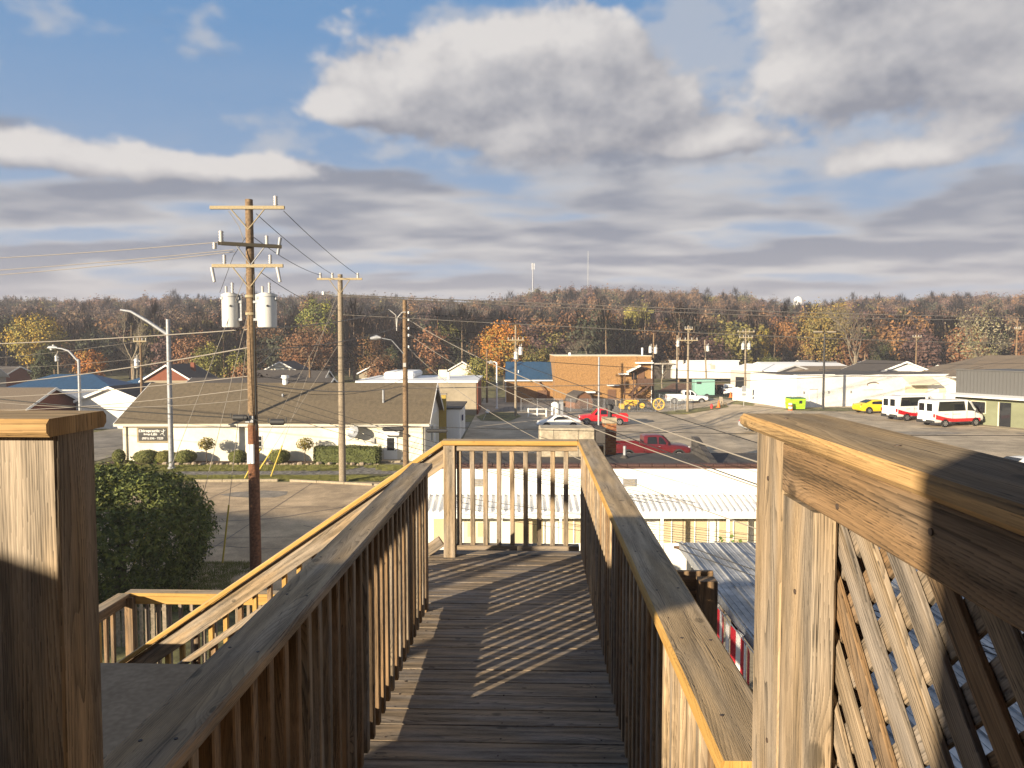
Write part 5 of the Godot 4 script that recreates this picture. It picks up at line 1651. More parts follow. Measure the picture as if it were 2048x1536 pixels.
func make_right_side() -> void:
	# white block wall building
	var a := Vector2(33.2, 86.2)
	var b := Vector2(55.2, 91.2)
	var len := a.distance_to(b)
	var turn := atan2(b.y - a.y, b.x - a.x)
	var t := thing("white_workshop", "long blank white walled building behind the passenger vans", "building", Vector3(a.x, 1.5, -a.y), turn)
	bx("wall", t, Vector3(len * 0.5, 1.75, -5), Vector3(len, 4.0, 10), M.white_wall)
	bx("step_wall", t, Vector3(2.6, 3.78, -0.4), Vector3(5.0, 0.1, 0.8), M.white_paint)
	bx("roof", t, Vector3(len * 0.5, 3.78, -5.2), Vector3(len - 0.4, 0.06, 9.2), M.membrane)
	var am := MB.new()
	am.slab([Vector2(0, 3.4), Vector2(1.3, 2.62), Vector2(1.3, 2.5), Vector2(0, 3.25)], -2.1, 2.1)
	part("canopy", am.mesh(), M.cream_paint, t, Vector3(16.4, 0, 0.02), Basis(Vector3(0, 0, 1), Vector3.UP, Vector3(-1, 0, 0)))
	bx("roller_door", t, Vector3(16.3, 1.15, 0.03), Vector3(3.2, 2.3, 0.06), M.cream_paint)
	bx("door", t, Vector3(2.2, 1.02, 0.03), Vector3(0.95, 2.05, 0.06), M.white_paint)
	bx("door_lintel", t, Vector3(2.2, 2.12, 0.05), Vector3(1.1, 0.05, 0.06), M.galvanised)
	for x in [0.9, 4.2, 7.2]:
		bx("wall_light", t, Vector3(x, 1.75, 0.06), Vector3(0.1, 0.28, 0.1), M.steel)
	bx("white_door", t, Vector3(20.1, 1.02, 0.03), Vector3(1.0, 2.05, 0.06), M.cream_paint)
	var lg := []
	for k in 9:
		var an := 0.3 + k * 0.42
		lg.append(Vector3(10.3 + cos(an) * 0.85, 2.55 + sin(an) * 0.28, 0.03))
	tb("emblem", t, lg, [0.02, 0.045, 0.06, 0.06, 0.05, 0.045, 0.035, 0.03, 0.012], M.rust, 5)
	bx("emblem_line", t, Vector3(10.3, 1.95, 0.03), Vector3(2.6, 0.03, 0.02), M.kerb)
	# board fence running back from it
	var fe := thing("white_board_fence", "solid white fence running back from the white workshop", "fence", Vector3(29.9, 1.4, -100))
	var p0 := Vector3(0, 0, 0)
	var p1 := Vector3(2.0, 0.05, 16.0)
	var n := 12
	for k in n:
		var c := p0.lerp(p1, (k + 0.5) / n)
		bx("fence_panel", fe, c + Vector3(0, 0.85, 0), Vector3(0.06, 1.8, p0.distance_to(p1) / n - 0.05), M.white_wall, Basis(Vector3.UP, atan2(2.0, 16.0)))
	for k in n + 1:
		bx("fence_post", fe, p0.lerp(p1, float(k) / n) + Vector3(0.06, 0.85, 0), Vector3(0.12, 1.9, 0.12), M.white_paint)
	# grey metal garage
	var g := thing("grey_garage", "grey metal garage with open bays behind the white fence", "garage", Vector3(44.2, 0.3, -127), 0.52)
	bx("wall", g, Vector3(0, 2.0, 0), Vector3(8.0, 4.4, 10), M.pale_grey_wall)
	gable_roof(g, 8.0, 10, 4.2, 0.9, 0.25, M.white_metal, false, M.pale_grey_wall)
	for x in [-4.02]:
		for z in [-2.6, 1.8]:
			bx("bay_door", g, Vector3(x, 1.5, z), Vector3(0.06, 3.0, 2.4), M.window_dark)
	for q in [[0.6, 4.03], [3.4, 4.1]]:
		bx("wall_box", g, Vector3(q[0], 3.6, 5.2), Vector3(0.8, 1.0, 0.4), M.trim_black)
	# flat white roof behind the garage
	var w2 := thing("flat_white_building", "low brown walled building with a bright white roof behind the garage", "building", Vector3(58.5, 1.0, -152), 0.1)
	bx("wall", w2, Vector3(0, 1.7, 0), Vector3(16, 3.4, 12), M.tan_far)
	gable_roof(w2, 16, 12, 3.2, 1.0, 0.4, M.white_metal, true, M.tan_far)
	var bw := thing("brown_roof_building", "low building with a plain brown roof right of the grey garage", "building", Vector3(51.5, 1.0, -126), 0.05)
	bx("wall", bw, Vector3(0, 1.6, 0), Vector3(13, 3.2, 8), M.white_wall)
	gable_roof(bw, 13, 8, 3.1, 1.0, 0.3, M.shingle_tan, true, M.white_wall)
	# gabled white house behind the workshop
	var h := thing("white_gabled_hall", "white gabled hall with a dark roof rising behind the white workshop", "building", Vector3(52.5, 1.4, -104), 0.0)
	bx("wall", h, Vector3(0, 1.6, 0), Vector3(12.5, 3.4, 10), M.white_wall)
	gable_roof(h, 11.0, 10.4, 3.0, 2.1, 0.45, M.shingle_dark, false, M.white_wall)
	bx("side_roof", h, Vector3(-4.6, 3.75, -1.0), Vector3(5.0, 0.14, 9.0), M.shingle_dark, Basis(Vector3(0, 0, 1), -0.0))
	# far dark pitched roof piece right of it
	house("dark_roof_house", "house with a dark collapsed looking roof left of the charcoal building", 66, 108, 9, 8, 3.0, 1.7, 0.3, M.white_wall, M.shingle_dark, true, 3)
	# green building with charcoal top at the right edge
	var ga := Vector2(41.9, 69.8)
	var gb := Vector2(49.5, 54.5)
	var gl := ga.distance_to(gb)
	var gt := atan2(gb.y - ga.y, gb.x - ga.x)
	var gg := thing("green_office", "pale green building with a charcoal ribbed upper wall at the right edge", "building", Vector3(ga.x, 1.5, -ga.y), gt)
	bx("wall", gg, Vector3(gl * 0.5, 1.25, -4), Vector3(gl, 2.9, 8), M.green_wall)
	bx("upper_wall", gg, Vector3(gl * 0.5, 3.85, -4.1), Vector3(gl, 2.2, 8), M.charcoal_metal)
	ribbed(gg, "wall_panel", 0, gl, 2.78, 4.95, -0.05, 0.32, M.charcoal_metal)
	bx("porch_roof", gg, Vector3(gl * 0.5, 2.68, 0.6), Vector3(gl + 0.3, 0.14, 1.3), M.white_metal, Basis(Vector3.RIGHT, 0.12))
	bx("top_trim", gg, Vector3(gl * 0.5, 4.98, 0.0), Vector3(gl + 0.1, 0.1, 0.14), M.charcoal_metal)
	for x in [2.2, 7.2, 12.5]:
		window(gg, Vector3(x, 1.6, 0.02), 1.3, 1.0, M.cream_paint, M.window_dark)
	bx("door", gg, Vector3(4.6, 1.1, 0.03), Vector3(0.95, 2.15, 0.06), M.window_dark)
	bx("door_frame", gg, Vector3(4.05, 1.1, 0.05), Vector3(0.1, 2.2, 0.1), M.cream_paint)
	bx("kerb_strip", gg, Vector3(gl * 0.5, -0.05, 1.1), Vector3(gl, 0.2, 1.2), M.kerb)
	bx("end_wall", gg, Vector3(-0.06, 1.25, -4), Vector3(0.08, 2.9, 7.6), M.white_wall)
	var ew := thing("white_side_wall", "plain white wall left of the pale green building", "wall", Vector3(40.4, 1.5, -72.8), 0.15)
	bx("wall", ew, Vector3(0, 1.3, 0), Vector3(4.4, 2.6, 0.3), M.white_wall)
	bx("wall_notice", ew, Vector3(1.6, 1.6, 0.17), Vector3(0.35, 0.5, 0.03), M.trim_black)
	var far := thing("brown_hip_roof_building", "wide building with a brown hipped roof behind the charcoal wall", "building", Vector3(64, 1.5, -94), -0.1)
	bx("wall", far, Vector3(0, 1.7, 0), Vector3(18, 3.8, 12), M.white_wall)
	hip_roof(far, 20, 13, 3.7, 2.3, 0.5, M.shingle_tan)
	# white mobile home on the bank
	var mh := thing("mobile_home", "long white mobile home above the red bank", "building", Vector3(44.5, 1.2, -172), -0.06)
	bx("wall", mh, Vector3(0, 1.9, 0), Vector3(15.0, 3.9, 5), M.siding_far)
	bx("roof", mh, Vector3(0, 3.98, 0), Vector3(15.4, 0.2, 5.4), M.white_metal)
	bx("wall_vent", mh, Vector3(1.6, 2.6, 2.55), Vector3(1.0, 1.0, 0.1), M.pale_grey_wall)
	bx("porch_roof", mh, Vector3(-9.8, 3.3, 1.2), Vector3(5.0, 0.25, 4.0), M.pale_grey_wall)
	bx("porch_roof", mh, Vector3(9.0, 2.9, 1.2), Vector3(3.0, 0.2, 4.0), M.pale_grey_wall)
	for x in [-12.0, -9.8, 9.9]:
		bx("porch_post", mh, Vector3(x, 1.4, 3.0), Vector3(0.15, 3.4, 0.15), M.white_paint)
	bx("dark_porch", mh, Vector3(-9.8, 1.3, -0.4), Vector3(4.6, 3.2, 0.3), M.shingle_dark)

func make_left_side() -> void:
	house("corner_house", "red brick house with a tan roof at the left edge", -54.5, 76, 14.5, 9, 2.6, 1.7, 0.0, M.brick_red, M.shingle_tan, true, 4)
	var s := thing("pale_shed", "small pale grey shed right of the brick corner house", "shed", Vector3(-47.5, 0, -83), 0.3)
	bx("wall", s, Vector3(0, 1.3, 0), Vector3(6.5, 2.7, 6), M.siding_far)
	gable_roof(s, 6.5, 6, 2.6, 1.0, 0.3, M.galvanised, true, M.siding_far)
	window(s, Vector3(-1.6, 1.5, 3.01), 0.8, 0.6, M.white_paint, M.window_dark)
	house("blue_roof_house", "low house with a large blue metal roof behind the left street lamp", -66.5, 112, 15.5, 10, 2.5, 1.9, 0.12, M.siding_far, M.blue_roof, true, 4, false, null, true, true)
	house("blue_roof_house", "second low house with a blue roof left of the red gabled house", -55.5, 122, 14, 9, 2.6, 1.9, -0.05, M.siding_far, M.blue_roof, true, 4, false, null, true, true)
	var w := house("white_garage", "bright white garage with a shallow gable beside dark shrubs", -42.2, 82, 6.6, 9, 3.0, 1.35, 0.0, M.white_wall, M.shingle_dark, false, 0, false, null, false)
	var db := house("dark_roof_block", "long low building with a very dark roof behind the clinic", -31, 92, 17, 10, 3.1, 1.5, 0.0, M.pale_grey_wall, M.shingle_dark, true, 5)
	house("red_gable_house", "house with a red gable and white trim left of the tall pole", -52.5, 117, 7.6, 9, 3.4, 2.3, 0.0, M.tan_far, M.shingle_dark, false, 3, true, M.brick_red)
	house("cream_gable_house", "small cream gabled house right of the tall transformer pole", -42.0, 138, 7.5, 8, 3.8, 1.9, 0.0, M.cream_wall, M.shingle_dark, false, 3)
	house("grey_roof_house", "long house with a grey shingle roof left of the second pole", -33.5, 112, 11, 9, 3.0, 1.9, 0.0, M.siding_far, M.shingle_dark, true, 4)
	house("tan_porch_house", "small tan house with a porch left of the third pole", -27.5, 152, 6.5, 7, 3.2, 1.7, 0.0, M.tan_far, M.shingle_tan, false, 3)
	house("cream_porch_house", "small cream house seen through cables right of the third pole", -10.5, 160, 6.8, 7, 3.2, 2.0, 0.0, M.cream_wall, M.shingle_tan, false, 3)
	var f := thing("flat_roof_store", "wide brick store with a pale flat roof behind the clinic's right end", "building", Vector3(-12.0, 0, -101), 0.0)
	bx("wall", f, Vector3(0, 2.0, 0), Vector3(15, 4.2, 16), M.tan_far)
	bx("roof", f, Vector3(0, 4.2, 0), Vector3(15.4, 0.25, 16.4), M.white_metal)
	bx("roof_ridge", f, Vector3(-3.2, 4.75, -3), Vector3(4.2, 0.9, 9), M.white_metal, Basis(), 0.3)
	bx("roof_unit", f, Vector3(2.6, 4.9, 0), Vector3(1.2, 1.1, 1.2), M.cream_paint, Basis(), 0.05)
	tb("vent", f, [Vector3(3.6, 4.2, 3), Vector3(3.6, 5.2, 3)], [0.2], M.white_metal, 8)
	bx("end_wall", f, Vector3(7.6, 2.0, 3), Vector3(0.2, 4.2, 9.8), M.brick_red)
	var lw := thing("low_parapet_building", "low pale parapet building just behind the clinic ridge", "building", Vector3(-17.0, 0, -78), 0.0)
	bx("wall", lw, Vector3(0, 2.0, 0), Vector3(16, 4.0, 8), M.cream_wall)
	bx("coping", lw, Vector3(0, 4.05, 0), Vector3(16.2, 0.12, 8.2), M.mortar)
	house("small_white_house", "small white house among trees far at the right", 75, 150, 8, 7, 3.0, 1.9, 0.2, M.siding_far, M.white_metal, false, 3)
	house("small_white_house", "second small white house left of the first far at the right", 67.5, 154, 7, 6, 2.4, 1.2, 0.1, M.siding_far, M.white_metal, true, 3)
	house("grey_hill_house", "grey house half hidden in the wood above the yellow tree", 92, 262, 9, 8, 6.0, 3.0, 0.1, M.pale_grey_wall, M.shingle_dark, false, 3)
	house("far_cottage", "tiny pale cottage at the far left under the trees", -93, 128, 6, 7, 3.4, 2.6, 0.0, M.pale_grey_wall, M.tan_far, false, 2)
	house("far_red_house", "low red house at the left edge beyond the brick corner house", -108, 150, 16, 8, 3.0, 1.4, 0.0, M.brick_red, M.shingle_dark, true, 3)
	house("metal_roof_store", "low store with a pale metal roof beyond the narrow yellow tree", 76, 178, 14, 10, 3.4, 1.4, 0.0, M.siding_far, M.galvanised, true, 4)


# ---------------------------------------------------------------- vehicles
# local frame: x forward, y up; a station is [x, sill, waist, roof, half width at the waist, half width at the roof]
func station(st: Array, x: float) -> Array:
	for k in st.size() - 1:
		if x >= st[k][0] and x <= st[k + 1][0]:
			var f: float = (x - st[k][0]) / (st[k + 1][0] - st[k][0])
			var o := []
			for q in 6: o.append(lerpf(st[k][q], st[k + 1][q], f))
			return o
	return st[0] if x < st[0][0] else st[-1]

func body_mesh(st: Array) -> ArrayMesh:
	var rings := []
	for s in st:
		var half := [[0.0, s[1]], [s[4] * 0.8, s[1]], [s[4] * 0.97, s[1] + 0.1], [s[4], lerpf(s[1], s[2], 0.55)], [s[4] * 0.985, s[2] - 0.05], [s[4] * 0.955, s[2]], [lerpf(s[4] * 0.955, s[5] + 0.03, 0.55), lerpf(s[2], s[3] - 0.08, 0.55)], [s[5] + 0.03, s[3] - 0.08], [s[5] * 0.8, s[3]], [0.0, s[3] + 0.02]]
		var ring := []
		for q in half: ring.append(Vector3(s[0], q[1], q[0]))
		for k in range(half.size() - 2, 0, -1): ring.append(Vector3(s[0], half[k][1], -half[k][0]))
		rings.append(ring)
	var mb := MB.new()
	mb.loft(rings)
	return mb.mesh()

# side glass between x0 and x1, following the slope of the cabin
func side_glass(t: Node, st: Array, x0: float, x1: float, m: Material, cut0 := 0.0, cut1 := 0.0) -> void:
	for sg in [-1.0, 1.0]:
		var mb := MB.new()
		var n := 22
		for k in n:
			var p := []
			for e in [k, k + 1]:
				var f := float(e) / n
				var x := lerpf(x0, x1, f)
				var s := station(st, x)
				var lo: float = s[2] + 0.05
				var hi: float = maxf(lo + 0.02, s[3] - 0.14)
				var ramp := minf(1.0, minf((f * (x1 - x0)) / maxf(cut0, 0.001), ((1.0 - f) * (x1 - x0)) / maxf(cut1, 0.001)))
				hi = lerpf(lo + 0.02, hi, clampf(ramp, 0.0, 1.0))
				for y in [lo, hi]:
					var g := clampf((y - s[2]) / maxf(s[3] - 0.08 - s[2], 0.01), 0.0, 1.0)
					p.append(Vector3(x, y, sg * (lerpf(s[4] * 0.955, s[5] + 0.03, g) + 0.012)))
			mb.quad(p[0], p[1], p[3], p[2], Vector3(0, 0, sg))
		part("side_window", mb.mesh(), m, t)

func screen(t: Node, called: String, x0: float, y0: float, w0: float, x1: float, y1: float, w1: float, m: Material) -> void:
	var mb := MB.new()
	mb.quad(Vector3(x0, y0, -w0), Vector3(x0, y0, w0), Vector3(x1, y1, w1), Vector3(x1, y1, -w1), Vector3(signf(x0 - x1), 1.0, 0))
	part(called, mb.mesh(), m, t)

func wheels(t: Node, xs: Array, r: float, half: float) -> void:
	var key := "wheel%.2f" % r
	if not board_cache.has(key):
		var ty := MB.new()
		var rings := []
		for q in [[-0.11, r * 0.62], [-0.115, r * 0.9], [-0.08, r], [0.08, r], [0.115, r * 0.9], [0.11, r * 0.62]]:
			var ring := []
			for k in 20: ring.append(Vector3(cos(TAU * k / 20) * q[1], sin(TAU * k / 20) * q[1], q[0]))
			rings.append(ring)
		ty.loft(rings)
		board_cache[key] = ty.mesh()
		var rm := MB.new()
		for k in 6:
			var a := TAU * k / 6.0
			rm.box(Vector3(cos(a), sin(a), 0) * r * 0.34, Vector3(r * 0.56, r * 0.17, 0.03), Basis(Vector3(0, 0, 1), a))
		for k in 20:
			var a2 := TAU * (k + 0.5) / 20.0
			rm.box(Vector3(cos(a2), sin(a2), 0) * r * 0.60, Vector3(r * 0.07, r * 0.20, 0.04), Basis(Vector3(0, 0, 1), a2))
		board_cache[key + "rim"] = rm.mesh()
		var ar := []
		for k in 13:
			var a3 := PI * k / 12.0
			ar.append(Vector2(cos(a3) * (r + 0.09), sin(a3) * (r + 0.09)))
		ar.append(Vector2(-r - 0.09, -0.06)); ar.append(Vector2(r + 0.09, -0.06))
		var am := MB.new()
		am.slab(ar, -0.02, 0.02)
		board_cache[key + "arch"] = am.mesh()
	for x in xs:
		for s in [-1.0, 1.0]:
			part("wheel_arch", board_cache[key + "arch"], M.trim_black, t, Vector3(x, r, s * (half - 0.008)))
			var w := part("wheel", board_cache[key], M.tyre, t, Vector3(x, r, s * (half - 0.06)))
			part("rim", board_cache[key + "rim"], M.rim, w, Vector3(0, 0, s * 0.112))

const SEDAN := [[-2.30, 0.45, 0.80, 0.86, 0.70, 0.6], [-2.15, 0.28, 0.92, 1.00, 0.84, 0.7], [-1.55, 0.22, 0.95, 1.12, 0.90, 0.64], [-0.75, 0.2, 0.95, 1.42, 0.91, 0.58], [0.1, 0.2, 0.93, 1.45, 0.91, 0.58], [0.6, 0.2, 0.92, 1.35, 0.91, 0.6], [1.15, 0.2, 0.90, 1.0, 0.90, 0.75], [1.9, 0.24, 0.80, 0.86, 0.86, 0.72], [2.25, 0.35, 0.62, 0.68, 0.72, 0.6], [2.33, 0.42, 0.55, 0.58, 0.6, 0.5]]
const CAB := [[-0.72, 0.45, 1.22, 1.80, 0.97, 0.72], [-0.6, 0.42, 1.22, 1.91, 0.98, 0.74], [0.4, 0.42, 1.2, 1.93, 0.98, 0.74], [0.75, 0.42, 1.18, 1.86, 0.98, 0.74], [1.35, 0.42, 1.16, 1.28, 0.98, 0.84], [2.3, 0.42, 1.08, 1.18, 0.97, 0.82], [2.75, 0.5, 0.98, 1.06, 0.92, 0.78], [2.85, 0.55, 0.9, 0.95, 0.85, 0.7]]
const VAN := [[-3.0, 0.5, 1.45, 2.40, 0.96, 0.84], [-2.9, 0.4, 1.45, 2.52, 1.03, 0.9], [1.0, 0.38, 1.45, 2.52, 1.03, 0.9], [1.45, 0.38, 1.42, 2.42, 1.03, 0.9], [2.05, 0.38, 1.35, 1.80, 1.02, 0.88], [2.4, 0.4, 1.2, 1.42, 1.0, 0.85], [2.95, 0.45, 0.98, 1.12, 0.93, 0.8], [3.08, 0.5, 0.8, 0.9, 0.85, 0.7]]

func lamps(t: Node, x: float, y: float, z: float, front: bool) -> void:
	for s in [-1.0, 1.0]:
		bx("headlight" if front else "taillight", t, Vector3(x, y, s * z), Vector3(0.14, 0.2, 0.26) if front else Vector3(0.12, 0.34, 0.16), M.head_lamp if front else M.tail_lamp, Basis(), 0.03)

func sedan(label: String, at: Vector3, turn: float, m: Material, called := "parked_car", category := "car") -> Node3D:
	var t := thing(called, label, category, at, turn, "cars parked on the asphalt")
	part("body", body_mesh(SEDAN), m, t)
	side_glass(t, SEDAN, -1.35, 0.95, M.car_glass, 0.5, 0.7)
	screen(t, "windscreen", 1.16, 1.02, 0.68, 0.60, 1.385, 0.52, M.car_glass)
	screen(t, "rear_window", -1.58, 1.14, 0.58, -0.80, 1.435, 0.5, M.car_glass)
	wheels(t, [-1.40, 1.38], 0.33, 0.905)
	lamps(t, 2.08, 0.70, 0.62, true)
	lamps(t, -2.17, 0.82, 0.66, false)
	bx("bumper", t, Vector3(2.2, 0.42, 0), Vector3(0.2, 0.16, 1.3), M.trim_black, Basis(), 0.03)
	for s in [-1.0, 1.0]:
		bx("mirror", t, Vector3(0.72, 1.0, s * 0.98), Vector3(0.1, 0.12, 0.18), m, Basis(), 0.03)
	return t

func pickup(label: String, at: Vector3, turn: float, m: Material, scale := 1.0) -> Node3D:
	var t := thing("pickup_truck", label, "truck", at, turn, "pickup trucks parked on the asphalt")
	part("cab", body_mesh(CAB), m, t)
	var b := MB.new()
	for s in [-1.0, 1.0]: b.cbox(Vector3(-1.84, 0.87, s * 0.93), Vector3(2.2, 0.84, 0.12), 0.03)
	b.cbox(Vector3(-2.92, 0.87, 0), Vector3(0.08, 0.84, 1.9), 0.02)
	b.cbox(Vector3(-1.84, 0.66, 0), Vector3(2.2, 0.1, 1.8), 0.02)
	part("cargo_bed", b.mesh(), m, t)
	bx("bed_liner", t, Vector3(-1.84, 0.725, 0), Vector3(2.1, 0.02, 1.7), M.trim_black)
	side_glass(t, CAB, -0.5, 0.28, M.car_glass, 0.05, 0.05)
	side_glass(t, CAB, 0.36, 1.12, M.car_glass, 0.04, 0.5)
	screen(t, "windscreen", 1.365, 1.29, 0.80, 0.78, 1.885, 0.66, M.car_glass)
	screen(t, "rear_window", -0.735, 1.30, 0.72, -0.69, 1.78, 0.62, M.car_glass)
	wheels(t, [-1.95, 1.9], 0.40, 0.985)
	lamps(t, 2.74, 0.95, 0.72, true)
	lamps(t, -2.92, 1.0, 0.88, false)
	bx("front_bumper", t, Vector3(2.88, 0.55, 0), Vector3(0.18, 0.22, 1.8), M.trim_black, Basis(), 0.04)
	bx("rear_bumper", t, Vector3(-3.03, 0.55, 0), Vector3(0.16, 0.18, 1.8), M.rim, Basis(), 0.04)
	bx("grille", t, Vector3(2.85, 0.86, 0), Vector3(0.05, 0.22, 1.0), M.trim_black)
	for s in [-1.0, 1.0]:
		bx("mirror", t, Vector3(0.98, 1.3, s * 1.08), Vector3(0.12, 0.2, 0.2), m, Basis(), 0.03)
		bx("door_handle", t, Vector3(0.42, 1.08, s * 0.985), Vector3(0.14, 0.04, 0.03), M.rim)
		for sx in [-0.62, 0.32, 1.22]:
			bx("door_seam", t, Vector3(sx, 0.82, s * 0.976), Vector3(0.014, 0.66, 0.02), M.trim_black)
		bx("sill", t, Vector3(0.3, 0.42, s * 0.93), Vector3(2.2, 0.08, 0.1), M.trim_black)
	t.scale = Vector3.ONE * scale
	return t

func van(label: String, at: Vector3, turn: float) -> Node3D:
	var t := thing("passenger_van", label, "van", at, turn, "white and red passenger vans")
	part("body", body_mesh(VAN), M.paint_white, t)
	side_glass(t, VAN, -2.55, 0.75, M.car_glass, 0.12, 0.12)
	side_glass(t, VAN, 0.95, 1.95, M.car_glass, 0.06, 0.8)
	screen(t, "windscreen", 2.08, 1.78, 0.86, 1.47, 2.42, 0.78, M.car_glass)
	for s in [-1.0, 1.0]:
		bx("rear_window", t, Vector3(-3.0, 1.85, s * 0.44), Vector3(0.06, 0.7, 0.6), M.car_glass)
		# red band that sweeps up towards the tail
		var o := []
		for k in 9:
			var x := lerpf(-2.85, 2.5, k / 8.0)
			o.append(Vector2(x, 0.78 + 0.42 * pow(clampf((-0.6 - x) / 2.2, 0, 1), 1.6)))
		for k in 9:
			var x2 := lerpf(2.5, -2.85, k / 8.0)
			o.append(Vector2(x2, 0.48 + 0.30 * pow(clampf((-0.9 - x2) / 2.0, 0, 1), 1.4)))
		var mb := MB.new()
		mb.slab(o, 1.005, 1.042) if s > 0 else mb.slab(o, -1.042, -1.005)
		part("red_band", mb.mesh(), M.paint_red, t)
		bx("sill", t, Vector3(-0.1, 0.40, s * 0.98), Vector3(3.0, 0.1, 0.08), M.trim_black)
		bx("mirror", t, Vector3(1.9, 1.45, s * 1.16), Vector3(0.12, 0.28, 0.2), M.trim_black, Basis(), 0.03)
		for sx in [-0.85, 0.86, 1.86]:
			bx("door_seam", t, Vector3(sx, 1.0, s * 1.03), Vector3(0.014, 0.9, 0.02), M.trim_black)
		for q in [[-1.6, 1.22, 0.5], [-0.4, 1.2, 0.9]]:
			bx("trim_strip", t, Vector3(q[0], q[1], s * 1.036), Vector3(q[2], 0.03, 0.02), M.trim_black)
	var hood := MB.new()
	hood.quad(Vector3(2.2, 1.62, -0.8), Vector3(2.2, 1.62, 0.8), Vector3(2.97, 1.14, 0.72), Vector3(2.97, 1.14, -0.72), Vector3(0.5, 1, 0))
	part("red_bonnet", hood.mesh(), M.paint_red, t)
	bx("nose", t, Vector3(2.96, 0.95, 0), Vector3(0.22, 0.30, 1.55), M.paint_red, Basis(), 0.05)
	bx("front_bumper", t, Vector3(3.02, 0.58, 0), Vector3(0.2, 0.34, 1.8), M.trim_black, Basis(), 0.05)
	bx("rear_bumper", t, Vector3(-3.0, 0.52, 0), Vector3(0.24, 0.3, 1.96), M.trim_black, Basis(), 0.05)
	bx("number_plate", t, Vector3(-3.13, 0.62, 0), Vector3(0.02, 0.14, 0.3), M.white_paint)
	wheels(t, [-1.75, 1.95], 0.36, 1.03)
	lamps(t, 2.9, 1.0, 0.72, true)
	lamps(t, -2.99, 1.1, 0.95, false)
	return t

func make_vehicles() -> void:
	paint("paint_white", Color(0.78, 0.78, 0.77))
	paint("paint_red", Color(0.50, 0.012, 0.02))
	paint("paint_maroon", Color(0.115, 0.008, 0.013))
	paint("paint_yellow", Color(0.75, 0.55, 0.02))
	paint("paint_silver", Color(0.40, 0.42, 0.44))
	pickup("bright red pickup truck facing left in the middle of the car park", Vector3(10.0, 0.03, -81.5), PI - 0.06, M.paint_red, 0.93)
	pickup("dark maroon pickup truck facing right behind the dark flat roof", Vector3(10.75, 0.03, -56.8), 0.03, M.paint_maroon)
	sedan("white sedan facing left in front of the bright red pickup", Vector3(4.9, 0.03, -77.6), PI + 0.1, M.paint_white)
	pickup("white pickup truck beside the chain link fence", Vector3(25.0, land(25, 105.5) + 0.03, -105.5), -0.06, M.paint_white)
	pickup("white truck seen from behind on the street beyond the fence", Vector3(36.4, land(36.4, 124) + 0.03, -124), 1.35, M.paint_white)
	sedan("white car beside the white truck beyond the fence", Vector3(41.4, land(41.4, 129) + 0.03, -129), 1.2, M.paint_white)
	van("white and red passenger van nearest the pale green building", Vector3(39.6, 1.53, -66.6), 0.30).scale = Vector3.ONE * 0.95
	van("second white and red passenger van half hidden behind the first", Vector3(39.1, 1.53, -72.0), 0.30).scale = Vector3.ONE * 0.95
	sedan("yellow sports car by the white wall left of the vans", Vector3(39.0, 1.53, -79.2), 0.2, M.paint_yellow)
	sedan("silver car hidden behind the end of the right screen cap", Vector3(24.6, land(24.6, 72.0) + 0.03, -72.0), 0.08, M.paint_silver)
	sedan("white car roof peeping over the right screen cap", Vector3(29.5, land(29.5, 42.2) + 0.03, -42.2), 0.25, M.paint_white)
	# teal box trailer
	var tr := thing("teal_trailer", "pale teal box trailer behind the white pickup truck", "trailer", Vector3(29.0, land(29, 112) + 0.03, -112))
	bx("box", tr, Vector3(0, 1.7, 0), Vector3(3.0, 2.3, 2.0), M.teal, Basis(), 0.04)
	bx("hatch", tr, Vector3(-0.9, 2.4, 1.01), Vector3(0.7, 0.35, 0.04), M.trim_black)
	bx("chassis", tr, Vector3(0, 0.5, 0), Vector3(3.4, 0.14, 1.2), M.trim_black)
	wheels(tr, [0.3], 0.33, 1.0)
	# yellow tractor behind the fence
	var lo := thing("yellow_tractor", "small yellow loader tractor behind the chain link fence", "tractor", Vector3(17.0, 0.05, -99.5))
	bx("bonnet", lo, Vector3(-0.9, 1.0, 0), Vector3(1.9, 0.7, 0.8), M.machine_yellow, Basis(), 0.06)
	bx("bucket", lo, Vector3(-2.2, 0.5, 0), Vector3(0.6, 0.7, 1.6), M.machine_yellow, Basis(), 0.1)
	tb("loader_arm", lo, [Vector3(-2.0, 0.6, 0.6), Vector3(-0.9, 1.3, 0.6), Vector3(0, 1.2, 0.6)], [0.08], M.machine_yellow, 6)
	bx("seat", lo, Vector3(0.35, 1.25, 0), Vector3(0.5, 0.5, 0.5), M.trim_black, Basis(), 0.06)
	for q in [[-1.3, 0.35], [0.4, 0.65]]:
		for s in [-0.7, 0.7]:
			var w := tb("wheel", lo, [Vector3(q[0], q[1], s - 0.14), Vector3(q[0], q[1], s + 0.14)], [q[1]], M.tyre, 18)
			tb("hub", w, [Vector3(q[0], q[1], s - 0.16), Vector3(q[0], q[1], s + 0.16)], [q[1] * 0.55], M.machine_yellow, 14)
	var wh := thing("cable_reel", "large yellow spoked reel propped beside the tractor", "reel", Vector3(19.7, 0.05, -99.0))
	var ring := []
	for k in 21: ring.append(Vector3(cos(TAU * k / 20) * 0.72, 0.82 + sin(TAU * k / 20) * 0.72, 0))
	tb("rim", wh, ring, [0.11], M.machine_yellow, 8)
	for k in 6:
		var a := TAU * k / 6.0
		tb("spoke", wh, [Vector3(0, 0.82, 0), Vector3(cos(a) * 0.7, 0.82 + sin(a) * 0.7, 0)], [0.05], M.machine_yellow, 5)

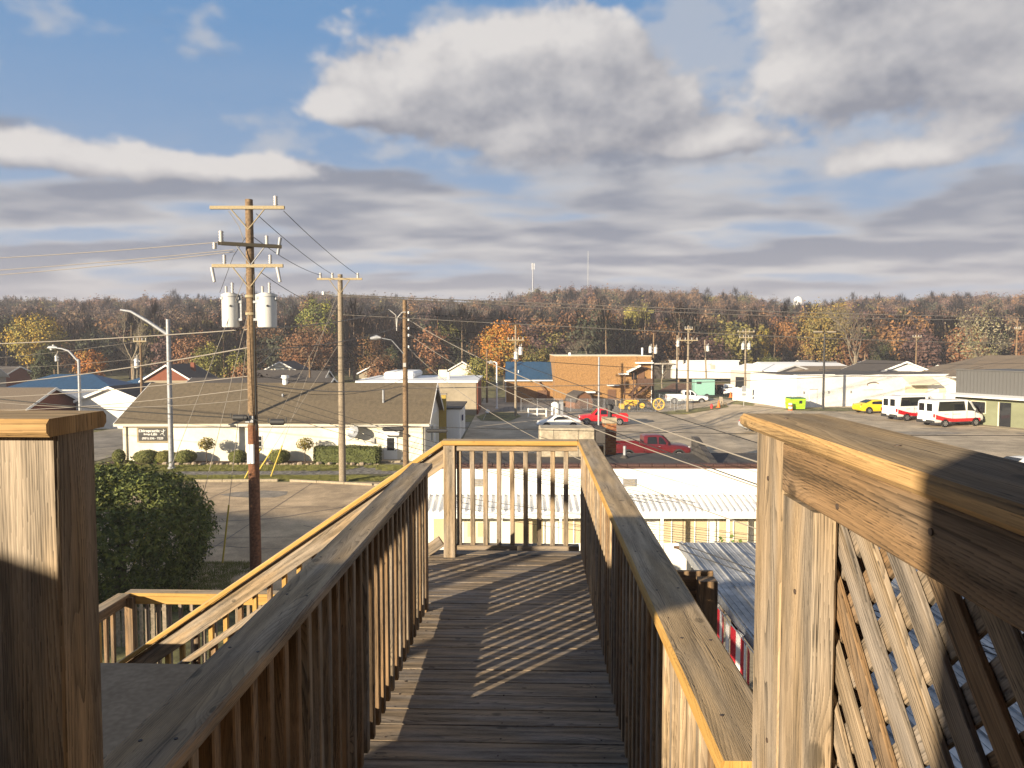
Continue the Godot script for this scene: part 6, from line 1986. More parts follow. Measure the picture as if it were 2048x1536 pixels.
# ---------------------------------------------------------------- street furniture
func insulator(parent: Node, at: Vector3, h: float, r: float, m: Material) -> void:
	var pts := []
	var rad := []
	for k in 4:
		var y := h * k / 4.0
		for q in [[0.0, 0.55], [0.10, 1.0], [0.16, 1.0], [0.24, 0.5]]:
			pts.append(at + Vector3(0, y + q[0] * h, 0)); rad.append(r * q[1])
	var mb := MB.new()
	mb.tube(pts, rad, 8)
	part("insulator", mb.mesh(), m, parent)

func crossarm(t: Node, y: float, half: float, m: Material, turn := 0.0, shift := 0.0, brace := 0.7, z := 0.14) -> void:
	var b := Basis(Vector3.UP, turn)
	bx("crossarm", t, b * Vector3(shift, y, z), Vector3(half * 2.0, 0.13, 0.1), m, b, 0.01)
	if brace > 0.0:
		for s in [-1.0, 1.0]:
			tb("brace", t, [b * Vector3(s * half * 0.45, y - 0.06, z + 0.02), b * Vector3(0.0, y - brace, z)], [0.025], M.crossarm_pale if m != M.crossarm_dark else M.steel, 4)

func transformer(t: Node, at: Vector3, r: float, h: float) -> void:
	var mb := MB.new()
	mb.tube([at, at + Vector3(0, 0.04, 0), at + Vector3(0, h, 0), at + Vector3(0, h + 0.01, 0), at + Vector3(0, h + 0.07, 0), at + Vector3(0, h + 0.13, 0)], [r * 0.9, r, r, r * 1.06, r * 1.06, r * 0.5], 20)
	var tr := part("transformer", mb.mesh(), M.transformer_grey, t)
	for q in [[-0.35, 0.28], [0.38, 0.42]]:
		insulator(tr, at + Vector3(q[0] * r, h + 0.1, 0.1), q[1], 0.06, M.porcelain)
	tb("badge", tr, [at + Vector3(r * 0.35, h * 0.68, r * 0.90), at + Vector3(r * 0.36, h * 0.68, r * 0.97)], [0.045], M.trim_black, 8)
	for a2 in [0.3, 2.4, 4.4]:
		bx("lug", tr, at + Vector3(cos(a2) * (r + 0.02), h * 0.93, sin(a2) * (r + 0.02)), Vector3(0.07, 0.09, 0.07), M.galvanised)
	tb("lid_clamp", tr, [at + Vector3(0, h - 0.035, 0), at + Vector3(0, h - 0.01, 0)], [r * 1.03], M.galvanised, 20)
	bx("bracket", tr, at + Vector3(signf(-at.x) * (r + 0.06), h * 0.82, 0), Vector3(0.16, 0.09, 0.2), M.galvanised)
	bx("bracket", tr, at + Vector3(signf(-at.x) * (r + 0.06), h * 0.25, 0), Vector3(0.16, 0.09, 0.2), M.galvanised)

func pole_of(label: String, at: Vector3, h: float, r: float, m: Material, group := "utility poles") -> Node3D:
	var t := thing("utility_pole", label, "utility pole", at, 0.0, group)
	tb("pole", t, [Vector3(0, -0.3, 0), Vector3(0, h * 0.5, 0), Vector3(0, h, 0)], [r, r * 0.84, r * 0.66], m, 14)
	return t

func small_pole(label: String, x: float, d: float, h: float, m: Material, arms: Array, cans: Array, lean := 0.0) -> void:
	var t := pole_of(label, Vector3(x, land(x, d), -d), h, 0.17, m)
	for a in arms:
		crossarm(t, a[0], a[1], M.crossarm_pale, 0.0, 0.0, 0.55)
		for s in [-0.9, -0.35, 0.35, 0.9]:
			insulator(t, Vector3(a[1] * s, a[0] + 0.07, 0.14), 0.28, 0.07, M.porcelain)
	for c in cans: transformer(t, Vector3(c[0], c[1], 0.1), 0.26, 0.85)
	t.rotation.z = lean

func wire(label: String, a: Vector3, b: Vector3, sag: float, r: float, m: Material, called := "overhead_cable") -> void:
	var pts := []
	var n := 18
	for k in n + 1:
		var f := float(k) / n
		pts.append(a.lerp(b, f) - a - Vector3(0, sag * 4.0 * f * (1.0 - f), 0))
	var mb := MB.new()
	mb.tube(pts, [r], 5)
	var o := part(called, mb.mesh(), m, self, a)
	tag(o, label, "cable", "overhead cables")

func lamp_post(label: String, x: float, d: float, h: float, arm: Array, r: float, m: Material, head := true) -> void:
	var t := thing("street_lamp", label, "street lamp", Vector3(x, land(x, d), -d), 0.0, "street lamps")
	tb("post", t, [Vector3(0, 0, 0), Vector3(0, h, 0)], [r, r * 0.75], m, 12)
	bx("foot", t, Vector3(0, 0.1, 0), Vector3(0.4, 0.2, 0.4), m, Basis(), 0.03)
	tb("arm", t, arm, [r * 0.7, r * 0.62, r * 0.5, r * 0.42], m, 10)
	if head:
		var e: Vector3 = arm[-1]
		var mb := MB.new()
		mb.tube([e + Vector3(0.15, 0.02, 0), e + Vector3(-0.1, 0.05, 0), e + Vector3(-0.55, 0.04, 0), e + Vector3(-0.7, 0.0, 0)], [0.06, 0.16, 0.15, 0.04], 10)
		var hd := part("lamp_head", mb.mesh(), M.galvanised, t)
		tb("lens", hd, [e + Vector3(-0.35, -0.18, 0), e + Vector3(-0.35, -0.05, 0)], [0.08, 0.15], M.lamp_glass, 10)
		tb("photocell", hd, [e + Vector3(-0.2, 0.15, 0), e + Vector3(-0.2, 0.28, 0)], [0.06], M.white_metal, 8)

func make_poles() -> void:
	# tall transformer pole
	var A := Vector3(-10.05, 0, -28.6)
	var t := pole_of("tall brown pole carrying two grey transformers", A, 14.35, 0.215, M.pole_wood)
	tb("pole_foot", t, [Vector3(0, -0.3, 0), Vector3(0, 5.7, 0)], [0.222, 0.203], M.pole_red, 14)
	crossarm(t, 14.02, 1.42, M.crossarm_pale, 0.0, -0.02, 0.82)
	crossarm(t, 12.66, 1.10, M.crossarm_dark, 0.45, -0.03, 0.0, -0.2)
	crossarm(t, 12.60, 1.10, M.crossarm_dark, 0.45, 0.05, 0.75, 0.2)
	crossarm(t, 11.82, 1.36, M.crossarm_pale, 0.0, -0.05, 0.85)
	insulator(t, Vector3(1.06, 14.1, 0.14), 0.36, 0.09, M.porcelain)
	insulator(t, Vector3(-0.86, 12.66, 0.60), 0.42, 0.1, M.porcelain)
	insulator(t, Vector3(-1.1, 12.40, 0.62), 0.24, 0.09, M.porcelain)
	for q in [[0.62, 12.66, -0.1], [-0.93, 11.9, 0.14], [0.82, 11.9, 0.14]]:
		insulator(t, Vector3(q[0], q[1], q[2]), 0.34, 0.075, M.porcelain)
	for q in [[-1.34, 11.2], [1.16, 11.2]]:
		var c := tb("cutout_fuse", t, [Vector3(q[0] - 0.06, q[1] + 0.55, 0.2), Vector3(q[0] + 0.06, q[1], 0.25)], [0.07, 0.06], M.porcelain, 8)
	tb("cutout_fuse", t, [Vector3(0.98, 12.3, -0.28), Vector3(1.08, 12.95, -0.3)], [0.06, 0.07], M.galvanised, 8)
	transformer(t, Vector3(-0.74, 9.48, 0.12), 0.32, 1.18)
	transformer(t, Vector3(0.66, 9.48, 0.12), 0.36, 1.18)
	for y in [9.95, 10.62]:
		tb("band", t, [Vector3(0, y, 0), Vector3(0, y + 0.1, 0)], [0.21], M.crossarm_pale, 14)
	bx("hanger", t, Vector3(-0.34, 10.28, 0.12), Vector3(0.08, 0.9, 0.12), M.galvanised)
	bx("hanger", t, Vector3(0.27, 10.28, 0.12), Vector3(0.08, 0.9, 0.12), M.galvanised)
	tb("riser", t, [Vector3(0.17, 5.5, 0.14), Vector3(0.15, 8.0, 0.14), Vector3(0.17, 11.5, 0.12)], [0.025], M.cable_black, 5)
	tb("loop_cable", t, [Vector3(0.9, 10.6, 0.2), Vector3(1.35, 10.3, 0.2), Vector3(1.35, 9.4, 0.2), Vector3(0.95, 8.6, 0.2), Vector3(0.25, 8.3, 0.2)], [0.018], M.cable_black, 5)
	tb("jumper", t, [Vector3(-0.75, 13.9, 0.1), Vector3(-0.35, 13.3, 0.1), Vector3(-0.2, 12.8, 0.1)], [0.014], M.cable_grey, 5)
	tb("jumper", t, [Vector3(0.1, 13.2, 0.1), Vector3(-0.6, 12.2, 0.1), Vector3(-1.15, 10.8, 0.1)], [0.01], M.cable_black, 5)
	bx("pole_box", t, Vector3(-0.02, 4.6, 0.26), Vector3(0.26, 0.75, 0.12), M.white_metal, Basis(), 0.02)
	bx("bracket", t, Vector3(-0.05, 5.95, 0.24), Vector3(0.3, 0.25, 0.1), M.galvanised)
	for q in [[-0.35, 0.6, -0.95], [0.55, 0.6, 0.95]]: pass
	for q in [[-0.38, 6.02], [1.05, 5.85]]:
		var clo := thing("splice_case", "black splice case on the cable left of the tall pole" if q[0] < 0 else "black splice case on the cable right of the tall pole", "splice case", A + Vector3(q[0], q[1], 0.35), 0.0, "splice cases on the low cable")
		tb("case", clo, [Vector3(-0.28, 0, 0), Vector3(-0.24, 0, 0), Vector3(0.24, 0, 0), Vector3(0.28, 0, 0)], [0.05, 0.12, 0.12, 0.05], M.trim_black, 10)
		for s in [-0.34, 0.34]: bx("hanger", clo, Vector3(s, 0.06, 0), Vector3(0.04, 0.2, 0.04), M.trim_black)
	for q in [[-6.9, 5.56], [-4.5, 5.5]]:
		var clo2 := thing("splice_case", "black splice case in front of the clinic's right gable" if q[0] < -6 else "long black splice case above the shaded asphalt", "splice case", Vector3(-2.9 + (q[0] + 4.5) * 0.7, q[1], -28.4), 0.0, "splice cases on the low cable")
		tb("case", clo2, [Vector3(-0.42, 0, 0), Vector3(-0.36, 0, 0), Vector3(0.36, 0, 0), Vector3(0.42, 0, 0)], [0.03, 0.08, 0.08, 0.03], M.trim_black, 8)
	# second pole
	var B := Vector3(-10.85, 0, -47.0)
	t = pole_of("bare pale grey pole with one crossarm right of the transformer pole", B, 13.25, 0.23, M.pole_pale)
	crossarm(t, 12.95, 1.42, M.crossarm_pale, 0.0, 0.0, 0.95)
	for x in [-1.2, -0.45, 1.15]: insulator(t, Vector3(x, 13.0, 0.14), 0.34, 0.09, M.porcelain)
	tb("dead_end", t, [Vector3(-0.1, 11.9, 0.1), Vector3(-1.0, 12.05, 0.3)], [0.03], M.steel, 5)
	insulator(t, Vector3(-1.0, 11.95, 0.3), 0.2, 0.1, M.white_metal)
	# third pole
	var C := Vector3(-7.55, 0, -52.3)
	t = pole_of("weathered brown pole hung with many service cables", C, 12.0, 0.215, M.pole_wood)
	tb("lamp_arm", t, [Vector3(-0.1, 8.2, 0.1), Vector3(-0.9, 9.15, 0.3), Vector3(-1.7, 9.3, 0.5)], [0.04], M.galvanised, 6)
	var hd := tb("lamp_head", t, [Vector3(-1.6, 9.3, 0.5), Vector3(-1.9, 9.33, 0.5), Vector3(-2.35, 9.25, 0.5)], [0.06, 0.18, 0.1], M.galvanised, 8)
	tb("conduit_loop", t, [Vector3(-0.55, 9.8, 0.2), Vector3(-0.5, 10.7, 0.2), Vector3(-0.15, 11.1, 0.2), Vector3(0.1, 11.1, 0.2)], [0.035], M.porcelain, 6)
	tb("conduit_loop", t, [Vector3(-0.55, 9.8, 0.2), Vector3(-0.6, 10.9, 0.2), Vector3(-1.1, 11.3, 0.2)], [0.03], M.porcelain, 6)
	for y in [8.6, 9.4, 9.9, 10.5, 11.0]:
		insulator(t, Vector3(0.28, y, 0.12), 0.16, 0.07, M.white_metal)
	bx("meter", t, Vector3(0.0, 7.4, 0.24), Vector3(0.22, 0.3, 0.14), M.steel, Basis(), 0.02)
	# lesser poles
	small_pole("small pole with a transformer behind the street lamp with the long arm", -39.1, 78, 9.6, M.pole_wood, [[9.2, 0.7]], [[-0.4, 6.4]])
	small_pole("thin pole right of the orange maple with small transformers", 0.45, 90.5, 11.2, M.pole_pale, [[9.4, 1.0]], [[0.05, 7.0], [0.6, 7.6]])
	small_pole("pale pole with insulators on top beside the white pickup", 22.6, 95, 11.2, M.pole_pale, [[9.3, 1.2], [10.7, 0.5]], [])
	small_pole("pole with twin transformers in front of the grey garage", 37.3, 118.3, 10.8, M.pole_pale, [[10.3, 1.4], [9.4, 1.1]], [[-0.45, 7.5], [0.5, 7.5]])
	small_pole("plain thin pole right of the fire stairs", 27.2, 122, 10.2, M.pole_pale, [], [[0.1, 8.3]])
	small_pole("leaning thin pole in front of the mobile home", 33.8, 128, 9.6, M.pole_pale, [], [[0.45, 7.6]], 0.055)
	small_pole("pole bearing square boxes at the corner of the brick building", 21.6, 113, 10.6, M.pole_wood, [], [[-0.5, 7.6], [0.3, 7.5]])
	small_pole("pole among the white houses far at the right", 71.5, 131, 10.8, M.pole_wood, [[10.2, 0.8]], [])
	small_pole("pole at the right edge above the brown roof", 79.0, 116, 12.0, M.pole_wood, [[10.6, 0.5]], [])
	small_pole("short pole above the white gabled hall", 61.0, 128, 7.2, M.pole_wood, [], [])
	small_pole("thin brown pole right of the far cottages", -3.8, 112, 8.2, M.pole_wood, [], [])
	small_pole("thin brown pole left of the second pole over the grey roof", -26.8, 98, 7.4, M.pole_wood, [], [])
	small_pole("slim pole at the far left beyond the street lamp", -78.5, 128, 7.8, M.pole_pale, [], [[-0.2, 6.0]])
	small_pole("slim pole left of the far left cottage", -73, 118, 4.9, M.pole_wood, [], [])
	small_pole("short pole between the clinic roof and red gabled house", -40.5, 110, 6.2, M.pole_wood, [], [])
	# bare steel pole by the brick chimney
	var bp := thing("steel_pole", "bare grey steel pole left of the brick chimney", "pole", Vector3(8.85, 0, -75.3))
	tb("shaft", bp, [Vector3(0, 0, 0), Vector3(0, 7.6, 0)], [0.11, 0.09], M.galvanised, 10)
	bx("foot", bp, Vector3(0, 0.1, 0), Vector3(0.35, 0.2, 0.35), M.kerb)
	# street lamps
	lamp_post("tall silver street lamp with a long bare arm", -24.1, 52.0, 10.6, [Vector3(0, 9.5, 0), Vector3(-1.4, 10.45, 0), Vector3(-2.6, 11.15, 0), Vector3(-3.3, 11.25, 0)], 0.19, M.galvanised, false)
	lamp_post("grey street lamp with a bulbous head at the far left", -36.3, 62.0, 7.6, [Vector3(0, 7.4, 0), Vector3(-0.8, 8.3, 0), Vector3(-1.4, 8.5, 0), Vector3(-1.9, 8.55, 0)], 0.14, M.galvanised)
	lamp_post("white street lamp on the grass island", -2.1, 102, 6.4, [Vector3(0, 6.2, 0), Vector3(-0.2, 6.45, 0), Vector3(-0.4, 6.5, 0), Vector3(-0.6, 6.4, 0)], 0.12, M.white_metal)
	var dl := thing("double_lamp", "dark parking lot lamp with two flat heads before the white workshop", "street lamp", Vector3(35.0, 1.5, -83.0), 0.0, "street lamps")
	tb("post", dl, [Vector3(0, 0, 0), Vector3(0, 8.6, 0)], [0.13, 0.09], M.trim_black, 10)
	for s in [-1.0, 1.0]:
		bx("lamp_head", dl, Vector3(s * 0.75, 8.75, 0), Vector3(0.95, 0.2, 0.4), M.mortar, Basis(), 0.05)
		bx("arm", dl, Vector3(s * 0.18, 8.7, 0), Vector3(0.3, 0.08, 0.08), M.trim_black)
	# guys of the tall pole and their yellow guards
	for q in [[Vector3(-14.05, 0.0, -26.4), Vector3(-10.15, 11.6, -28.5), "guy wire with a yellow guard left of the evergreen bush"], [Vector3(-11.95, 0.0, -26.2), Vector3(-10.1, 10.0, -28.4), "guy wire with a yellow guard in front of the evergreen bush"], [Vector3(-11.6, 0.0, -29.2), Vector3(-10.2, 9.2, -28.6), "guy wire with a pale yellow guard beside the concrete lot"]]:
		var g := thing("guy_wire", q[2], "guy wire", q[0], 0.0, "guy wires")
		var d: Vector3 = q[1] - q[0]
		tb("wire", g, [Vector3.ZERO, d], [0.012], M.cable_grey, 4)
		tb("guard", g, [d * 0.01, d.normalized() * 2.5], [0.035], M.yellow_guard, 6)
	for q in [[Vector3(-17.5, 0, -47.9), Vector3(-10.9, 11.6, -47.0), "guy wire with a yellow guard at the kerb left of the tall pole"], [Vector3(-17.0, 0, -48.3), Vector3(-10.9, 9.0, -47.0), "second guy wire with a yellow guard at the kerb left of the tall pole"], [Vector3(-16.0, 0, -48.6), Vector3(-10.9, 12.4, -47.0), "guy wire with a yellow guard across the round shrub"]]:
		var g2 := thing("guy_wire", q[2], "guy wire", q[0], 0.0, "guy wires")
		var d2: Vector3 = q[1] - q[0]
		tb("wire", g2, [Vector3.ZERO, d2], [0.012], M.cable_grey, 4)
		tb("guard", g2, [d2 * 0.01, d2.normalized() * 2.4], [0.05], M.yellow_guard, 6)
	make_wires(A, B, C)

func make_wires(A: Vector3, B: Vector3, C: Vector3) -> void:
	var g: Material = M.cable_grey
	var k: Material = M.cable_black
	# primaries between the first poles
	wire("dark wire from the right end of the tall pole's top crossarm to the second pole", A + Vector3(1.35, 13.9, 0.1), B + Vector3(1.15, 13.2, 0.1), 0.15, 0.0140, k)
	wire("dark wire from the middle of the tall pole's top crossarm to the second pole", A + Vector3(0.3, 13.8, 0.1), B + Vector3(-0.4, 13.2, 0.1), 0.15, 0.0140, k)
	wire("dark wire from the tall pole's dark crossarm to the second pole", A + Vector3(0.2, 12.9, 0.1), B + Vector3(-1.2, 13.2, 0.1), 0.2, 0.0140, k)
	wire("dark wire from below the tall pole's crossarms to the second pole", A + Vector3(0.4, 11.6, 0.1), B + Vector3(-0.1, 11.0, 0.1), 0.3, 0.0140, k)
	wire("upper pale wire leaving the left edge from the tall pole", A + Vector3(-1.0, 12.75, 0), Vector3(-44, 12.9, -38), 0.35, 0.0156, g)
	wire("middle pale wire leaving the left edge from the tall pole", A + Vector3(-0.6, 12.45, 0), Vector3(-44, 12.0, -38), 0.35, 0.0156, g)
	wire("lower pale wire leaving the left edge from the tall pole", A + Vector3(-0.5, 12.35, 0.2), Vector3(-44, 11.7, -38), 0.4, 0.0156, g)
	# pale service bundles from the left through the tall pole to the third
	wire("pale twisted cable from the left edge to the tall pole below the transformers", Vector3(-42, 8.7, -42), A + Vector3(-0.1, 9.4, 0.1), 0.25, 0.0234, g)
	wire("pale twisted cable from the tall pole up to the third pole", A + Vector3(0.15, 9.42, 0.1), C + Vector3(-0.9, 11.3, 0.2), 0.25, 0.0250, g)
	wire("second pale cable from the tall pole up to the third pole", A + Vector3(0.15, 8.6, 0.1), C + Vector3(-0.4, 10.1, 0.2), 0.3, 0.0218, g)
	wire("low pale cable from the left edge to the tall pole", Vector3(-44, 5.6, -58), A + Vector3(-0.1, 8.7, 0.1), 0.3, 0.0273, g)
	wire("lowest pale cable from the left edge rising to the tall pole", Vector3(-60, 4.0, -70), A + Vector3(-0.1, 7.6, 0.1), 0.5, 0.0195, g)
	wire("thin pale wire from the left edge to the tall pole over the clinic roof", Vector3(-44, 4.4, -52), A + Vector3(-0.1, 7.1, 0.1), 0.5, 0.0156, g)
	wire("black cable from the left edge to the splice case on the tall pole", Vector3(-24, 7.3, -28.2), A + Vector3(-0.7, 6.02, 0.35), 0.15, 0.0210, k)
	wire("thin pale cable just above the black one left of the tall pole", Vector3(-24, 7.15, -28.4), A + Vector3(-0.1, 6.7, 0.2), 0.5, 0.0120, g)
	wire("black cable running right from the tall pole low over the car park", A + Vector3(1.35, 5.85, 0.35), Vector3(24, 5.35, -28.2), 0.18, 0.0132, k)
	wire("black cable from the tall pole to its right splice case", A + Vector3(-0.1, 6.0, 0.35), A + Vector3(0.72, 5.88, 0.35), 0.02, 0.0180, k)
	wire("thick pale cable along the clinic ridge from the tall pole to the third", A + Vector3(0.1, 7.3, 0.1), C + Vector3(-0.2, 5.9, 0.1), 0.35, 0.0234, g)
	wire("pale cable from the third pole across the car park to the right", C + Vector3(0.2, 5.75, 0.1), Vector3(60, 6.2, -92), 0.5, 0.0306, g)
	wire("short pale cable from the tall pole towards the far roofs", A + Vector3(0.15, 8.0, 0.1), Vector3(-22, 9.2, -70), 0.3, 0.0150, g)
	# long runs from the second and third pole to the right
	wire("upper line of the long pale pair from the second pole to the right edge", B + Vector3(0.1, 11.95, 0.1), Vector3(66, 12.2, -92), 0.25, 0.0357, g)
	wire("lower line of the long pale pair from the second pole to the right edge", B + Vector3(0.1, 11.86, 0.1), Vector3(66, 11.9, -92), 0.45, 0.0306, g)
	wire("brown wire from the third pole to the right edge below the long pair", C + Vector3(0.2, 11.0, 0.1), Vector3(66, 10.1, -92), 0.5, 0.0187, k)
	wire("pale wire from the second pole past the third to the right edge", B + Vector3(0.2, 10.7, 0.1), Vector3(66, 8.9, -92), 0.3, 0.0306, g)
	wire("thin dark wire from the third pole to the right edge at roof height", C + Vector3(0.2, 10.0, 0.1), Vector3(66, 7.9, -92), 0.6, 0.0204, k)
	wire("lower dark wire from the third pole over the brick building", C + Vector3(0.2, 9.3, 0.1), Vector3(66, 6.6, -92), 0.8, 0.0224, k)
	wire("dark wire from the third pole towards the white workshop", C + Vector3(0.2, 8.4, 0.1), Vector3(60, 5.4, -86), 0.9, 0.0224, k)
	wire("dark wire swooping up to the right edge over the white workshop", Vector3(22.6, 7.6, -95), Vector3(62, 10.4, -84), 1.4, 0.0255, k)
	for i in 5:
		wire(["first", "second", "third", "fourth", "fifth"][i] + " thin wire from the top between the tall and third poles", A + Vector3(0.15, 8.9 - i * 0.42, 0.12), C + Vector3(0.2, 9.4 - i * 0.7, 0.12), 0.35 + 0.1 * i, 0.012, k)
	for i in 3:
		wire(["upper", "middle", "lower"][i] + " thin line from the third pole towards the orange maple", C + Vector3(0.2, 9.8 - i * 0.6, 0.1), Vector3(0.45, 9.3 - i * 0.8, -90.5), 0.4, 0.018, k)
	# drops from the third pole towards the walkway's own building
	var ends := [Vector3(7.4, 5.7, -14), Vector3(7.0, 5.35, -14), Vector3(7.2, 5.25, -14.4), Vector3(7.6, 6.1, -13), Vector3(6.6, 4.5, -15)]
	var tops := [10.6, 9.9, 9.6, 11.0, 8.6]
	var names := ["topmost thick cable sweeping down from the third pole past the maroon truck", "second cable sweeping down from the third pole past the maroon truck", "third cable sweeping down from the third pole past the maroon truck", "thin cable sweeping down from the top of the third pole to the right screen", "lowest cable sweeping down from the third pole over the white building"]
	for i in 5:
		wire(names[i], C + Vector3(0.25, tops[i], 0.1), ends[i], [0.6, 0.7, 0.8, 0.5, 1.2][i], [0.021, 0.016, 0.016, 0.012, 0.014][i], g if i % 2 == 0 else k)
	for i in 4:
		wire(["left", "inner left", "inner right", "right"][i] + " thin drop wire fanning from the tall pole across the concrete lot", A + Vector3(0.15, 6.4 + 0.25 * i, 0.1), Vector3(5.0 + i * 0.6, 2.95, -27.2), 0.3, 0.0100, k)
	for i in 2:
		wire(["upper", "lower"][i] + " black wire crossing the tin roof", Vector3(3.9, 4.1 - 0.15 * i, -17.5), Vector3(9, 3.25 - 0.1 * i, -13.0), 0.05, 0.0120, k)
	wire("thick black cable below the tin roof edge", Vector3(3.0, 4.2, -10.4), Vector3(5.2, 3.2, -8.6), 0.1, 0.0132, k)
	for i in 4:
		wire(["first", "second", "third", "fourth"][i] + " thin wire before the white porch from the top", Vector3(-2.0, 3.4 - i * 0.2, -26.2), Vector3(12.5, 1.9 - i * 0.16, -25.0), 0.15, 0.0090, k)
	wire("thin dark wire from the thin pole by the orange maple to the pale pole", Vector3(0.45, 10.4, -90.5), Vector3(22.6, 10.4, -95), 0.5, 0.0120, k)
	wire("thin dark wire from the pale pole to the pole with twin transformers", Vector3(22.6, 10.9, -95), Vector3(37.3, 10.4, -118.3), 0.4, 0.0120, k)
	wire("thin dark wire from the pole with twin transformers to the right edge", Vector3(37.3, 10.3, -118.3), Vector3(79, 10.6, -116), 0.6, 0.0120, k)
	wire("thin wire over the far left roofs", Vector3(-80, 6.5, -95), Vector3(-39.1, 9.2, -78), 0.5, 0.0120, g)
	wire("second thin wire over the far left roofs", Vector3(-80, 6.0, -95), Vector3(-39.1, 7.4, -78), 0.6, 0.0120, g)

func cone(label: String, x: float, d: float, h: float) -> void:
	var t := thing("traffic_cone", label, "traffic cone", Vector3(x, land(x, d) + 0.03, -d), 0.0, "traffic cones")
	tb("cone", t, [Vector3(0, 0.04, 0), Vector3(0, h, 0)], [h * 0.24, 0.04], M.orange_plastic, 10)
	tb("band", t, [Vector3(0, h * 0.45, 0), Vector3(0, h * 0.68, 0)], [h * 0.155, h * 0.105], M.white_paint, 10)
	bx("foot", t, Vector3(0, 0.03, 0), Vector3(h * 0.6, 0.05, h * 0.6), M.orange_plastic)

func seam(called: String, pts: Array, w: float, up: float, m: Material) -> void:
	var mb := MB.new()
	for k in pts.size() - 1:
		var a: Vector2 = pts[k]
		var b: Vector2 = pts[k + 1]
		var s := (b - a).orthogonal().normalized() * w * 0.5
		var q := [a - s, a + s, b + s, b - s]
		var p := []
		for e in q: p.append(Vector3(e.x, land(e.x, e.y) + up, -e.y))
		mb.quad(p[0], p[1], p[2], p[3], Vector3.UP)
	struct(called, mb.mesh(), m)

func make_wear() -> void:
	var r := RandomNumberGenerator.new(); r.seed = 17
	for k in 26:
		var p := Vector2(r.randf_range(0, 48), r.randf_range(50, 97)) if k < 20 else Vector2(r.randf_range(-20, -7), r.randf_range(31, 46))
		var dir := Vector2.from_angle(r.randf_range(-0.5, 0.5) + (0.0 if k % 3 else 1.4))
		var pts := [p]
		for s in 7:
			dir = dir.rotated(r.randf_range(-0.4, 0.4))
			p += dir * r.randf_range(0.8, 2.2)
			pts.append(p)
		seam("asphalt_crack", pts, r.randf_range(0.05, 0.11), 0.037, M.tar)
	for q in [[13.0, 70.0, 2.2, 1.0], [20.5, 77.5, 3.0, 0.8], [34.0, 61.0, 3.4, 1.2], [29.5, 86.5, 4.0, 1.0], [25.0, 66.0, 1.4, 1.6], [44.0, 60.5, 2.6, 0.7], [-15.0, 43.0, 2.0, 1.2], [37.0, 64.0, 1.6, 0.7]]:
		var o := []
		for k in 8:
			var a := TAU * k / 8.0
			o.append(Vector2(q[0] + cos(a) * q[2] * r.randf_range(0.7, 1.2), q[1] + sin(a) * q[3] * r.randf_range(0.7, 1.2)))
		patch("asphalt_patch", o, 0.035, M.patch_tar)
	for k in 7:
		seam("stall_line", [Vector2(34.6 + k * 2.9, 79.5 + k * 0.65), Vector2(35.4 + k * 2.9, 75.0 + k * 0.65)], 0.1, 0.04, M.faded_paint)
	for x in [-17.5, -13.0, -8.8]:
		seam("slab_joint", [Vector2(x, 27), Vector2(x + 0.3, 46.6)], 0.05, 0.036, M.tar)
	for d in [33.0, 39.5]:
		seam("slab_joint", [Vector2(-21.5, d), Vector2(-5.0, d + 0.6)], 0.05, 0.036, M.tar)

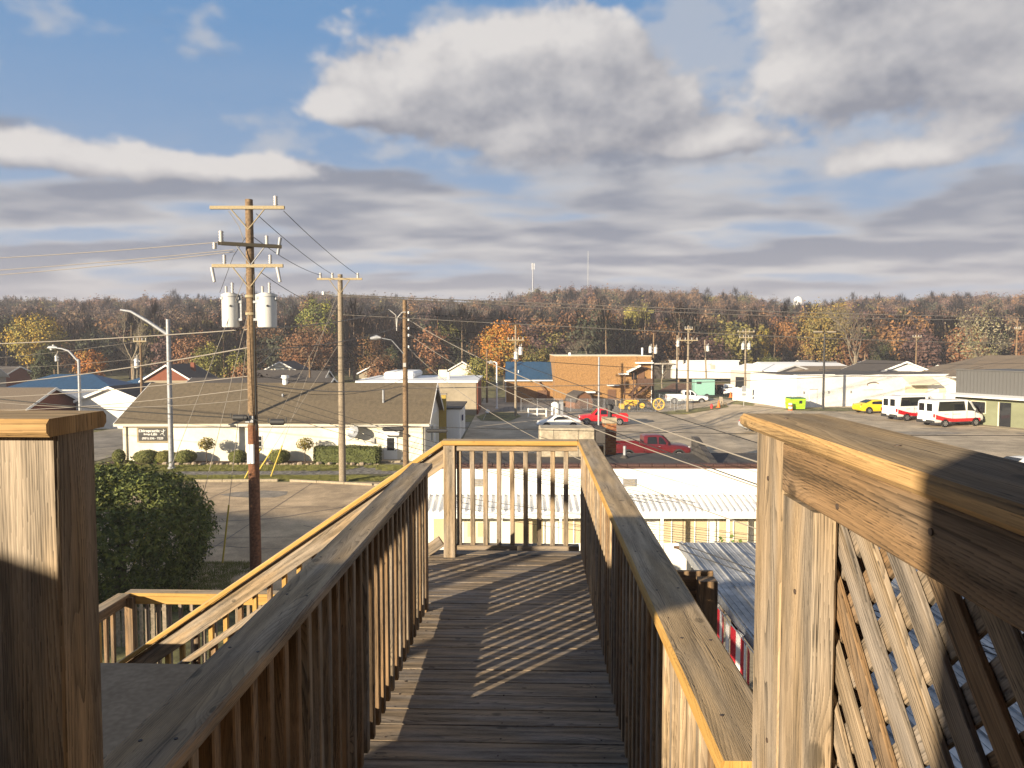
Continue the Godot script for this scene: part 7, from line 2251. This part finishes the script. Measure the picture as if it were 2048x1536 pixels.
func make_small() -> void:
	cone("traffic cone behind the white pickup by the teal trailer", 32.0, 108, 0.9)
	cone("traffic cone on the verge beside the slumped chair", 26.5, 94.6, 0.95)
	var hy := thing("fire_hydrant", "small red hydrant left of the traffic cone", "hydrant", Vector3(25.6, land(25.6, 94.6), -94.6))
	tb("barrel", hy, [Vector3(0, 0, 0), Vector3(0, 0.5, 0), Vector3(0, 0.52, 0), Vector3(0, 0.66, 0)], [0.13, 0.12, 0.16, 0.05], M.stop_red, 10)
	tb("nozzle", hy, [Vector3(-0.2, 0.4, 0), Vector3(0.2, 0.4, 0)], [0.06], M.stop_red, 8)
	var c := thing("dumped_chair", "grey chair dumped on the verge beside the traffic cone", "chair", Vector3(27.3, land(27.3, 95.4), -95.4), 0.5)
	bx("seat", c, Vector3(0, 0.45, 0), Vector3(0.7, 0.14, 0.65), M.mortar, Basis(), 0.03)
	bx("backrest", c, Vector3(-0.32, 0.85, 0), Vector3(0.12, 0.8, 0.62), M.mortar, Basis(Vector3(0, 0, 1), 0.2), 0.03)
	for x in [-0.28, 0.28]:
		for z in [-0.26, 0.26]: bx("leg", c, Vector3(x, 0.2, z), Vector3(0.06, 0.4, 0.06), M.pole_wood)
	var d := thing("green_dumpster", "lime green dumpster against the white fence", "dumpster", Vector3(32.1, 1.53, -83.6), 0.1)
	d.scale = Vector3.ONE * 0.86
	var dm := MB.new()
	dm.slab([Vector2(-0.95, 0.1), Vector2(0.95, 0.1), Vector2(1.05, 1.45), Vector2(-1.05, 1.45)], -0.75, 0.75)
	part("body", dm.mesh(), M.lime, d)
	bx("lid", d, Vector3(0, 1.52, 0), Vector3(2.1, 0.1, 1.55), M.shade_green, Basis(Vector3.RIGHT, 0.06), 0.02)
	bx("emblem", d, Vector3(0.35, 1.0, 0.77), Vector3(0.4, 0.4, 0.02), M.trim_black)
	for x in [-0.8, 0.8]: bx("foot", d, Vector3(x, 0.05, 0), Vector3(0.15, 0.1, 1.4), M.trim_black)
	for x in [-1.08, 1.08]: bx("lifting_pocket", d, Vector3(x, 0.8, 0), Vector3(0.1, 0.18, 1.2), M.lime)
	var br := thing("traffic_barrel", "orange and white barrel before the lime dumpster", "barrel", Vector3(31.1, 1.53, -82.4))
	for k in 4: tb("band", br, [Vector3(0, k * 0.2, 0), Vector3(0, k * 0.2 + 0.2, 0)], [0.26 - k * 0.015], M.orange_plastic if k % 2 == 0 else M.white_paint, 12)
	var ss := thing("stop_sign", "red stop sign in front of the yellow car", "sign", Vector3(37.9, 1.53, -73.4))
	tb("post", ss, [Vector3(0, 0, 0), Vector3(0, 1.9, 0)], [0.035], M.steel, 6)
	var oc := []
	for k in 8: oc.append(Vector2(cos(TAU * (k + 0.5) / 8) * 0.42, 1.95 + sin(TAU * (k + 0.5) / 8) * 0.42))
	var om := MB.new(); om.slab(oc, 0.03, 0.06)
	part("plate", om.mesh(), M.stop_red, ss)
	text(ss, "lettering", "STOP", Vector3(0, 1.95, 0.065), 0.27, M.white_paint)
	var ws := thing("stop_sign", "small red stop sign by the mobile home's bank", "sign", Vector3(33.0, land(33, 133), -133))
	tb("post", ws, [Vector3(0, 0, 0), Vector3(0, 2.4, 0)], [0.05], M.steel, 6)
	var om2 := MB.new()
	var oc2 := []
	for k in 8: oc2.append(Vector2(cos(TAU * (k + 0.5) / 8) * 0.45, 2.4 + sin(TAU * (k + 0.5) / 8) * 0.45))
	om2.slab(oc2, 0.03, 0.06)
	part("plate", om2.mesh(), M.stop_red, ws)
	text(ws, "lettering", "STOP", Vector3(0, 2.4, 0.065), 0.28, M.white_paint)
	var bs := thing("sign_back", "grey sign on a post seen from behind in front of the white fence", "sign", Vector3(28.9, land(28.9, 92), -92))
	tb("post", bs, [Vector3(0, 0, 0), Vector3(0, 2.6, 0)], [0.04], M.steel, 6)
	bx("plate", bs, Vector3(0, 2.2, 0.05), Vector3(0.55, 0.7, 0.03), M.galvanised)
	bx("lower_plate", bs, Vector3(0, 1.5, 0.05), Vector3(0.5, 0.3, 0.03), M.galvanised)
	var ls := thing("leaning_sign", "small white leaning sign on the grass island", "sign", Vector3(-2.9, 0, -86.2))
	tb("post", ls, [Vector3(-0.5, 0, 0), Vector3(0, 1.0, 0)], [0.03], M.steel, 5)
	bx("plate", ls, Vector3(0.05, 1.1, 0.02), Vector3(0.4, 0.4, 0.03), M.white_paint, Basis(Vector3(0, 0, 1), -0.4))
	var ty := thing("tyre_stack", "stack of dark tyres at the end of the red bank", "tyres", Vector3(35.6, land(35.6, 131), -131))
	for k in 4:
		for q in 2: tb("tyre", ty, [Vector3(q * 1.3, 0.1 + k * 0.42, 0), Vector3(q * 1.3, 0.46 + k * 0.42, 0)], [0.62 - 0.08 * q], M.tyre, 14)
	# chain link fence round the yard
	var fe := thing("chain_link_fence", "chain link fence with pipe posts beside the brick building", "fence", Vector3(0, 0, 0))
	var line := [Vector3(1.2, 0, -97.4), Vector3(16.5, 0, -97.0), Vector3(23.6, 0, -96.2), Vector3(21.5, 0, -104.5), Vector3(20.4, 0, -118)]
	var wm := MB.new()
	for s in line.size() - 1:
		var a: Vector3 = line[s]
		var b: Vector3 = line[s + 1]
		var n := int(a.distance_to(b) / 2.4) + 1
		for k in n + 1:
			tb("fence_post", fe, [a.lerp(b, float(k) / n), a.lerp(b, float(k) / n) + Vector3(0, 1.75, 0)], [0.035], M.galvanised, 6)
		tb("top_rail", fe, [a + Vector3(0, 1.7, 0), b + Vector3(0, 1.7, 0)], [0.025], M.galvanised, 5)
		var step := 0.14
		var len := a.distance_to(b)
		var dir := (b - a) / len
		var q := 0.0
		while q < len:
			for sg in [-1.0, 1.0]:
				var p0 := a + dir * q
				var p1 := a + dir * clampf(q + sg * 1.65, 0.0, len) + Vector3(0, absf(clampf(q + sg * 1.65, 0.0, len) - q), 0)
				var side := Vector3(-dir.z, 0, dir.x) * 0.0045
				var up := Vector3(0, 0.006, 0)
				wm.quad(p0 - up, p0 + up, p1 + up, p1 - up, side)
			q += step
	var wo := part("wire_mesh", wm.mesh(), M.galvanised, fe)
	wo.set_meta("kind", "stuff")
	# gas meter cage and tank by the grass island
	var ga := thing("meter_cage", "white pipe cage round a gas meter at the edge of the yard", "cage", Vector3(3.1, 0.03, -90.2))
	for q in [[-1.1, 0], [0, 0], [1.1, 0], [1.9, -0.6]]:
		tb("bollard", ga, [Vector3(q[0], 0, q[1]), Vector3(q[0], 1.05, q[1])], [0.09], M.white_paint, 8)
	tb("rail", ga, [Vector3(-1.1, 0.95, 0), Vector3(1.1, 0.95, 0)], [0.06], M.white_paint, 6)
	tb("rail", ga, [Vector3(-1.1, 0.35, 0), Vector3(1.1, 0.35, 0)], [0.06], M.white_paint, 6)
	var tk := thing("white_tank", "white upright tank beside the gas meter cage", "tank", Vector3(5.4, 0.05, -91.5))
	tb("drum", tk, [Vector3(0, 0, 0), Vector3(0, 0.1, 0), Vector3(0, 1.5, 0), Vector3(0, 1.7, 0)], [0.5, 0.55, 0.55, 0.25], M.white_metal, 14)
	bx("stand", tk, Vector3(0.7, 1.0, 0), Vector3(0.5, 1.9, 0.4), M.galvanised)
	bx("shelf", tk, Vector3(-0.2, 1.85, 0), Vector3(2.6, 0.08, 0.6), M.trim_black)
	# towers and tank on the ridge
	var tw := thing("cell_mast", "slim cell mast with antennas on the ridge", "mast", Vector3(14.5, land(14.5, 520), -520))
	tb("shaft", tw, [Vector3(0, 0, 0), Vector3(0, 36.0, 0)], [0.5, 0.32], M.galvanised, 8)
	for y in [33.0, 35.2]:
		for k in 3:
			bx("antenna", tw, Vector3(cos(k * 2.1) * 0.9, y, sin(k * 2.1) * 0.9), Vector3(0.35, 2.0, 0.25), M.white_metal)
	var tr := thing("lattice_mast", "thin lattice radio mast on the highest part of the ridge", "mast", Vector3(61.2, land(61.2, 600), -600))
	for k in 3:
		tb("leg", tr, [Vector3(cos(k * 2.094) * 0.9, 0, sin(k * 2.094) * 0.9), Vector3(cos(k * 2.094) * 0.35, 54, sin(k * 2.094) * 0.35)], [0.11, 0.08], M.galvanised, 4)
	for y in 16:
		for k in 3:
			var f0 := 0.9 - 0.55 * y / 16.0
			var f1 := 0.9 - 0.55 * (y + 1) / 16.0
			tb("lace", tr, [Vector3(cos(k * 2.094) * f0, y * 3.3, sin(k * 2.094) * f0), Vector3(cos((k + 1) * 2.094) * f1, (y + 1) * 3.3, sin((k + 1) * 2.094) * f1)], [0.05], M.galvanised, 3)
	var wt := thing("water_tank", "white domed water tank on the gap in the ridge", "water tank", Vector3(231, land(231, 600) + 6.0, -600))
	tb("tank", wt, [Vector3(0, -6, 0), Vector3(0, 16.5, 0), Vector3(0, 19.0, 0), Vector3(0, 20.5, 0), Vector3(0, 21.3, 0)], [3.6, 3.6, 3.4, 2.4, 0.4], M.water_tank, 18)
	tb("catwalk", wt, [Vector3(0, 16.4, 0), Vector3(0, 16.8, 0)], [3.75], M.white_metal, 18)


# ---------------------------------------------------------------- the scene
func _ready() -> void:
	var cam := Camera3D.new()
	cam.name = "camera"
	cam.fov = 54.857
	cam.near = 0.05
	cam.far = 4000.0
	add_child(cam)
	cam.position = Vector3(0, EYE, 0)
	cam.rotation = Vector3(-0.05265, 0, 0)
	cam.current = true

	var env := Environment.new()
	env.tonemap_mode = Environment.TONE_MAPPER_LINEAR
	env.tonemap_exposure = 2.6
	env.background_mode = Environment.BG_SKY
	env.sdfgi_enabled = true
	env.ssao_enabled = true
	env.ssil_enabled = true
	env.fog_enabled = true
	env.fog_density = 0.00045
	env.fog_light_color = Color(0.66, 0.66, 0.70)
	var sky := Sky.new()
	var pano := PanoramaSkyMaterial.new()
	pano.panorama = ImageTexture.create_from_image(sky_picture())
	sky.sky_material = pano
	env.sky = sky
	env.background_energy_multiplier = 0.31
	var we := WorldEnvironment.new()
	we.name = "world"
	we.environment = env
	add_child(we)

	var sun := DirectionalLight3D.new()
	sun.name = "sun"
	sun.light_color = Color(1.0, 0.925, 0.80)
	sun.light_energy = 1.6
	sun.light_angular_distance = 0.5
	sun.shadow_enabled = true
	add_child(sun)
	var go := Vector3(sin(SUN_AZ) * cos(SUN_EL), -sin(SUN_EL), -cos(SUN_AZ) * cos(SUN_EL))
	sun.basis = Basis.looking_at(go, Vector3.UP)

	var t0 := Time.get_ticks_msec()
	make_materials()
	print("materials ", Time.get_ticks_msec() - t0)
	make_land()
	make_forest()
	make_trees()
	print("land ", Time.get_ticks_msec() - t0)
	make_clinic()
	make_motel()
	make_tin_shed()
	make_brick_hall()
	make_right_side()
	make_left_side()
	make_deck()
	print("built ", Time.get_ticks_msec() - t0)
	make_planting()
	make_vehicles()
	make_poles()
	make_small()
	make_wear()
	forget_bases()
	print("done ", Time.get_ticks_msec() - t0)
